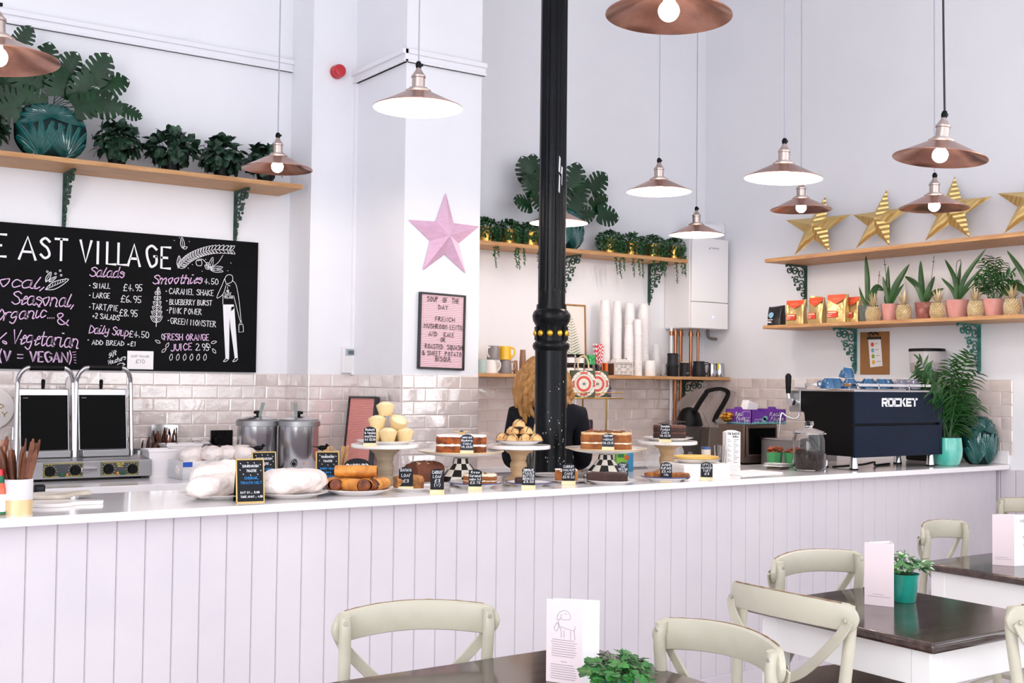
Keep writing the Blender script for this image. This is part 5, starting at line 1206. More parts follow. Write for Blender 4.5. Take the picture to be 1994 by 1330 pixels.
def pipe(label, px, r, mat, pts=None, z0=ZW, y=6.60):
    P = ony(px, 690, y); o = thing('water_pipe', label, 'pipe', (P.x, y, 0), 0, 'pipes under the boiler')
    MB().tube([(0, 0, z0), (0, 0, b_z0+.01)], r, 16).build('pipe', mat, o)
    MB().lathe([(r+.001, 0), (r+.005, 0), (r+.005, .03), (r+.001, .03)], 18, (0, 0, b_z0-.05)).build('nut', copper_pipe_m, o); return o
pipe('thin white pipe leftmost under the boiler', 1307, .010, trim_paint); pipe('thick copper pipe under the boiler, nearest the white one', 1315, .013, copper_pipe_m); pipe('slim copper pipe, middle of those under the boiler', 1325, .008, copper_pipe_m, z0=1.56)
pipe('copper pipe behind the dark jug, under the boiler', 1345, .013, copper_pipe_m, z0=1.56); pipe('rightmost copper pipe under the boiler', 1359, .010, copper_pipe_m, z0=1.56)
pipe('copper pipe below the cup shelf, next to the white one', 1326, .012, copper_pipe_m, z0=ZW, y=6.655)
o = thing('drain_elbow', 'short bent grey drain elbow under the right of the boiler', 'pipe', (b_x0+.27, 6.5, b_z0)); MB().tube(smooth([(0,0,.02), (0,0,-.04), (.02,0,-.065), (.09,0,-.07)], 5), .012, 14).build('elbow', M('pipe_grey', '#6d6460', .5), o)

# cup shelf
ZL = 1.528
shelf('plank_shelf', 'wooden cup shelf on the back wall right above the tiles', XE+.012, XR-.012, 6.40, YB-.002, ZL, ZL+.024, oak)
copy_tree(br, (6.24, YB-.012, ZL), 0, 'dark iron bracket under the right end of the cup shelf')
ZL += .0245
def mug(label, px, z, y, mat, hnd=0, group='mugs stacked on the cup shelf', hmat=None, s=1.0, base=False):
    P = ony(px, 700, y); o = thing('mug', label, 'mug', (P.x, y, z), hnd, group)
    MB().lathe([(0, 0), (.044*s, 0), (.046*s, .003), (.040*s, .07*s), (.036*s, .092*s), (.033*s, .092*s), (.037*s, .068*s), (.042*s, .006), (0, .006)], 36).build('body', mat, o)
    MB().tube(smooth([(.036*s, 0, .082*s), (.062*s, 0, .075*s), (.066*s, 0, .048*s), (.056*s, 0, .026*s), (.041*s, 0, .016*s)], 4), .0058*s, 10).build('handle', hmat or mat, o); return o
mg = M('mug_grey', '#8d8788', .3, mix=('#7d7779', 12, .4, .7)); my = M('mug_yellow', '#f0b912', .25, coat=.4); mw = M('mug_white', '#f2efed', .25); mt = M('mug_mint', '#a8c2c0', .3)
mug('pale mint mug at the pillar end of the cup shelf', 937, ZL, 6.53, mt, -.5); mug('white mug in the lower row beside the pillar', 955, ZL, 6.50, mw, -.6); mug('speckled grey mug in the lower row, right of the white one', 984, ZL, 6.50, mg, -.6, hmat=M('mug_tan', '#b08a68', .4))
mug('speckled grey mug in the upper row, left of the yellow one', 961, ZL+.0935, 6.50, mg, 3.4, hmat=mw); mug('yellow mug on top of the grey ones', 983, ZL+.0935, 6.50, my, -.6)
def cup_stack(label, px, ytop, wpx, mat, y=6.52, lip=None, n=12, group='stacks of takeaway cups on the cup shelf', up=True):
    P = ony(px, ytop, y); k = mpp(P); r = wpx/2*k; h = P.z-ZL; o = thing('cup_stack', label, 'cups', (P.x, y, ZL), 0, group); ch = min(.1, h*.5)
    prof = [(0, 0), (r, 0)]; st = (h-ch)/n
    for i in range(n): prof += [(r*1.0, st*i+.001), (r*1.03, st*i+.004), (r*1.03, st*i+.008), (r*.985, st*i+.0095)]
    prof += [(r*.985, h-ch), (r*.80, h-.002), (r*.78, h), (0, h)]
    MB().lathe(prof, 40).build('cups', mat, o, ang=25); return o
pc = M('paper_cup', '#f4f0ef', .5); pb = M('brown_cup', '#8f6a52', .4); 
cup_stack('tall stack of brown paper cups beside the yellow mug', 1018, 681, 13, pb, 6.52, n=12); cup_stack('short stack of brown paper cups left of the tall brown one', 1004, 702, 9, pb, 6.50, n=9)
for px, yt, wp, yy, n, lab in ((1178,585,21,6.58,28,'tallest, leftmost of the row'),(1202,587,18,6.56,28,'second of the tall row, narrower'),(1226,591,21,6.60,26,'third of the tall row, behind a lower stack'),(1253,592,22,6.60,26,'rightmost of the tall row'),(1225,633,18,6.50,18,'low, standing before the third tall stack'),(1242,622,18,6.515,19,'low, beside the front one')):
    cup_stack('stack of white paper cups, '+lab, px, yt, wp, pc, yy, n=n)
tubm = M('white_ceramic', '#f4f1ee', .3)
P = ony(1266, 700, 6.48); o = thing('white_canister', 'plain white canister on the cup shelf left of the black flask', 'canister', (P.x, 6.48, ZL)); MB().lathe([(0, 0), (.040, 0), (.041, .003), (.041, .105), (.036, .114), (0, .114)], 36).build('body', tubm, o)
cup_clear = M('clear_plastic', '#f4f2f4', .08, alpha=.45)
P = ony(1283, 700, 6.55); o = thing('cup_stack', 'stack of clear plastic cups behind the white canister', 'cups', (P.x, 6.58, ZL), 0, 'stacks of takeaway cups on the cup shelf')
MB().lathe([(.036, 0), (.038, .03), (.036, .07), (.033, .15), (.028, .23), (.024, .24), (0, .24)], 30).build('cups', cup_clear, o, ang=25)
P = ony(1291, 705, 6.46); o = thing('glass_tumbler', 'small clear tumbler between the white canister and the black flask', 'glass', (P.x, 6.455, ZL)); MB().lathe([(0, .004), (.026, .004), (.032, .09), (.029, .09), (.024, .009), (0, .009)], 28).build('body', glass_m, o)
bm = M('matte_black_ware', '#232327', .5, spec=.3)
P = ony(1310, 705, 6.5); o = thing('black_flask', 'tall matte black coffee flask on the cup shelf', 'flask', (P.x, 6.50, ZL)); MB().lathe([(0, 0), (.039, 0), (.042, .006), (.042, .06), (.046, .075), (.046, .085), (.042, .09), (.039, .155), (0, .155)], 36).build('body', bm, o)
MB().lathe([(0, .1555), (.041, .1555), (.042, .168), (.036, .173), (0, .173)], 36).build('lid', bm, o); MB().tube([(.035, 0, .163), (.052, 0, .16), (.056, 0, .15)], .005, 8).build('spout', bm, o)
def jug(label, px, y, r, h, mat, hd=0, group=None):
    P = ony(px, 705, y); o = thing('milk_jug', label, 'jug', (P.x, y, ZL), hd, group)
    MB().lathe([(0, 0), (r, 0), (r*1.03, .004), (r*.98, h*.5), (r*.86, h*.85), (r*.9, h), (r*.86, h), (r*.82, h*.85), (r*.92, h*.5), (r*.95, .006), (0, .005)], 36).build('body', mat, o)
    MB().bar(smooth([(r*.86, 0, h*.9), (r*1.5, 0, h*.88), (r*1.62, 0, h*.55), (r*1.3, 0, h*.2), (r*.99, 0, h*.25)], 4), .009, .003, (0, 1, 0)).build('handle', mat, o); return o
P = ony(1333, 705, 6.5); o = thing('black_canister', 'small black canister between the flask and the big black jug', 'canister', (P.x, 6.50, ZL)); MB().lathe([(0, 0), (.034, 0), (.034, .103), (0, .104)], 36).build('body', bm, o); MB().lathe([(0, .1045), (.0345, .1045), (.0345, .112), (0, .113)], 36).build('lid', M('bamboo_lid', '#d2b48a', .5), o)
t = MB(); letter(t, 'COCO', (-.012, -.0345, .02), (1,0,0), (0,0,1), .024, .012, .0022, NB); t.build('label_print', ink_grey, o)
jug('big black steaming jug on the cup shelf', 1361, 6.5, .050, .118, bm, -.55, 'milk jugs on the cup shelf'); jug('steel milk jug beside the big black jug', 1386, 6.51, .034, .105, steel, 2.2, 'milk jugs on the cup shelf'); jug('steel milk jug with a yellow sticker facing out', 1401, 6.50, .036, .105, steel, 2.6, 'milk jugs on the cup shelf'); jug('smallest steel milk jug at the right end of the cup shelf', 1414, 6.52, .028, .085, chrome, -.6, 'milk jugs on the cup shelf')
P = ony(1399, 714, 6.455); o = thing('sticky_note', 'small yellow note stuck on a steel milk jug', 'note', (P.x, 6.457, P.z)); MB().box(-.008, .008, -.0015, 0, -.02, .028).build('note', M('yellow_note', '#e8d83a', .7), o)
# biscuit tin
P = ony(1208, 705, 6.47); o = thing('metal_trinket_box', 'small white and bronze fretwork box in front of the paper cups', 'box', (P.x, 6.47, ZL), 0)
tinm = M('tin_white', '#eae4e0', .4); tinb = M('tin_bronze', '#6b4e3c', .5, metal=.4)
MB().box(-.085, .085, -.035, .035, 0, .085).build('body', tinm, o, bev=.003); MB().box(-.088, .088, -.038, .038, .086, .097).prism([(-.07, .097), (.07, .097), (.055, .118), (-.055, .118)], -.03, .03, lambda a, c, d: (a, d, c)).build('lid', tinm, o, bev=.002)
t = MB(); yf = -.0355
for q in ([(-.08,.004),(.08,.004),(.08,.08),(-.08,.08),(-.08,.004)],): t.ribbon([(a, yf, c) for a, c in q], .003, NB)
for s_ in (-1, 1):
    for c_ in ((.045*s_, .042), (.065*s_, .02), (.065*s_, .064), (.02*s_, .066), (.02*s_, .018)): t.ribbon([(a, yf, c) for a, c in spiral(c_, .013, .003, 0, 8, 16)], .0022, NB)
t.ribbon([(.03*cos(2*pi*i/20), yf, .042+.018*sin(2*pi*i/20)) for i in range(21)], .0022, NB)
for i in range(9): t.ribbon([(-.085+.0855*(i/4), -.0385, .0915), (-.085+.0855*(i/4)+.012, -.0385, .0945)], .003, NB)
t.build('fretwork', tinb, o); MB().box(-.0862, -.085, -.033, .033, .003, .083).build('fretwork', tinb, o); MB().ball((.055, 0, .122), .006, 10, 6).build('lid_knob', tinb, o)
# straws in a jar
P = ony(1166, 700, 6.52); o = thing('straw_jar', 'glass jar holding red striped paper straws on the cup shelf', 'jar', (P.x, 6.52, ZL)); JX = P.x
MB().lathe([(0, .004), (.036, .004), (.038, .02), (.038, .085), (.035, .085), (.034, .01), (0, .01)], 32).build('body', glass_m, o)
MB().box(-.004, .004, -.041, -.0385, .0, .09).cbox((.045, -.01, .05), (.02, .05, .075)).build('orange_packet', M('orange_card', '#e8713a', .6), o)
stm = bpy.data.materials.new('striped_paper'); stm.use_nodes = True; nt = stm.node_tree; wv = nt.nodes.new('ShaderNodeTexWave'); wv.bands_direction = 'DIAGONAL'; wv.inputs['Scale'].default_value = 22; tc = nt.nodes.new('ShaderNodeTexCoord')
rp = nt.nodes.new('ShaderNodeValToRGB'); rp.color_ramp.interpolation = 'CONSTANT'; rp.color_ramp.elements[0].color = hx('#f6eeee'); rp.color_ramp.elements[1].position = .5; rp.color_ramp.elements[1].color = hx('#e0314a')
nt.links.new(tc.outputs['Object'], wv.inputs[0]); nt.links.new(wv.outputs[0], rp.inputs[0]); nt.links.new(rp.outputs[0], nt.nodes['Principled BSDF'].inputs['Base Color'])
rr = random.Random(9)
for k in range(26):
    a = rr.uniform(0, 2*pi); q = rr.uniform(.2, 1); d = Vector((cos(a)*q*.19+.02, sin(a)*q*.1, 1)).normalized()
    st_ = thing('paper_straw', 'red and white striped paper straw standing in the glass jar', 'straw', (JX+cos(a)*q*.022, 6.52+sin(a)*q*.022, ZL+.011), 0, 'paper straws in the jar')
    MB().tube([(0,0,0), d*.215], .0036, 8, cap=False).build('tube', stm, st_)
# jars with black lids, framed fern
lab_w = M('jar_label', '#f2eeee', .6)
def pot_jar(label, px, y, z):
    P = ony(px, 700, y); o = thing('preserve_jar', label, 'jar', (P.x, y, z), 0, 'dark jars with black lids on the cup shelf')
    MB().lathe([(0, 0), (.028, 0), (.03, .003), (.03, .052), (.026, .058), (0, .058)], 28).build('body', M('dark_jam', '#2c1a1c', .2), o); MB().lathe([(.0303, .01), (.0306, .01), (.0306, .048), (.0303, .048)], 28).build('paper_label', lab_w, o); MB().lathe([(0, .0585), (.0285, .0585), (.0285, .072), (0, .073)], 28).build('lid', black_plastic, o)
for i, px in enumerate((1110, 1128, 1146)):
    pot_jar('dark jar with a white label in the lower row, %s' % ('next to the column', 'in the middle', 'next to the straws')[i], px, 6.53, ZL)
    if i < 2: pot_jar('dark jar with a white label in the upper row, %s' % ('next to the column', 'next to the green packet')[i], px+1, 6.53, ZL+.0735)
P = ony(1150, 705, 6.53); o = thing('green_packet', 'bright green dotted packet on top of the dark jars', 'packet', (P.x, 6.53, ZL+.0735)); MB().box(-.028, .028, -.02, .02, 0, .07).build('packet', M('green_dots', '#1f9a4c', .5, mix=('#7fd196', 90, .5, .6)), o, bev=.004)
A, B_ = ony(1068, 590, 6.66), ony(1141, 722, 6.60)
o = thing('framed_print', 'wood framed print of a single fern frond leaning behind the jars', 'picture', ((ony(1108, 700, 6.66)).x, 6.662, ZL)); wF, hF = .27, A.z-ZL; ln = .04
m = Matrix(((1,0,0,0), (0,1,ln,-.04), (0,0,1,0), (0,0,0,1))); f = .013; fw_ = M('rustic_frame', '#a97743', .6, mix=('#7d5329', 9, .4, .7))
MB().box(-wF/2, wF/2, 0, .012, 0, f).box(-wF/2, wF/2, 0, .012, hF-f, hF).box(-wF/2, -wF/2+f, 0, .012, f, hF-f).box(wF/2-f, wF/2, 0, .012, f, hF-f).xf(m).build('frame', fw_, o, bev=.002)
MB().box(-wF/2+f, wF/2-f, .005, .01, f, hF-f).xf(m).build('print', M('print_cream', '#efe6df', .6), o)
b = MB(); fern = M('fern_green', '#8c9a78', .7)
b.ribbon([(.0, .004, .06), (.003, .004, hF*.5), (0, .004, hF*.86)], .003, NB)
for k in range(16):
    t_ = k/16; z = .09+t_*(hF*.82-.09); L_ = .095*(1-t_)**.75+.012
    for s_ in (-1, 1): b.leaf((0, .0035, z), (s_, 0, .42), (0, -1, 0), L_, .011*(1-.6*t_), 0, 4, None, 0)
b.xf(m).build('fern_drawing', fern, o)
# gold wire rack with paper bags, behind the column
rk_y, rk_z = 5.86, ony(1160, 775, 5.86).z
P0, P1 = ony(1098, 775, rk_y), ony(1188, 775, rk_y)
rk = thing('wire_rack', 'gold wire rack behind the counter right of the column, holding paper bags', 'rack', (P0.x-.1, rk_y, 0)); gw_ = P1.x-P0.x+.1; goldw = M('gold_wire', '#c9a25a', .3, metal=1)
b = MB()
for z in (rk_z, ZW+.03+.15):
    for y in (-.13, .13): b.tube([(0, y, z), (gw_, y, z)], .004, 8); b.tube([(0, y, z+.035), (gw_, y, z+.035)], .003, 8)
    for x in [gw_*i/6 for i in range(7)]: b.tube([(x, -.13, z), (x, .13, z)], .0025, 6)
    for x in (0, gw_): b.tube([(x, -.13, z+.035), (x, .13, z+.035)], .003, 6)
b.build('wire_shelves', goldw, rk)
for x, y in ((.03, -.12), (gw_-.13, -.12), (.03, .12), (gw_-.13, .12)): MB().tube([(x, y, .0), (x, y, rk_z)], .0055, 8).build('leg', goldw, rk)
bag_c = M('bag_cream', '#ece0cf', .7); bag_r = M('bag_coral', '#dd5f4d', .7); bag_g = M('bag_olive', '#4c5236', .7); bag_w = M('bag_ivory', '#f4ecdf', .7)
def paper_bag(label, px, dy, handle, seed):
    P = ony(px, 745, rk_y-.06+dy); o = thing('printed_bag', label, 'bag', (P.x, rk_y-.06+dy, rk_z+.006), -.3, 'printed bags on the gold rack'); w_, h_ = .155, .168; yf = -.026
    MB().box(-w_/2, w_/2, -.025, .025, 0, h_).build('body', bag_g, o, bev=.002)
    d = MB(); cz = h_*.5
    def ring(mb, r0, r1, lift, a0=0, a1=2*pi, n=40):
        base = len(mb.v)
        for i in range(n+1):
            a = a0+(a1-a0)*i/n; mb.v += [Vector((cos(a)*r0, -.0255-lift, cz+sin(a)*r0)), Vector((cos(a)*r1, -.0255-lift, cz+sin(a)*r1))]
        for i in range(n): mb.f.append((base+2*i, base+2*i+1, base+2*i+3, base+2*i+2)[::-1]); mb.mi.append(mb.cur)
    ring(d, 0, .0825, .0002); ring(d, .051, .057, .0009)
    ring(d, .0, .034, .0012)
    d.build('cream_rings', bag_w, o); d = MB(); ring(d, .034, .050, .0006); 
    for a in (.0, pi/2, pi, 3*pi/2): ring(d, .064, .075, .0008, a+.35 if a in (pi/2, 3*pi/2) else a-.3, a+.85 if 0 else a+.35+.0 if a not in (pi/2, 3*pi/2) else a-.35, 10)
    d.build('coral_rings', bag_r, o); d = MB()
    for k in range(36):
        a = 2*pi*k/36; ring(d, .0595, .0635, .0009, a, a+.09, 2)
        if k % 2: ring(d, .076, .080, .0009, a, a+.09, 2)
    ring(d, .004, .009, .0016); ring(d, .012, .014, .0016, -.9, .9, 8)
    for k in range(6): a = 2*pi*k/6; ring(d, .020, .0235, .0016, a, a+.18, 2)
    d.build('dark_marks', M('bag_ink', '#33372a', .7), o)
    if handle: MB().tube(smooth([(-.035, -.02, h_-.01), (-.037, -.02, h_+.05), (-.02, -.02, h_+.085), (.01, -.02, h_+.085), (.03, -.02, h_+.05), (.034, -.02, h_-.01)], 5), .005, 8).build('handle', M('rope_handle', '#d9c39a', .6), o)
paper_bag('printed bag with coral rings and a rope handle, in front on the gold rack', 1134, -.035, True, 1); paper_bag('second printed bag with coral rings, behind the one with the handle', 1160, .03, False, 2)
P = ony(1181, 768, rk_y); o = thing('spice_bottle', 'small dark bottle at the right end of the gold rack', 'bottle', (P.x-.005, rk_y-.03, rk_z+.006)); MB().lathe([(0, 0), (.016, 0), (.016, .06), (.009, .075), (.009, .1), (0, .1)], 20).build('body', M('dark_bottle', '#2b2530', .25), o); MB().lathe([(.0163, .012), (.0166, .012), (.0166, .05), (.0163, .05)], 20).build('paper_label', M('bottle_label', '#7f6a86', .6), o)
zz = ZW+.03+.15+.006
P = ony(1133, 830, rk_y); o = thing('drinks_can', 'dark can on the lower level of the gold rack, beside the person', 'can', (P.x, rk_y-.06, zz)); MB().lathe([(0, 0), (.03, 0), (.033, .006), (.033, .105), (.027, .115), (0, .114)], 28).build('body', M('plum_can', '#3a2433', .3, metal=.4), o); MB().lathe([(.0334, .04), (.0336, .04), (.0336, .06), (.0334, .06)], 28).build('stripe', M('can_red', '#b5372f', .4), o)
o = thing('bread_bag', 'clear wrapped orange and green snacks on the lower level of the gold rack', 'packet', (ony(1152, 830, rk_y).x, rk_y-.06, zz)); wrapped_ = None
b = MB(); b.cbox((0, 0, .02), (.05, .05, .04)); b.build('packet', M('orange_snack', '#e49a3c', .5, mix=('#7fa83e', 20, .5, .6)), o, bev=.01, seg=3)
o = thing('egg_box', 'white carton with a black tab on the lower level of the gold rack', 'carton', (ony(1172, 830, rk_y).x, rk_y-.06, zz)); MB().box(-.05, .04, -.04, .04, 0, .045).build('body', paper, o, bev=.006); MB().cbox((-.03, -.041, .04), (.03, .006, .016)).build('tab', black_plastic, o)
# things behind the stands, on the counter
P = ony(1215, 900, CB-.04); o = thing('snack_box', 'green and blue snack box behind the crackled chocolate cake', 'box', (P.x, CB-.04, ZC), -.5); sb = ony(1215, 883, CB-.04).z-ZC
MB().box(-.045, .045, -.022, .022, 0, sb+.02).build('body', M('snack_green', '#7fbf3c', .45), o, bev=.001); MB().box(.012, .0455, -.0225, .0225, .001, sb+.019).build('blue_panel', M('snack_blue', '#3a92c4', .45), o); MB().lathe([(0, 0), (.014, 0), (.014, .001), (0, .001)], 20, (.01, -.0226, sb-.02), axis=(0, -1, 0)).build('picture', M('biscuit_orange', '#d0672c', .6), o); MB().box(-.038, -.005, -.0227, -.022, sb-.02, sb).build('brand_patch', M('deep_green', '#14703a', .5), o)
film = M('crinkled_film', '#f3f1f3', .08, alpha=.30, bump=(26, 1, .02), coat=.5)
P = ony(1290, 905, CB-.06); wrapped('crumpled clear plastic bag standing behind the right wooden cake stand', (P.x-.02, CB-.09, ZC+.001), .30, .13, .15, .2, 77, None, film)['category'] = 'bag'
COL.objects[-1].name = 'plastic_bag'
# ------------------------------------------------------------------ right wall: two long shelves
ZR1, ZR2 = 1.888, 2.352
shelf('plank_shelf', 'long lower wooden shelf on the right wall holding coffee bags and orchids', 6.08, XR-.002, 2.3, 5.715, ZR1, ZR1+.024, oak_y)
shelf('plank_shelf', 'long upper wooden shelf on the right wall holding the gold stars', 6.08, XR-.002, 2.3, 5.70, ZR2, ZR2+.027, oak_y)
rb = make_bracket(teal_iron, 'verdigris bracket under the coffee bags, left of the clipboard', .245, .285); rb.location = (XR-.001, 5.225, ZR1); rb.rotation_euler.z = -pi/2
copy_tree(rb, (XR-.001, 4.282, ZR1), -pi/2, 'verdigris bracket above the palm, under the right part of the lower shelf')
copy_tree(br, (XR-.001, 5.665, ZR2), -pi/2, 'dark green bracket under the left end of the gold star shelf')
copy_tree(rb, (XR-.001, 3.70, ZR2), -pi/2, 'verdigris bracket at the right photo edge under the gold star shelf')
ZR1 += .0245; ZR2 += .0275
# gold barn stars leaning on the wall
gl = bpy.data.materials.new('corrugated_gold'); gl.use_nodes = True; nt = gl.node_tree; bs = nt.nodes['Principled BSDF']
bs.inputs['Base Color'].default_value = hx('#e2c27e'); bs.inputs['Metallic'].default_value = .7; bs.inputs['Roughness'].default_value = .36
tc = nt.nodes.new('ShaderNodeTexCoord'); wv = nt.nodes.new('ShaderNodeTexWave'); wv.inputs['Scale'].default_value = 11; wv.inputs['Distortion'].default_value = 1.2; wv.bands_direction = 'DIAGONAL'; bp = nt.nodes.new('ShaderNodeBump'); bp.inputs['Strength'].default_value = .8; bp.inputs['Distance'].default_value = .012
nt.links.new(tc.outputs['Object'], wv.inputs[0]); nt.links.new(wv.outputs[0], bp.inputs['Height']); nt.links.new(bp.outputs[0], bs.inputs['Normal'])
for tips, lab in ((((1608,373),(1658,409),(1615,482),(1547,489),(1530,421)), 'gold star leaning at the left shelf end, a small lamp over its tip'), (((1727,360),(1778,394),(1732,471),(1666,477),(1661,411)), 'gold star leaning second along its shelf, no lamp across it'),
        (((1859,336),(1933,375),(1889,455),(1801,462),(1784,392)), 'gold star leaning third along its shelf, behind a copper lamp'), (((2025,322),(2095,345),(2045,438),(1955,447),(1942,369)), 'faceted gold star cut by the right photo edge')):
    xs = (6.43, 6.37, 6.28, 6.28, 6.37); T_ = [onx(x, y, v) for (x, y), v in zip(tips, xs)]
    zmin = min(T_[2].z, T_[3].z); dz = ZR2+.001-zmin
    faceted_star('barn_star', lab, [p+Vector((0, 0, dz*.5 if abs(dz) > .03 else dz)) for p in T_], (-1, 0, .25), .055, gl, 'gold stars along the upper shelf', k=.47)
# coffee bags
foil_gold = M('bag_gold_foil', '#d8bd86', .32, metal=.65, mix=('#c4a468', 6, .4, .7), bump=(22, .6, .012)); bag_black = M('bag_black_foil', '#1a171c', .4, bump=(22, .5, .01)); orange_print = M('bag_orange_print', '#e8532a', .45, bump=(22, .4, .01)); lblue = M('crest_blue', '#8fb9d6', .5)
def coffee_bag(label, px, wpx, hpx, body, accent, dy=0, X=6.2, deep=.07):
    P = onx(px, 628, X); P.z = ZR1; k = mpp(P); w_ = wpx*k/.84; h = hpx*k; o = thing('coffee_bag', label, 'bag', P, -pi/2+dy, 'coffee bags at the left end of the lower shelf')
    rr = random.Random(int(px)); b = MB(); n = 10; m = 24
    for i in range(n+1):
        t = i/n; dd = deep*(1-t**2.2*.86); ww = w_*(1-.05*sin(pi*t))*(1+.02*t)
        for k_ in range(m):
            a = 2*pi*k_/m; c_, s_ = cos(a), sin(a); e = .32
            x = ww/2*abs(c_)**e*(1 if c_ > 0 else -1); y = dd/2*abs(s_)**e*(1 if s_ > 0 else -1)
            y += .004*sin(7*x/w_*3+5*t+px)*(.3+t); b.v.append(Vector((x, y, h*t + (.012*sin(x/w_*2.5+px) if i == n else 0))))
    for i in range(n):
        for k_ in range(m): j = (k_+1) % m; b.f.append((i*m+k_, i*m+j, (i+1)*m+j, (i+1)*m+k_)); b.mi.append(0)
    b.f.append(tuple(range(m))[::-1]); b.mi.append(0); b.f.append(tuple(n*m+k_ for k_ in range(m))); b.mi.append(0)
    b.build('body', body, o, ang=55)
    def yy(t): return -deep/2*(1-t**2.2*.86)-.0062
    def patch(pts, mat, nm):
        q = MB(); q.prism([(x*w_, z) for x, z in pts], 0, .001, lambda a, z, d: (a, yy(z)-d, z*h)); return q.build(nm, mat, o, ang=20)
    if accent:
        q = MB(); cols = 14   # orange heart-shaped crest following the fold of the foil
        for i in range(cols+1):
            u = -.46+.92*i/cols; lo = .66+.24*abs(u)**1.2/.5
            for j in range(5): z = lo+(.985-lo)*j/4; q.v.append(Vector((u*w_, yy(z)-.001, z*h)))
        for i in range(cols):
            for j in range(4): q.f.append((i*5+j, (i+1)*5+j, (i+1)*5+j+1, i*5+j+1)); q.mi.append(0)
        q.build('crest', orange_print, o)
        t = MB(); letter(t, 'COFFEE', (-w_*.2, yy(.80)-.0022, h*.80), (1,0,0), (0,.0,1), w_*.4, h*.05, .0016, NB); t.build('crest_print', M('pale_orange', '#f5a57a', .5), o)
        l = patch([(-.38, .20), (.12, .20), (.12, .42), (-.38, .42)], M('bag_red_label', '#d8402a', .5), 'red_label')
        t = MB()
        for z, a, c in ((.37, -.32, .06), (.30, -.36, -.12), (.24, -.36, -.18)): t.ribbon([(a*w_, yy(z)-.0022, z*h), (c*w_, yy(z)-.0022, z*h)], .008 if z > .35 else .004, NB)
        t.build('label_print', M('bag_label_cream', '#f3dcc0', .6), l)
    else:
        q = [(-.12+.30*0, 0)]
        patch([(-.34+.36*.5*(1+cos(2*pi*i/14))*1.0, .53+.13*sin(2*pi*i/14)-(.04 if 9 < i < 12 else 0)) for i in range(14)], lblue, 'blue_crest')
        t = MB()
        for z, a, c in ((.29, -.36, .0), (.20, -.34, -.12), (.16, -.34, -.06)): t.ribbon([(a*w_, yy(z)-.0022, z*h), (c*w_, yy(z)-.0022, z*h)], .005, NB)
        t.build('label_print', paper, o)
    return o
coffee_bag('black coffee bag with a blue crest at the very end of the shelf', 1513, 28, 40, bag_black, False, .1, 6.2, .09)
coffee_bag('gold coffee bag with an orange crest, next to the black one', 1551, 36, 49, foil_gold, True, .12)
coffee_bag('gold coffee bag with an orange crest, second of the four', 1592, 32, 53, foil_gold, True, -.05, 6.22)
coffee_bag('tallest gold coffee bag, third of the four', 1632, 38, 57, foil_gold, True, .08)
coffee_bag('gold coffee bag half hidden behind the others, next to the grey pot', 1664, 26, 52, foil_gold, True, 0, 6.26)
# orchids, palms and pineapples
pot_pink = M('pot_pink', '#dfa49b', .3, mix=('#cf8a80', 14, .42, .7), coat=.4); pot_maroon = M('pot_maroon', '#9b5a54', .3, mix=('#d3a392', 22, .5, .72), coat=.4); pot_slate = M('pot_slate', '#6d7672', .45, mix=('#4d5654', 24, .4, .68)); orchid_leaf = M('orchid_leaf', '#24491f', .35, mix=('#3a6a2c', 6, .4, .7)); stake_m = M('dark_stake', '#3c3028', .6)
XPOT = 6.235
def pot_at(px, wpx, hpx, mat, X=XPOT):
    P = onx(px, 615, X); P.z = ZR1; k = mpp(P); r = wpx/2*k*.96; h = hpx*k; return P, r, h
def orchid(label, px, wpx, hpx, mat, leaves, stakes=(), group='orchids in small pots on the lower shelf', name='potted_orchid', hoop=None):
    P, r, h = pot_at(px, wpx, hpx, mat); o = thing(name, label, 'plant', P, 0, group)
    MB().lathe([(0, 0), (r*.74, 0), (r*.76, .003), (r*.97, h-.008), (r, h), (r*.94, h), (r*.9, h-.015), (0, h-.016)], 40).build('pot', mat, o)
    b = MB()
    for tx, ty, w_, *mid in leaves:
        T_ = onx(tx, ty, XPOT+R.uniform(-.03, .05)) - P; B0 = Vector((0, 0, h-.015)); k = mpp(P)
        if mid: pts = [B0, onx(mid[0], mid[1], XPOT)-P, T_]; pts = [Vector(q) for q in smooth([tuple(p) for p in pts], 6)]
        else: pts = [B0 + (T_-B0)*(i/10) + Vector((-.010*sin(pi*i/10), 0, 0)) for i in range(11)]
        n0 = len(b.v); N = len(pts)
        for i, p in enumerate(pts):
            t = i/(N-1); hw = w_*k*.5*max(.06, (sin(pi*min(1, .13+t*.87))**.75))
            tg = (pts[min(i+1, N-1)]-pts[max(i-1, 0)]).normalized(); sd = tg.cross(Vector((-1, 0, 0))).normalized()
            b.v += [p-sd*hw+Vector((-.25*hw, 0, 0)), p+Vector((.12*hw, 0, 0)), p+sd*hw+Vector((-.25*hw, 0, 0))]
        for i in range(N-1):
            for q in (0, 1): b.f.append((n0+3*i+q, n0+3*i+q+1, n0+3*i+q+4, n0+3*i+q+3)); b.mi.append(0)
    b.build('leaves', orchid_leaf, o)
    if stakes or hoop:
        s = MB()
        for tx, ty, bx in stakes:
            T_ = onx(tx, ty, XPOT)-P; B0 = onx(bx, 590, XPOT)-P; B0.z = h-.02; s.tube([B0, (B0+T_)/2, T_], .0018, 6); s.cbox(B0+(T_-B0)*.88, (.006, .014, .004))
        if hoop: s.tube(smooth([tuple(onx(x, y, XPOT)-P) for x, y in hoop], 5), .0018, 6)
        s.build('stake', stake_m, o)
    return o
orchid('orchid in a slate grey pot beside the coffee bags, one tall upright leaf', 1690, 40, 33, pot_slate, ((1686,498,13,1690,545),(1673,558,7),(1680,575,9),(1721,566,15,1706,562)), ((1713,528,1704),))
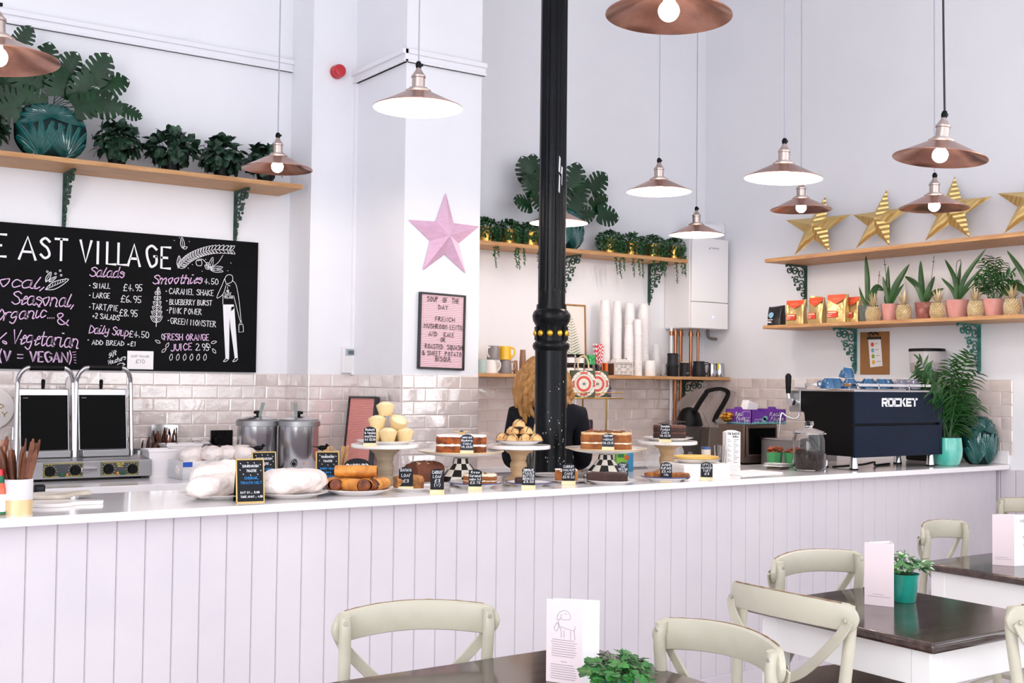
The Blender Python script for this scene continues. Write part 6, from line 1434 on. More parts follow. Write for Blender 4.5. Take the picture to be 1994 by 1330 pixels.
orchid('orchid in a clean pink pot, two broad dark leaves spread in a V', 1733, 37, 34, pot_pink, ((1730,517,12),(1771,514,16,1746,556),(1719,538,11,1727,570),(1761,552,10),(1722,575,9)), ((1722,504,1731),))
orchid('orchid in a mottled maroon pot, with one leaf arching left', 1800, 38, 34, pot_maroon, ((1793,508,14,1795,550),(1762,538,13,1786,556),(1820,538,14,1809,566),(1838,562,11,1815,573)), ((1819,498,1808),))
orchid('plant with long strap leaves in a wide pink pot, with a hoop stake', 1864, 48, 36, pot_pink, ((1840,505,11,1860,543),(1920,484,11,1880,540),(1833,541,9,1855,564),(1872,510,9),(1914,520,9,1884,556),(1896,554,6),(1865,535,9)), (), hoop=((1862,575),(1862,525),(1864,510),(1868,507),(1871,512),(1870,575)))
orchid('orchid at the right photo edge, its broad leaves reaching into view', 2014, 48, 36, M('pot_terracotta', '#b9765c', .5), ((1961,488,12,1992,532),(1952,544,11,1984,555),(1950,561,10,1985,562),(2040,500,12)))
def frond(b, s, base, tip, sag, wd, seed, nl=16, L=.08):
    rr = random.Random(seed); base = Vector(base); tip = Vector(tip); pts = []
    for i in range(nl+1):
        t = i/nl; pts.append(base+(tip-base)*t+Vector((0, 0, sag*4*t*(1-t)))) 
    s.tube(pts, [.0028*(1-.7*i/nl) for i in range(nl+1)], 6)
    for i in range(int(nl*.32), nl+1):
        t = i/nl; tg = (pts[min(i+1, nl)]-pts[max(i-1, 0)]).normalized(); sd = tg.cross(Vector((rr.uniform(-.3,.3)-.5, rr.uniform(-.3,.3)-.6, .6))).normalized()
        ln = L*(.55+.6*sin(pi*(t*.8+.15)))*rr.uniform(.85, 1.1)
        for q in (-1, 1):
            d = (sd*q + tg*.75 + Vector((0, 0, -.15))).normalized(); b.leaf(pts[i], d, Vector((-.3, -.4, .8)), ln, wd, .35, 4, lambda u: max(.05, sin(pi*min(1, .12+u*.88))**.7))
def palm(label, P, potfn, hpot, tips, seed, L, wd, leafm, group=None, nl=16):
    o = thing('potted_palm', label, 'plant', P, 0, group); potfn(o); b, s = MB(), MB()
    for i, (x, y, z) in enumerate(tips):
        a = i*2.4; frond(b, s, (cos(a)*.025, sin(a)*.025, hpot-.01), (x, y, z), .10*(z-hpot+.1), wd, seed*50+i, nl, L)
    s.build('stems', stem_green, o); b.build('fronds', leafm, o); return o
P, r_, h_ = pot_at(1934, 47, 35, pot_pink)
def pf(o, r=r_, h=h_): MB().lathe([(0, 0), (r*.74, 0), (r*.76, .003), (r*.97, h-.008), (r, h), (r*.94, h), (r*.9, h-.015), (0, h-.016)], 40).build('pot', pot_pink, o)
tp = []
for px, py in ((1912,508),(1926,500),(1938,505),(1955,512),(1972,530),(1978,548),(1905,540),(1900,552),(1922,525),(1950,535),(1960,560),(1915,560),(1938,522)): q = onx(px, py, XPOT+R.uniform(-.08, .06))-P; tp.append((q.x, q.y, q.z))
palm('small parlour palm in a pink pot between two gold pineapples', P, pf, h_, tp, 3, .06, .0125, M('palm_leaf', '#143c1a', .4, mix=('#2a6428', 16, .4, .7)), 'potted palms', 10)
gold_pine = M('pineapple_gold', '#dcc596', .4, metal=.5, mix=('#f0e2c0', 30, .4, .7))
def pineapple(label, px, s=1.0):
    P = onx(px, 622, 6.165); P.z = ZR1; o = thing('gold_pineapple', label, 'ornament', P, R.uniform(0, 6), 'gold pineapples between the pots')
    b = MB(); nr, ns = 9, 14; r0 = .042*s; hh = .092*s
    b.lathe([(0, 0), (r0*.6, 0), (r0*.92, hh*.2), (r0, hh*.5), (r0*.85, hh*.8), (r0*.4, hh), (0, hh)], 28)
    for i in range(nr):
        t = (i+.6)/nr; rr_ = r0*(.62+.42*sin(pi*(.15+.75*t)))
        for k in range(ns):
            a = 2*pi*(k+.5*(i % 2))/ns; d = Vector((cos(a), sin(a), .25)); p = Vector((cos(a)*rr_, sin(a)*rr_, hh*t)); sd = Vector((-sin(a), cos(a), 0)); q = .0095*s
            b.add([p+sd*q, p+Vector((0,0,q*1.05)), p-sd*q, p-Vector((0,0,q*1.05)), p+d*q*.75], [(0,1,4), (1,2,4), (2,3,4), (3,0,4)])
    b.build('fruit', gold_pine, o, ang=25); b = MB()
    for k in range(26):
        a = k*2.399; t = k/26; el = radians(28+60*t); d = Vector((cos(a)*cos(el), sin(a)*cos(el), sin(el))); b.leaf((cos(a)*.008, sin(a)*.008, hh-.004+.014*t), d, Vector((-cos(a), -sin(a), 1)), (.062+.035*t)*s, .013*s, .25*(1-t), 4, lambda u: (1-u)**.7+.02)
    b.build('crown', gold_pine, o)
for px, lab in ((1700, 'in front of the slate grey pot'), (1760, 'between the clean pink pot and the maroon one'), (1826, 'right of the maroon pot'), (1900, 'between the wide pink pot and the palm'), (1971, 'right of the small palm')): pineapple('gold pineapple ornament '+lab, px)
# clipboard
A, B_ = onx(1674, 647, XR-.01), onx(1731, 735, XR-.01); wB, hB = A.y-B_.y, A.z-1.575
o = thing('clipboard', 'brown clipboard on the right wall behind the cups, a long price slip under its clip', 'clipboard', (XR-.002, (A.y+B_.y)/2, 1.575), -pi/2)
MB().box(-wB/2, wB/2, -.004, 0, 0, hB).build('board', M('hardboard', '#a3713f', .6, mix=('#8f6136', 6, .4, .7)), o, bev=.0015)
b = MB().box(-wB*.22, wB*.22, -.016, -.004, hB*.82, hB*.88); b.tube([(-wB*.14, -.013, hB*.87), (-wB*.16, -.02, hB*.96), (-wB*.06, -.02, hB*.98), (0, -.018, hB*.93), (wB*.08, -.02, hB*.98), (wB*.17, -.018, hB*.93)], .006, 8); b.build('clip', M('gunmetal', '#3c3834', .3, metal=.8), o)
mm = Matrix.Translation((0, -.0045, hB*.84)) @ Matrix.Rotation(radians(-5), 4, 'Y'); ws, hs = wB*.42, hB*.66
sl = MB().box(-ws/2, ws/2, -.0012, 0, -hs, 0).xf(mm).build('price_slip', paper, o)
for i, c in enumerate(('#e5582f', '#8db4cf', '#8fa63c', '#efb92a')):
    b = MB(); cz = -hs*(.2+.21*i); b.prism([(-ws*.2+ws*.13*cos(2*pi*j/10), cz+ws*.15*sin(2*pi*j/10)) for j in range(10)], -.0018, -.0012, lambda a, z, d: (a, d, z)); b.xf(mm); b.build('logo', M('logo_'+('orange','blue','green','yellow')[i], c, .6), sl)
b = MB()
for i in range(4): cz = -hs*(.19+.21*i); b.ribbon([mm @ Vector((ws*.06, -.0012, cz)), mm @ Vector((ws*(.2+.06*i), -.0012, cz))], .004, NB)
b.build('slip_print', ink_grey, sl)

# ------------------------------------------------------------------ espresso machine
mx, my_, mw_ = 5.17, 4.195, .775
navy = M('machine_blue', '#0b182b', .42, mix=('#0f1d32', 3, .4, .7), spec=.15); m_black = M('machine_black', '#0a090a', .42, spec=.14)
em = thing('espresso_machine', 'big dark blue and black espresso machine at the right end of the counter', 'coffee machine', (mx, my_, ZC)); ZB_, ZT_ = .075, .43
sp_ = [(.0, ZB_), (.0, ZT_), (.37, ZT_), (.37, .345), (.345, .30), (.335, .22), (.29, ZB_+.03), (.27, ZB_)]
MB().prism([(y, z) for y, z in sp_], .012, mw_-.012, lambda y, z, d: (d, y+.004, z)).build('body', m_black, em, bev=.003)
for x0 in (0, mw_-.012): MB().prism([(y, z) for y, z in sp_], x0, x0+.012, lambda y, z, d: (d, y, z)).build('panel', m_black, em, bev=.002)
MB().box(.0, mw_, -.012, .003, .255, ZT_).build('panel', navy, em, bev=.002); MB().box(.0, mw_, -.012, .003, ZB_-.005, .243).build('panel', navy, em, bev=.002)
MB().box(mw_-.02, mw_+.002, -.014, .004, ZB_-.005, ZT_).build('corner_trim', navy, em, bev=.002)
t = MB(); A = ony(1717, 792, my_-.012)-em.location; C_ = ony(1786, 790, my_-.012)-em.location; ln = C_.x-A.x; zb = A.z; hh = 16.5*mpp(ony(1750, 790, my_)); yy_ = -.0126
def blk(x0, x1, z0, z1): t.box(A.x+x0*ln, A.x+x1*ln, yy_-.002, yy_+.001, zb+z0*hh, zb+z1*hh)
def slant(p): t.prism([(A.x+x*ln, zb+z*hh) for x, z in p], yy_-.002, yy_+.001, lambda a, z, d: (a, d, z))
g_ = .155; u = .034; v = .24   # heavy block capitals: R O C K E T
x = 0; blk(x, x+u, 0, 1); blk(x+u, x+g_-.012, 1-v, 1); blk(x+g_-.03, x+g_, .5, 1-.06); blk(x+u, x+g_-.012, .34, .34+v); slant([(x+.07, .36), (x+.11, .36), (x+g_, 0), (x+g_-.045, 0)])
x = .17; blk(x, x+u, .07, .93); blk(x+g_-u, x+g_, .07, .93); blk(x+.012, x+g_-.012, 1-v, 1); blk(x+.012, x+g_-.012, 0, v)
x = .34; blk(x, x+u, .07, .93); blk(x+.012, x+g_, 1-v, 1); blk(x+.012, x+g_, 0, v)
x = .51; blk(x, x+u, 0, 1); slant([(x+u, .45), (x+g_-.05, 1), (x+g_-.003, 1), (x+.075, .52)]); slant([(x+.05, .58), (x+.09, .66), (x+g_, 0), (x+g_-.048, 0)])
x = .68; blk(x, x+u, 0, 1); blk(x+u, x+g_-.01, 1-v, 1); blk(x+u, x+g_-.02, .39, .61); blk(x+u, x+g_-.01, 0, v)
x = .845; blk(x, x+g_, 1-v, 1); blk(x+g_/2-u/2, x+g_/2+u/2, 0, 1)
t.build('white_lettering', M('letter_white', '#f4f6f8', .4), em)
for x, y in ((.045, .03), (mw_-.05, .03), (.06, .25), (mw_-.06, .25)):
    l = MB().lathe([(0, .008), (.024, .008), (.017, ZB_), (0, ZB_)], 28, (x, y, 0)).build('leg', chrome, em); MB().lathe([(0, 0), (.025, 0), (.025, .009), (0, .009)], 28, (x, y, 0)).build('rubber_foot', black_plastic, l)
MB().box(-.002, mw_+.002, -.012, .385, ZT_, ZT_+.012).build('cup_tray', steel, em, bev=.002)
b = MB(); zr0, zr1 = ZT_+.012, ZT_+.042
for z in (zr1,):
    b.box(.03, mw_-.02, -.006, .0, z-.012, z+.004).box(.03, mw_-.02, .36, .366, z-.012, z+.004).box(.03, .036, 0, .36, z-.012, z+.004).box(mw_-.026, mw_-.02, 0, .36, z-.012, z+.004)
for x in (.03, .21, .48, mw_-.028): b.box(x, x+.008, -.006, 0, zr0, zr1).box(x, x+.008, .36, .366, zr0, zr1)
b.build('cup_rail', chrome, em, bev=.001)
MB().box(-.004, .06, .37, .455, .31, ZT_+.004).build('group_block', steel_dull, em, bev=.003)
MB().box(.06, mw_-.04, .37, .45, .31, ZT_).build('group_panel', m_black, em, bev=.003)
MB().lathe([(.0, 0), (.022, 0), (.026, .012), (.022, .028), (.016, .05), (.018, .055), (.018, .075), (0, .075)], 24, (-.06, .40, .365), axis=(1, 0, 0)).build('steam_valve', chrome, em)
lv = MB().tube([(-.03, .43, .37), (-.032, .435, .41), (-.032, .435, .42)], .010, 14).build('steam_lever', chrome, em); MB().tube([(-.032, .435, .415), (-.032, .435, .45), (-.032, .435, .515), (-.032, .435, .53)], [.013, .0155, .018, .008], 18).build('lever_grip', black_plastic, lv)
MB().tube(smooth([(.03, .41, .31), (.03, .41, .285), (.01, .43, .27), (-.02, .46, .285), (-.035, .475, .30), (-.045, .48, .28), (-.05, .49, .16)], 5), .0055, 10).build('steam_wand', chrome, em)
o = thing('power_cable', 'black cable lying under the espresso machine', 'cable', (mx+.2, my_+.1, ZC)); MB().tube(smooth([(-.13, .1, .005), (0, .0, .02), (.12, .01, .03), (.22, .08, .006), (.4, .12, .006)], 5), .006, 8).build('cable', black_plastic, o)
cup_blue = M('cup_blue', '#1f547e', .18, coat=.3); cup_grey = M('cup_grey', '#6d6f80', .2, coat=.4)
zc_ = ZC+ZT_+.0165
def cup(label, px, yoff, mat, tilt=0, lift=0, hd=0):
    P = ony(px, 745, my_+yoff); o = thing('coffee_cup', label, 'cup', (P.x, my_+yoff, zc_+lift), hd, 'upturned cups on top of the espresso machine'); o.rotation_euler.x = tilt
    MB().lathe([(.038, 0), (.043, 0), (.0435, .003), (.041, .02), (.034, .042), (.024, .053), (.0235, .058), (.021, .0585), (.0205, .0545), (0, .0545)], 36).build('bowl', mat, o)
    MB().lathe([(.0205, .0578), (.0225, .0592), (.0245, .0578)], 36).build('foot_ring', porcelain, o)
    MB().tube(smooth([(.041, 0, .012), (.058, 0, .014), (.066, 0, .026), (.058, 0, .038), (.036, 0, .038)], 4), .0042, 8).build('handle', mat, o)
for px, yo, m_, tl, lf, hd, lab in ((1613,.09,cup_blue,0,0,2.8,'leftmost, its handle sticking out to the left'),(1628,.14,cup_blue,0,0,.4,'second from the left'),(1655,.08,cup_blue,0,0,-.4,'right above the corner of the machine'),(1648,.14,cup_blue,.15,.060,.9,'stacked on top of two others, the highest'),(1690,.06,cup_blue,0,0,2.0,'in front of the clipboard, with its handle hidden'),(1716,.07,cup_blue,0,0,.2,'with its white foot ring showing, right of the clipboard slip'),
        (1728,.16,cup_blue,0,0,.6,'behind, below the right edge of the clipboard'),(1692,.16,M('cup_black','#1c2230',.2,coat=.4),0,.001,1.2,'dark one behind, below the clipboard')): cup('upturned blue coffee cup '+lab if m_ == cup_blue else 'upturned coffee cup, the '+lab, px, yo, m_, tl, lf, hd)
for px, yo, lab in ((1754,.06,'leftmost of the grey ones'),(1778,.06,'right of the first grey one'),(1766,.16,'behind the other grey ones'),(1800,.08,'by the palm fronds')): cup('upturned grey coffee cup, '+lab, px, yo, cup_grey, 0, 0, 1.0)
# grinder behind
P = onx(1834, 680, 6.30); P.x = 6.33; P.y = 4.56; zl = onx(1834, 680, 6.3).z
gd = thing('coffee_grinder', 'coffee grinder with a clear hopper of dark beans, behind the palm', 'grinder', (P.x, P.y, ZC)); q = zl-ZC
MB().box(-.085, .085, -.10, .10, 0, q-.24).build('body', m_black, gd, bev=.012, seg=3); MB().lathe([(0, q-.24), (.06, q-.24), (.055, q-.2), (0, q-.2)], 32).build('collar', black_plastic, gd)
MB().lathe([(.052, q-.2), (.072, q-.165), (.104, q-.14), (.108, q-.012), (.105, q-.012), (.101, q-.138), (.069, q-.162), (.049, q-.197)], 48).build('hopper', M('smoke_clear', '#efe6e8', .06, alpha=.28, coat=.5), gd)
MB().lathe([(0, q-.199), (.047, q-.197), (.066, q-.163), (.098, q-.138), (.1, q-.085), (.06, q-.078), (0, q-.08)], 40).build('beans', M('coffee_beans', '#35211a', .5, mix=('#1c110d', 60, .4, .65), bump=(95, 1, .01)), gd)
MB().lathe([(0, q-.012), (.110, q-.012), (.112, q-.004), (.108, q+.006), (0, q+.010)], 48).build('lid', black_plastic, gd)
# palm in aqua pot, teal vase
P = onz(1852, 909, ZC); rp_ = 30*mpp(P); P.y += rp_*.9; P.x += .075
aqua = M('aqua_glaze', '#46b7a6', .25, mix=('#a5ded0', 9, .42, .72), coat=.5, stretch=(1, 1, .35))
def apot(o, r=rp_): MB().lathe([(0, 0), (r*.62, 0), (r*.80, .012), (r*.98, .06), (r, .10), (r*.92, .165), (r*.89, .165), (r*.95, .1), (r*.7, .02), (0, .15), ], 48, wob=lambda a, z: 1+.012*cos(a*10)).build('pot', aqua, o); MB().lathe([(0, .148), (r*.9, .146)], 32).build('soil', soil, o)
tp = []
for px, py in ((1790,702),(1800,722),(1785,728),(1812,735),(1830,728),(1850,705),(1872,700),(1888,690),(1908,692),(1905,728),(1920,748),(1938,752),(1930,775),(1910,790),(1880,760),(1860,760),(1842,775),(1835,800),(1862,800),(1890,805),(1875,735),(1825,765),(1850,820),(1875,830),(1840,745),(1895,775)):
    q = ony(px, py, P.y+R.uniform(-.10, .12))-P; tp.append((min(q.x, XR-P.x-.13), q.y, q.z))
palm('large parlour palm in an aqua glazed pot at the right end of the counter', P, apot, .15, tp, 8, .10, .016, M('palm_leaf', '#143c1a', .4, mix=('#2a6428', 16, .4, .7)), 'potted palms', 14)
P = onz(1915, 905, ZC); moon_vase('teal leaf relief vase standing on the counter by the tile edge', (6.335, 4.20, ZC), .118, .150, .062, -.35, 'teal leaf relief vases')
# glass jar of coffee
P = onz(1601, 919, ZC); r = 32.5*mpp(P); P.y += r
jr = thing('storage_jar', 'big lidded glass jar of ground coffee in front of the machine', 'jar', P)
MB().lathe([(0, .004), (r*.9, .004), (r, .018), (r, .17), (r*.90, .192), (r*.90, .200), (r*.86, .200), (r*.86, .19), (r*.955, .168), (r*.955, .022), (r*.86, .010), (0, .010)], 56).build('body', glass_m, jr)
MB().lathe([(0, .0105), (r*.85, .0108), (r*.945, .023), (r*.945, .095), (r*.6, .118), (r*.2, .108), (0, .105)], 48).build('ground_coffee', M('ground_coffee', '#4a3026', .8, mix=('#2b1a14', 50, .4, .65), bump=(120, .8, .006)), jr)
MB().lathe([(r*.8, .197), (r*1.0, .2005), (r*1.02, .206), (r*.9, .213), (r*.4, .228), (r*.2, .232), (.016, .238), (.026, .252), (.022, .268), (0, .27)], 48).build('lid', glass_m, jr)
sc = MB().tube([(-.035, -.035, .175), (-.01, -.045, .14), (.012, -.05, .112)], [.004, .005, .006], 10).build('scoop', M('white_plastic', '#f4f2ee', .35), jr)
MB().ball((.03, -.048, .10), .02, 14, 8, (1.2, 1, .6)).build('scoop_bowl', M('white_plastic', '#f4f2ee', .35), sc)
# punnets, napkins
g_m = M('green_paper', '#3c8b54', .6)
for px, yo, lab in ((1537, .06, 'left of the pair behind the napkins'), (1556, .0, 'right of the pair, next to the glass jar')):
    P = onz(px, 912, ZC); o = thing('paper_pot', 'green paper pot of dried blooms, '+lab, 'pot', (P.x, P.y+.05+yo, ZC), 0, 'green paper pots'); MB().lathe([(0, 0), (.036, 0), (.046, .085), (.043, .085), (.034, .004), (0, .004)], 8).build('pot', g_m, o, ang=20)
    b = MB(); nuggets(b, 26, .036, .075, .016, random.Random(px), 2.2); b.build('dried_blooms', M('dried_blooms', '#6e3220', .8, mix=('#a5522c', 30, .4, .7)), o)
nap = M('napkin_paper', '#f6f1ec', .7)
def napkins(label, px, py, rot, n):
    P = onz(px, py, ZC); o = thing('napkin_stack', label, 'napkins', (P.x, P.y+.06, ZC), rot); b = MB(); rr = random.Random(n)
    for k in range(n): b.cbox((rr.uniform(-.006,.006), rr.uniform(-.006,.006), .016+.004*k), (.13, .10, .0022), Matrix.Rotation(rr.uniform(-.12, .12), 3, 'Z') @ Matrix.Rotation(rr.uniform(-.05, .05), 3, 'Y'))
    b.build('paper', nap, o); MB().box(-.055, .055, -.04, .04, 0, .012).build('tray', M('tray_dark', '#55443c', .5), o)
napkins('stack of white napkins in a low tray before the green pots', 1531, 915, .3, 5)
P = onz(1525, 900, ZC); o = thing('receipt_spike', 'curled white receipts on a spike behind the napkin stack', 'papers', (P.x-.03, min(P.y+.17, CB-.06), ZC)); MB().lathe([(0, 0), (.035, 0), (.035, .008), (0, .009)], 24).tube([(0,0,.008), (0,0,.115)], .0018, 6).build('spike', steel_dull, o)
b = MB()
for k in range(4): b.cbox((.012*k-.01, .004*k, .062+.006*k), (.11, .055, .0012), Matrix.Rotation(.3*k-.4, 3, 'Z') @ Matrix.Rotation(.12-.05*k, 3, 'Y'))
b.build('receipts', paper, o)
o = thing('paper_sheet', 'blank white sheet of card lying flat on the counter by the tart box', 'paper', (ony(1450, 917, 4.35).x, 4.33, ZC), .1); MB().box(-.17, .17, -.1, .1, 0, .006).build('sheet', paper, o, bev=.002)

# ------------------------------------------------------------------ behind the counter, by the right wall
xo, yo_ = 5.77, 5.50
P0, P1 = ony(1415, 828, yo_), ony(1513, 828, yo_); top = P0.z-ZW; ox_ = ony(1449, 860, yo_).x; wO = P1.x-ox_
ov = thing('countertop_oven', 'brown steel countertop oven with a dark door, under the purple boxes', 'oven', (ox_, yo_, ZW)); brs = M('bronze_steel', '#75655c', .35, metal=.8)
MB().box(0, wO, 0, .24, .012, top).build('body', brs, ov, bev=.004); MB().box(.012, .04, -.01, 0, 0, .012).box(0, wO, 0, .24, 0, .012).build('base', black_plastic, ov)
d = MB().box(.012, wO-.012, -.014, -.001, .055, top-.01).build('door', brs, ov, bev=.003); MB().box(.03, wO-.03, -.0155, -.013, .07, top-.022).build('door_glass', M('ceramic_black', '#060709', .3), d)
t = MB(); letter(t, 'LO-D-MAX', (wO*.55, -.0015, .026), (1,0,0), (0,0,1), wO*.33, .014, .0022, NB); t.build('maker_mark', chalk_white, ov)
purple = M('box_purple', '#7238a6', .5, mix=('#672f99', 6, .4, .7)); teal_pr = M('box_teal_print', '#7fc4c4', .6); inner = M('box_card', '#c59b6d', .7)
def fruit_box(label, x, y, z, w_, d_, h_, rot, side):
    o = thing('fruit_box', label, 'box', (x, y, z), rot, 'purple fruit boxes on top of the oven'); b = MB()
    pr = [(0, 0), (w_, 0), (w_, h_), (w_*.86, h_), (w_*.80, h_*.8), (w_*.3, h_*.8), (w_*.22, h_), (0, h_)]
    for y0 in (0, d_-.004): b.prism(pr, y0, y0+.004, lambda a, z, d: (a, d, z))
    pr2 = [(0, 0), (d_, 0), (d_, h_), (d_*.7, h_), (d_*.65, h_*1.15), (d_*.4, h_*1.15), (d_*.35, h_), (0, h_)]
    for x0 in (0, w_-.004): b.prism(pr2, x0, x0+.004, lambda a, z, d: (d, a, z))
    b.box(0, w_, 0, d_, 0, .004); b.build('carton', purple, o)
    t = MB(); letter(t, 'Real', (w_*.52, 0, h_*.56), (1,0,0), (0,0,1), w_*.3, h_*.24, .0036, NB, .2); letter(t, 'Plums', (w_*.56, 0, h_*.26), (1,0,0), (0,0,1), w_*.36, h_*.22, .0034, NB, .2); letter(t, 'Beautiful', (w_*.1, 0, h_*.3), (1,0,0), (0,0,1), w_*.25, h_*.08, .0016, NB)
    L_ = Vector((-1, 0, 0)); letter(t, 'Real', (0, d_*.62, h_*.56), (0,-1,0), (0,0,1), d_*.26, h_*.24, .0036, L_, .2); letter(t, 'Plums', (0, d_*.58, h_*.28), (0,-1,0), (0,0,1), d_*.32, h_*.22, .0034, L_, .2); letter(t, 'milk', (0, d_*.28, h_*.2), (0,-1,0), (0,0,1), d_*.2, h_*.14, .003, L_)
    t.ribbon([(0, d_*.32, h_*.86), (0, d_*.04, h_*.86), (0, d_*.04, h_*.45), (0, d_*.32, h_*.45), (0, d_*.32, h_*.86)], .002, L_)
    t.build('white_print', chalk_white, o); t = MB()
    for k in range(14): u = (k+.5)/14; t.add([(w_*(u-.05), -.0006, .002), (w_*(u+.05), -.0006, .002), (w_*(u+.03), -.0006, h_*(.12+.1*(k*7 % 3)/2)), (w_*(u-.02), -.0006, h_*(.16+.08*(k*5 % 3)/2))], [(0,1,2,3)])
    for k in range(10): u = (k+.5)/10; t.add([(-.0006, d_*(u-.05), .002), (-.0006, d_*(u+.05), .002), (-.0006, d_*(u+.02), h_*(.18+.1*(k*7 % 3)/2))], [(0,2,1)])
    for cx_, cz_ in ((.40, .42), (.36, .3)): t.add([(w_*(cx_+.07*cos(2*pi*j/12)), -.0007, h_*(cz_+.16*sin(2*pi*j/12))) for j in range(12)], [tuple(range(12))])
    t.build('plum_print', teal_pr, o); return o
fx = ony(1460, 828, 5.52).x
fruit_box('purple fruit box on top of the oven, its printed sides facing out', fx, 5.505, ZW+top+.001, ony(1530, 810, 5.505).x-fx, .235, .10, 0, 0)
o = thing('crisp_packet', 'crumpled gold packet between the blender and the purple boxes', 'packet', (ox_+.045, 5.70, ZW+top+.001)); b = MB(); nuggets(b, 22, .03, .02, .022, random.Random(4), 2.2); b.build('foil', M('packet_gold', '#c8963c', .3, metal=.8, bump=(60, 1, .01)), o)
o = thing('white_cloth', 'folded white paper sticking out of the purple fruit box', 'paper', (fx+.10, 5.63, ZW+top+.006)); MB().cbox((0, 0, .075), (.1, .06, .14), Matrix.Rotation(.3, 3, 'Y')).build('sheet', paper, o, bev=.004)
P = ony(1540, 853, 5.3); o = thing('steel_drawer_unit', 'low brushed steel unit between the oven and the espresso machine', 'drawer unit', (P.x-.12, 5.15, ZW)); w_ = min(6.44-(P.x-.12), .4)
MB().box(0, w_, 0, .3, 0, P.z-ZW-.012).build('body', steel_dull, o, bev=.003); MB().box(-.006, w_, -.008, .305, P.z-ZW-.012, P.z-ZW).build('lid', steel, o, bev=.002)
A, B_ = onx(1548, 738, XR-.012), onx(1571, 755, XR-.012); o = thing('light_switch', 'white switch plate on the tiles behind the steam lever', 'switch', (XR-.011, B_.y, B_.z))
MB().box(-.01, 0, 0, A.y-B_.y, 0, A.z-B_.z).build('plate', M('abs_white', '#ece9ea', .4), o, bev=.003); MB().cbox((-.012, (A.y-B_.y)/2, (A.z-B_.z)/2), (.006, .012, .022)).build('rocker', M('abs_white', '#ece9ea', .4), o, bev=.001)
# tall carton with small print
P = ony(1433, 905, CB-.07); kc = mpp(P); hc = 70*kc
o = thing('printed_carton', 'tall narrow white carton of dense small print, in front of the oven', 'carton', (P.x, CB-.05, ZC), -.35); wc = 30*kc
MB().box(-wc/2, wc/2, 0, .05, 0, hc*.95).prism([(-wc/2, hc*.95), (wc/2, hc*.95), (wc*.15, hc), (-wc*.15, hc)], 0, .05, lambda a, z, d: (a, d, z)).build('carton', paper, o, bev=.001)
t = MB(); letter(t, 'THE BAKING', (-wc*.42, 0, hc*.88), (1,0,0), (0,0,1), wc*.84, hc*.055, .0026, NB); letter(t, 'SODA', (-wc*.05, 0, hc*.80), (1,0,0), (0,0,1), wc*.4, hc*.05, .0026, NB)
for i in range(15):
    z = hc*(.74-.045*i); t.ribbon([(-wc*.42, 0, z), (-wc*(.42-.28*(.5+.5*sin(i*2.1))), 0, z)], .0018, NB); t.ribbon([(wc*.02, 0, z), (wc*(.1+.3*(.5+.5*cos(i*1.7))), 0, z)], .0018, NB)
t.build('small_print', ink_black, o)
# blender with clear hood
P = ony(1370, 890, 6.28); bx = P.x; by = 6.26
bl = thing('hooded_blender', 'dark blender with a tilted clear hood and a curved black handle, below the boiler', 'blender', (bx-.085, by, ZW)); bl.scale = (1.12, 1.0, 1.1); smoke = M('smoked_hood', '#a59893', .1, alpha=.62, coat=.6); dgrey = M('dark_grey_plastic', '#3a3735', .35)
kb = mpp(P)
bl.scale = (1, 1, 1); bo_l = bl.location
def fb(px, py, y=0): q = ony(px, py, by+y); return (q.x-bo_l.x, y, q.z-bo_l.z)
def fpoly(pts, y0, y1): b = MB(); pp = [fb(*p) for p in pts]; b.prism([(p[0], p[2]) for p in pp], y0, y1, lambda a, z, d: (a, d, z)); return b
hs = fpoly([(1364, 832), (1411, 832), (1418, 868), (1413, 890), (1360, 890)], -.10, .12); zmin_ = min(v.z for v in hs.v)
for v in hs.v:
    if v.z < .06: v.z = 0
hs.build('housing', M('brown_grey_plastic', '#6c6058', .25), bl, bev=.012, seg=3)
c0 = fb(1342, 828, -.02); rt_ = 25*kb; zt_ = c0[2]
MB().lathe([(0, 0), (rt_*.74, 0), (rt_*.98, zt_-.004), (rt_*1.0, zt_), (0, zt_)], 40, (c0[0], -.02, 0)).build('container', dgrey, bl)
MB().lathe([(rt_*1.04, zt_-.004), (rt_*1.04, zt_+.006), (rt_*.98, zt_+.035), (rt_*.80, zt_+.085), (rt_*.52, zt_+.118), (rt_*.2, zt_+.130), (0, zt_+.132)], 40, (c0[0], -.02, 0)).build('dome_lid', black_plastic, bl)
hd_ = [(1350, 803), (1362, 785), (1377, 763), (1398, 759), (1414, 763), (1404, 790), (1391, 812), (1388, 831), (1362, 831)]
hood = fpoly(hd_, -.105, -.098); hood.build('clear_hood', smoke, bl)
fpoly([(1333, 797), (1340, 780), (1356, 765), (1378, 757), (1398, 756), (1362, 792), (1350, 803)], .08, .088).build('clear_hood', smoke, bl)
hp = smooth([fb(x, y, -.112) for x, y in ((1352, 802), (1361, 786), (1374, 767), (1379, 761), (1399, 757), (1413, 760), (1418, 767), (1409, 786), (1396, 808), (1391, 822))], 4)
MB().bar(hp, [.026+.008*abs(2*i/(len(hp)-1)-1) for i in range(len(hp))], .018, (0, 1, 0)).build('handle', black_plastic, bl, bev=.003)
for x, y in ((1396, 821), (1343, 884)): MB().lathe([(0, 0), (.019, 0), (.017, .01), (0, .012)], 24, fb(x, y, -.122), axis=(0, -1, 0)).build('hinge_bolt', steel_dull, bl)
P = ony(1377, 893, 5.3); o = thing('pill_tub', 'small white tub with a blue lid behind the almond tart', 'tub', (ony(1376, 890, CB-.04).x+.0, CB-.035, ZC+.0)); MB().lathe([(0, 0), (.026, 0), (.026, .1), (0, .1)], 28).build('body', M('kraft_label', '#d8cbbd', .6), o); MB().lathe([(0, .1005), (.027, .1005), (.027, .113), (0, .114)], 28).build('lid', M('lid_blue', '#3c5a94', .4), o)
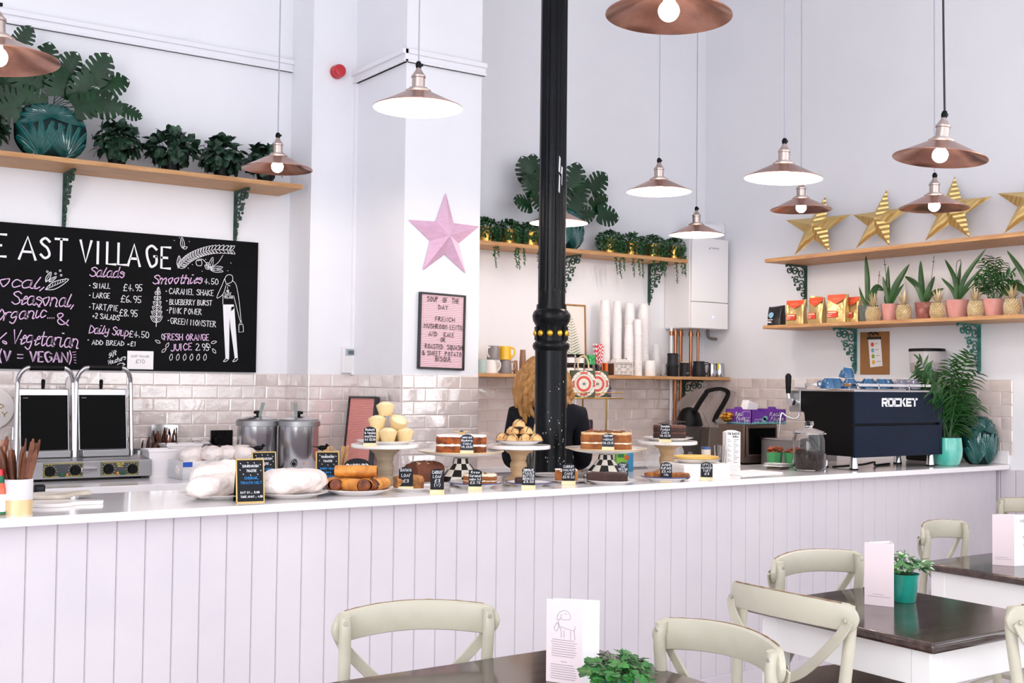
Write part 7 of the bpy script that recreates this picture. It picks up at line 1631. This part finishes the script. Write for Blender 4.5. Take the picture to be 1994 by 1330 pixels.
o = thing('glass_beaker', 'clear glass beaker behind the right part of the almond tart', 'glass', (ony(1397, 890, CB-.04).x+.02, CB-.04, ZC)); MB().lathe([(0, .004), (.028, .004), (.034, .12), (.031, .12), (.025, .01), (0, .01)], 28).build('body', glass_m, o)
# ------------------------------------------------------------------ tables, chairs, menus in front
def table(label, x0, x1, y0, y1, z=.75, group='dark topped cafe tables'):
    cx_, cy_ = (x0+x1)/2, (y0+y1)/2; a, b_ = (x1-x0)/2, (y1-y0)/2; o = thing('cafe_table', label, 'table', (cx_, cy_, 0), 0, group)
    MB().box(-a, a, -b_, b_, z-.032, z).build('tabletop', table_wood, o, bev=.012, seg=4)
    b = MB(); i = .045
    for q in ((-a+i, a-i, -b_+i, -b_+i+.02), (-a+i, a-i, b_-i-.02, b_-i), (-a+i, -a+i+.02, -b_+i, b_-i), (a-i-.02, a-i, -b_+i, b_-i)): b.box(q[0], q[1], q[2], q[3], z-.145, z-.032)
    b.build('apron', table_paint, o, bev=.002)
    for sx in (-1, 1):
        for sy in (-1, 1):
            x, y = sx*(a-i-.03), sy*(b_-i-.03); MB().box(x-.034, x+.034, y-.034, y+.034, .0, z-.032).build('leg', table_paint, o, bev=.004)
    return o
table('dark topped table with a menu and ivy at the bottom of the photo', 1.12, 2.10, 1.86, 2.66)
table('dark topped table with the teal pot and one standing menu', 2.96, 3.66, 2.11, 2.86)
table('dark topped table at the right photo edge, the furthest of the three', 4.285, 5.0, 2.42, 3.14)
wick = bpy.data.materials.new('woven_seat'); wick.use_nodes = True; nt = wick.node_tree; bs = nt.nodes['Principled BSDF']; bs.inputs['Roughness'].default_value = .55
tc = nt.nodes.new('ShaderNodeTexCoord'); ck_ = nt.nodes.new('ShaderNodeTexBrick'); ck_.inputs['Scale'].default_value = 42; ck_.inputs['Color1'].default_value = hx('#6b4a2f'); ck_.inputs['Color2'].default_value = hx('#553822'); ck_.inputs['Mortar'].default_value = hx('#2a1a10'); ck_.inputs['Mortar Size'].default_value = .04
bp = nt.nodes.new('ShaderNodeBump'); bp.inputs['Strength'].default_value = .8; bp.inputs['Distance'].default_value = .004; nt.links.new(tc.outputs['Object'], ck_.inputs[0]); nt.links.new(ck_.outputs[0], bs.inputs['Base Color']); nt.links.new(ck_.outputs[1], bp.inputs['Height']); bp.invert = True; nt.links.new(bp.outputs[0], bs.inputs['Normal'])
rivet = M('rivet', '#b9b5a8', .4, metal=.5); wear = M('worn_wood_edge', '#8a6a4c', .6)
def make_chair():
    o = thing('cafe_chair', 'x', 'chair', (0,0,0), 0, 'cream cross-back chairs around the tables'); w2 = .205; zt = .88
    def rail(x, v, d=0):  # x -1.12..1.12, v 0..1 up
        y = .215 - .055*(x*x) + .012*(v-.5) + d; return Vector((x*w2, y, zt-.078+.078*v+.012*(1-x*x)))
    b = MB(); n = 36; sec = 12
    for i in range(n+1):
        x = 1.13*sin(pi/2*(2*i/n-1)); e = min(1, ((1.13-abs(x))/.10))**.5 if abs(x) > 1.03 else 1; c = rail(x, .5); tg = (rail(min(1.13, x+.02), .5)-rail(max(-1.13, x-.02), .5)).normalized(); nn = Vector((-tg.y, tg.x, 0))
        for k in range(sec):
            a = 2*pi*k/sec; hz = .041*e*abs(sin(a))**.7*(1 if sin(a) > 0 else -1); th = .0125*abs(cos(a))**.6*(1 if cos(a) > 0 else -1)
            b.v.append(c+nn*th*(.5+.5*e)+Vector((0, 0, hz)))
    for i in range(n):
        for k in range(sec): j = (k+1) % sec; b.f.append((i*sec+k, i*sec+j, (i+1)*sec+j, (i+1)*sec+k)); b.mi.append(0)
    b.f.append(tuple(range(sec))[::-1]); b.mi.append(0); b.f.append(tuple(n*sec+k for k in range(sec))); b.mi.append(0)
    tr = b.build('backrest_rail', cream_paint, o); b = MB()
    b.tube([rail(-.95+1.9*i/24, 1.02) for i in range(25)], [.0008+.0014*random.Random(i).random() for i in range(25)], 6)
    part_label(b.build('worn_edge', wear, tr), 'worn brown paint along the top edge')
    for s_ in (-1, 1):
        top = rail(s_*.97, .78, -.020); P_ = [top+Vector((0, 0, .012)), top, top+Vector((0, -.006, -.06)), Vector((s_*.196, .165, .62)), Vector((s_*.190, .175, .46)), Vector((s_*.198, .215, .2)), Vector((s_*.205, .245, 0))]
        MB().tube(smooth([tuple(p) for p in P_], 4), [.010]+[.0165]*16+[.0175]*7+[.015], 14, up=None).build('leg', cream_paint, o)
        MB().tube(smooth([(s_*.205, -.19, .44), (s_*.208, -.195, .2), (s_*.212, -.205, 0)], 4), [.019, .019, .018, .018, .017, .017, .016, .015, .014], 14).build('leg', cream_paint, o)
        # crossing strap: rail end to the opposite seat corner
        q = [rail(s_*1.06, .42, .018), rail(s_*.9, .05, .020)+Vector((0, 0, -.035)), Vector((s_*.075, .192+s_*.006, .665)), Vector((-s_*.02, .190+s_*.006, .61)), Vector((-s_*.13, .176, .51)), Vector((-s_*.175, .15, .462))]
        MB().bar(smooth([tuple(p) for p in q], 5), .030, .007, (0, 1, .05)).build('cross_strap', cream_paint, o, bev=.002)
        b = MB(); b.lathe([(.0, 0), (.0075, 0), (.006, .004), (0, .0045)], 14, top+Vector((0, -.0162, -.008)), axis=(0, -1, 0)); b.build('rivet', rivet, o)
        b = MB(); b.lathe([(.0, 0), (.0075, 0), (.006, .004), (0, .0045)], 14, rail(s_*1.02, .42, .0225), axis=(0, 1, 0)); b.build('rivet', rivet, o)
        MB().tube([(s_*.2, -.19, .20), (s_*.198, .2, .22)], .010, 10).build('stretcher', cream_paint, o)
    MB().tube([(-.2, -.02, .212), (.2, -.02, .212)], .010, 10).build('stretcher', cream_paint, o)
    def outline(k): return [(k*.215*abs(cos(a))**.55*(1 if cos(a) > 0 else -1)*(1-.04*(sin(a))), k*.205*abs(sin(a))**.6*(1 if sin(a) > 0 else -1)-.005) for a in [2*pi*i/40 for i in range(40)]]
    MB().prism(outline(1.02), .435, .462, lambda a, c, d: (a, c, d)).build('seat_frame', cream_paint, o, bev=.006)
    MB().prism(outline(.965), .456, .470, lambda a, c, d: (a, c, d)).build('woven_seat', wick, o, bev=.004)
    return o
ch0 = make_chair(); first = [True]
def chair(label, cx_, cy_, rot, sc=1.0):
    off = Matrix.Rotation(rot, 3, 'Z') @ Vector((0, .19*sc, 0)); loc = (cx_-off.x, cy_-off.y, 0)
    if first[0]: first[0] = False; o = ch0; o.location = loc; o.rotation_euler.z = rot; o['label'] = label
    else: o = copy_tree(ch0, loc, rot, label)
    o.scale = (sc, sc, 1); return o
chair('cream chair behind the front table, its whole back facing out against the boards', 1.615, 2.795, radians(-16), 1.0)
chair('cream chair at the right end of the front table, seen from the side behind', 2.125, 2.115, radians(-90), .98)
chair('cream chair left of the teal pot table, its rivets and wicker seat showing', 2.655, 2.415, radians(90), 1.06)
chair('cream chair behind the teal pot table, beside the plain menu', 3.345, 2.905, radians(-2), 1.03)
chair('cream chair behind the furthest table, before the boarding at the counter end', 4.60, 3.26, radians(9), .93)
P = onz(1945, 976, .86); chair('cream chair of which only a rail end shows above the edge menu', P.x+.02, P.y-.23, radians(-90), 1.0)
chair('cream chair cut by the right photo edge, nearest of the right-hand chairs', 3.29, 1.90, radians(180), 1.0)

# menus
def menu(label, loc, rot, h, wL, wR, ang, lines_l, art=None, figure=False):
    o = thing('folded_menu', label, 'menu', loc, rot, 'standing folded menus')
    # three panels: left panel along local +x from the fold, right panel, and a back panel
    A0 = Vector((0, 0, 0)); L_ = Vector((-wL, 0, 0)); Rr = Vector((wR*cos(ang), wR*sin(ang), 0))
    def panel(p, q, nm):
        d = (q-p).normalized(); nn = Vector((-d.y, d.x, 0))*.0009; b = MB(); b.add([p-nn, q-nn, q+nn, p+nn]+[v+Vector((0, 0, h)) for v in (p-nn, q-nn, q+nn, p+nn)], [(3,2,1,0), (4,5,6,7), (0,1,5,4), (1,2,6,5), (2,3,7,6), (3,0,4,7)])
        return b.build('panel', nm, o)
    panel(L_, A0, menu_shade); panel(A0, Rr, paper); panel(Rr, L_+Vector((.012, .012, 0)), paper)
    t = MB(); n = NB
    for z, a, c in lines_l: t.ribbon([(-wL*(1-a), -.001, h*z), (-wL*(1-c), -.001, h*z)], .0013, n)
    if art:
        for s_ in art: t.ribbon([(-wL*(1-x), -.001, h*z) for x, z in smooth(s_, 3)], .0011, n)
    t.build('print', ink_grey, o)
    if figure:
        t = MB(); d = Rr.normalized(); nr = Vector((d.y, -d.x, 0)); f = lambda x, z: d*(wR*x)+Vector((0, 0, h*z))+nr*.001
        for p in ([(.45,.42),(.56,.42),(.555,.30),(.53,.12),(.49,.12),(.50,.30)], [(.56,.42),(.66,.42),(.655,.28),(.63,.10),(.595,.10),(.60,.3)]): t.add([f(x, z)+nr*.0006 for x, z in p], [tuple(range(len(p)))])
        letter(t, 'I', f(.5, .62), d, (0,0,1), .006, .006, .0015, nr); letter(t, 'EAST', f(.42, .55), d, (0,0,1), .03, .007, .0015, nr); letter(t, 'MENU', f(.3, .86), d, (0,0,1), .05, .012, .002, nr)
        t.build('figure_print', M('print_navy', '#1d2a44', .6), o)
    return o
rr = random.Random(2)
body = [(.52-.028*i, .14+.03*rr.random(), .86-.08*rr.random()) for i in range(8)] + [(.26, .42, .58)] + [(.22-.028*i, .14, .86-.1*rr.random()) for i in range(7)]
art = [[(.42,.83),(.4,.78),(.3,.76),(.34,.84),(.5,.88),(.62,.86),(.68,.8),(.6,.77),(.4,.77)],[(.3,.72),(.22,.66),(.28,.62),(.36,.68),(.34,.72),(.28,.72)],[(.4,.68),(.6,.66),(.78,.65),(.8,.7)],[(.4,.66),(.42,.6),(.42,.55)],[(.5,.64),(.5,.55)],[(.68,.64),(.68,.54)],[(.78,.65),(.8,.54)],[(.35,.76),(.33,.70),(.4,.66)],[(.5,.84),(.58,.84)]]
P = onz(1133, 1336, .75)
menu('standing folded menu with a line drawing on the front table', (P.x, P.y, .7505), radians(-62), .205, .098, .052, radians(60), body, art)
P = onz(1740, 1183, .75); menu('plain side of a folded menu, shade painted pinkish, beside the teal pot', (P.x, P.y, .7505), radians(-67), .212, .098, .09, radians(112), [(.18, .3, .66), (.145, .12, .9)])
P = onz(1975, 1103, .75); menu('folded menu with a printed figure in dark trousers, at the right photo edge', (P.x, P.y, .7505), radians(-62), .212, .085, .11, radians(48), [(.16, .15, .75), (.125, .1, .9)], None, True)

# ivy pots
ivy = leaf_bright
def ivy_leaf(b, base, d, nrm, s):
    d = Vector(d).normalized(); nrm = Vector(nrm); nrm = (nrm-d*nrm.dot(d)).normalized(); sd = d.cross(nrm); c = Vector(base)
    o_ = [(0, 0), (.22, .42), (.52, .62), (.50, .30), (.78, .34), (1.1, 0), (.78, -.34), (.50, -.30), (.52, -.62), (.22, -.42)]
    n0 = len(b.v); b.v.append(c+d*s*.45-nrm*s*.06)
    for x, y in o_: b.v.append(c+d*s*x+sd*s*y+nrm*s*(.10*abs(y)-.12*x*x))
    for i in range(10): b.f.append((n0, n0+1+i, n0+1+(i+1) % 10)); b.mi.append(0)
def ivy_pot(label, loc, r, h, spread, n, seed, potm, leafm, ls=.024, tall=.07):
    rr = random.Random(seed); o = thing('potted_ivy', label, 'plant', loc, 0, 'potted ivy on the tables')
    MB().lathe([(0, 0), (r*.70, 0), (r*.74, .004), (r*.97, h-.004), (r, h), (r*.93, h), (r*.9, h-.012), (0, h-.014)], 40, wob=lambda a, z: 1+.012*sin(a*7+z*60)).build('pot', potm, o); MB().lathe([(0, h-.009), (r*.91, h-.010)], 28).build('soil', soil, o)
    b = MB(); s = MB()
    for k in range(n):
        a = rr.uniform(0, 2*pi); q = spread*sqrt(rr.random()); up = h+tall*(1-.55*(q/spread)**1.5)*rr.uniform(.35, 1.05); p = Vector((cos(a)*q, sin(a)*q, up))
        d = Vector((cos(a+rr.uniform(-.9, .9)), sin(a+rr.uniform(-.9, .9)), rr.uniform(-.6, .35))); ivy_leaf(b, p, d, Vector((cos(a)*.4, sin(a)*.4-.3, 1)), ls*rr.uniform(.7, 1.25))
        if k % 2 == 0: s.tube(smooth([(cos(a)*r*.3, sin(a)*r*.3, h-.012), (cos(a)*q*.6, sin(a)*q*.6, up+.006), tuple(p)], 3), .0012, 5)
    b.build('leaves', leafm, o, ang=60); s.build('stems', stem_green, o); return o
teal_pot = M('teal_pot', '#1d9a88', .25, mix=('#178373', 9, .4, .7), bump=(40, .35, .004), coat=.6)
P = onz(1771, 1176, .75); ivy_pot('small ivy in a teal pot next to the plain menu', (P.x+.02, P.y+.035, .7505), 28.5*mpp(P), .098, .075, 80, 4, teal_pot, M('ivy_variegated', '#3f7a3f', .4, mix=('#cfe0c4', 34, .52, .62)), .027, .075)
P = onz(1200, 1368, .75); ivy_pot('leafy ivy in front of the line drawing menu, at the bottom edge', (P.x, P.y, .7505), .045, .06, .085, 120, 6, teal_pot, leaf_bright, .026, .055)

# ------------------------------------------------------------------ person behind the column
PX_, PY_ = ony(1066, 850, 5.3).x, 5.3
pe = thing('person', 'person with long wavy fair hair and a dark top, back turned, behind the column', 'person', (PX_, PY_, 0), -.62)
skin = M('skin', '#d9a78c', .5, sss=.15); navy_top = M('navy_knit', '#13151d', .85, bump=(80, .3, .003), spec=.2); trouser = M('black_trousers', '#15161a', .8); hair_m = M('fair_hair', '#c18d4c', .42, mix=('#8a5c2a', 9, .38, .68), stretch=(6, 6, .8), bump=(40, .7, .006)); shoe = M('shoe_black', '#1a1a1c', .5)
def skinned(name, mat, verts, edges, rad, parent, sub=2, extra=None):
    me = bpy.data.meshes.new(name); me.from_pydata(verts, edges, []); me.materials.append(mat); o = bpy.data.objects.new(name, me); COL.objects.link(o); o.parent = parent
    md = o.modifiers.new('skin', 'SKIN'); md.use_smooth_shade = True
    for i, r in enumerate(rad): me.skin_vertices[0].data[i].radius = (r, r) if not isinstance(r, tuple) else r
    me.skin_vertices[0].data[0].use_root = True
    s_ = o.modifiers.new('sub', 'SUBSURF'); s_.levels = sub; s_.render_levels = sub; return o
V, E_, RD = [], [], []
def jt(p, r, prev=None):
    V.append(tuple(p)); RD.append(r)
    if prev is not None: E_.append((prev, len(V)-1))
    return len(V)-1
pv = jt((0, 0, .92), (.15, .105)); sp1 = jt((0, .01, 1.05), (.125, .085), pv); sp2 = jt((0, .02, 1.2), (.145, .095), sp1); sp3 = jt((0, .03, 1.31), (.12, .08), sp2); nk = jt((-.01, .045, 1.38), .048, sp3); hd0 = jt((-.02, .07, 1.44), .052, nk); hd1 = jt((-.03, .085, 1.50), (.074, .09), hd0); hd2 = jt((-.035, .08, 1.57), (.068, .082), hd1)
hands = []
for s_ in (-1, 1):
    sh = jt((s_*.165, .03, 1.30), .052, sp3); el = jt((s_*.205, .09, 1.05), .040, sh); wr = jt((s_*.15, .27, 1.02), .026, el); pm = jt((s_*.125, .34, 1.02), (.036, .017), wr)
    for f in range(4):
        fx_ = s_*(.15-.019*f); l = (.058, .068, .064, .05)[f]; a = jt((fx_, .375, 1.018), .0095, pm); c = jt((fx_-s_*.004, .375+l*.55, 1.010), .0088, a); jt((fx_-s_*.006, .375+l*.85, .992), .0078, c)
    a = jt((s_*.095, .325, 1.018), .0115, pm); jt((s_*.075, .36, 1.008), .009, a)
    hp_ = jt((s_*.09, .0, .86), .082, pv); kn = jt((s_*.095, .015, .48), .055, hp_); an = jt((s_*.095, -.01, .09), .036, kn); jt((s_*.1, .13, .035), .036, an)
bo_ = skinned('body', skin, V, E_, RD, pe)
# top with sleeves and trousers, a little wider than the body
V2, E2, R2 = [], [], []
V, E_, RD = [], [], []
a = jt((0, 0, .93), (.172, .128)); b_ = jt((0, .005, 1.06), (.155, .112), a); c = jt((0, .012, 1.2), (.175, .12), b_); d = jt((0, .02, 1.335), (.14, .095), c); jt((-.008, .038, 1.395), .066, d)
for s_ in (-1, 1): sh = jt((s_*.165, .02, 1.305), .082, d); el = jt((s_*.212, .085, 1.05), .058, sh); jt((s_*.162, .25, 1.022), .036, el)
skinned('dark_top', navy_top, V, E_, RD, pe)
V, E_, RD = [], [], []
a = jt((0, 0, .95), (.165, .12))
for s_ in (-1, 1): h1 = jt((s_*.09, 0, .85), .098, a); k1 = jt((s_*.095, .012, .48), .068, h1); jt((s_*.095, -.008, .08), .052, k1)
skinned('trousers', trouser, V, E_, RD, pe)
for s_ in (-1, 1): MB().ball((s_*.1, .07, .04), .05, 16, 10, (.85, 2.2, .8)).build('shoe', shoe, pe)
hc_ = Vector((-.033, .08, 1.535)); b = MB()
b.ball((hc_.x+.0, hc_.y+.098, hc_.z-.03), .014, 12, 8, (.8, 1.2, 1.1)); b.ball((hc_.x, hc_.y+.088, hc_.z-.065), .018, 12, 6, (1.3, .5, .35))
for s_ in (-1, 1): b.ball((hc_.x+s_*.078, hc_.y+.0, hc_.z-.02), .022, 12, 8, (.4, .8, 1.3))
b.build('nose_mouth_ears', skin, pe)
b = MB()
for s_ in (-1, 1): b.ball((hc_.x+s_*.03, hc_.y+.083, hc_.z-.003), .011, 12, 8)
b.build('eyes', M('eye_white', '#e8e6e2', .2), pe)
b = MB(); b.ball((hc_.x, hc_.y-.012, hc_.z+.022), .098, 24, 16, (.95, 1.02, 1.0))
rr = random.Random(12)
for k in range(120):
    a = rr.uniform(pi*.93, 2.07*pi); el = rr.uniform(.1, 1.2); p = hc_+Vector((cos(a)*cos(el)*.095, sin(a)*cos(el)*.1-.01, sin(el)*.1+.015)); L_ = rr.uniform(.20, .30)*(.8+.25*abs(cos(a))); ph = rr.uniform(0, 6); pts = []
    out = Vector((cos(a), sin(a), 0))
    for j in range(13):
        t = j/12; sp_o = .012+.030*sin(pi*min(1, t*.9)) + .02*t
        pts.append(p + out*(sp_o*min(1, t*4)+.016*sin(ph+t*15)) + Vector((.016*cos(ph+t*13), -.02*t, -L_*t-.02*t*t)))
    b.tube(pts, [.012+.009*sin(pi*(j/12)**.8) if j < 12 else .003 for j in range(13)], 7)
b.build('hair', hair_m, pe, ang=80)
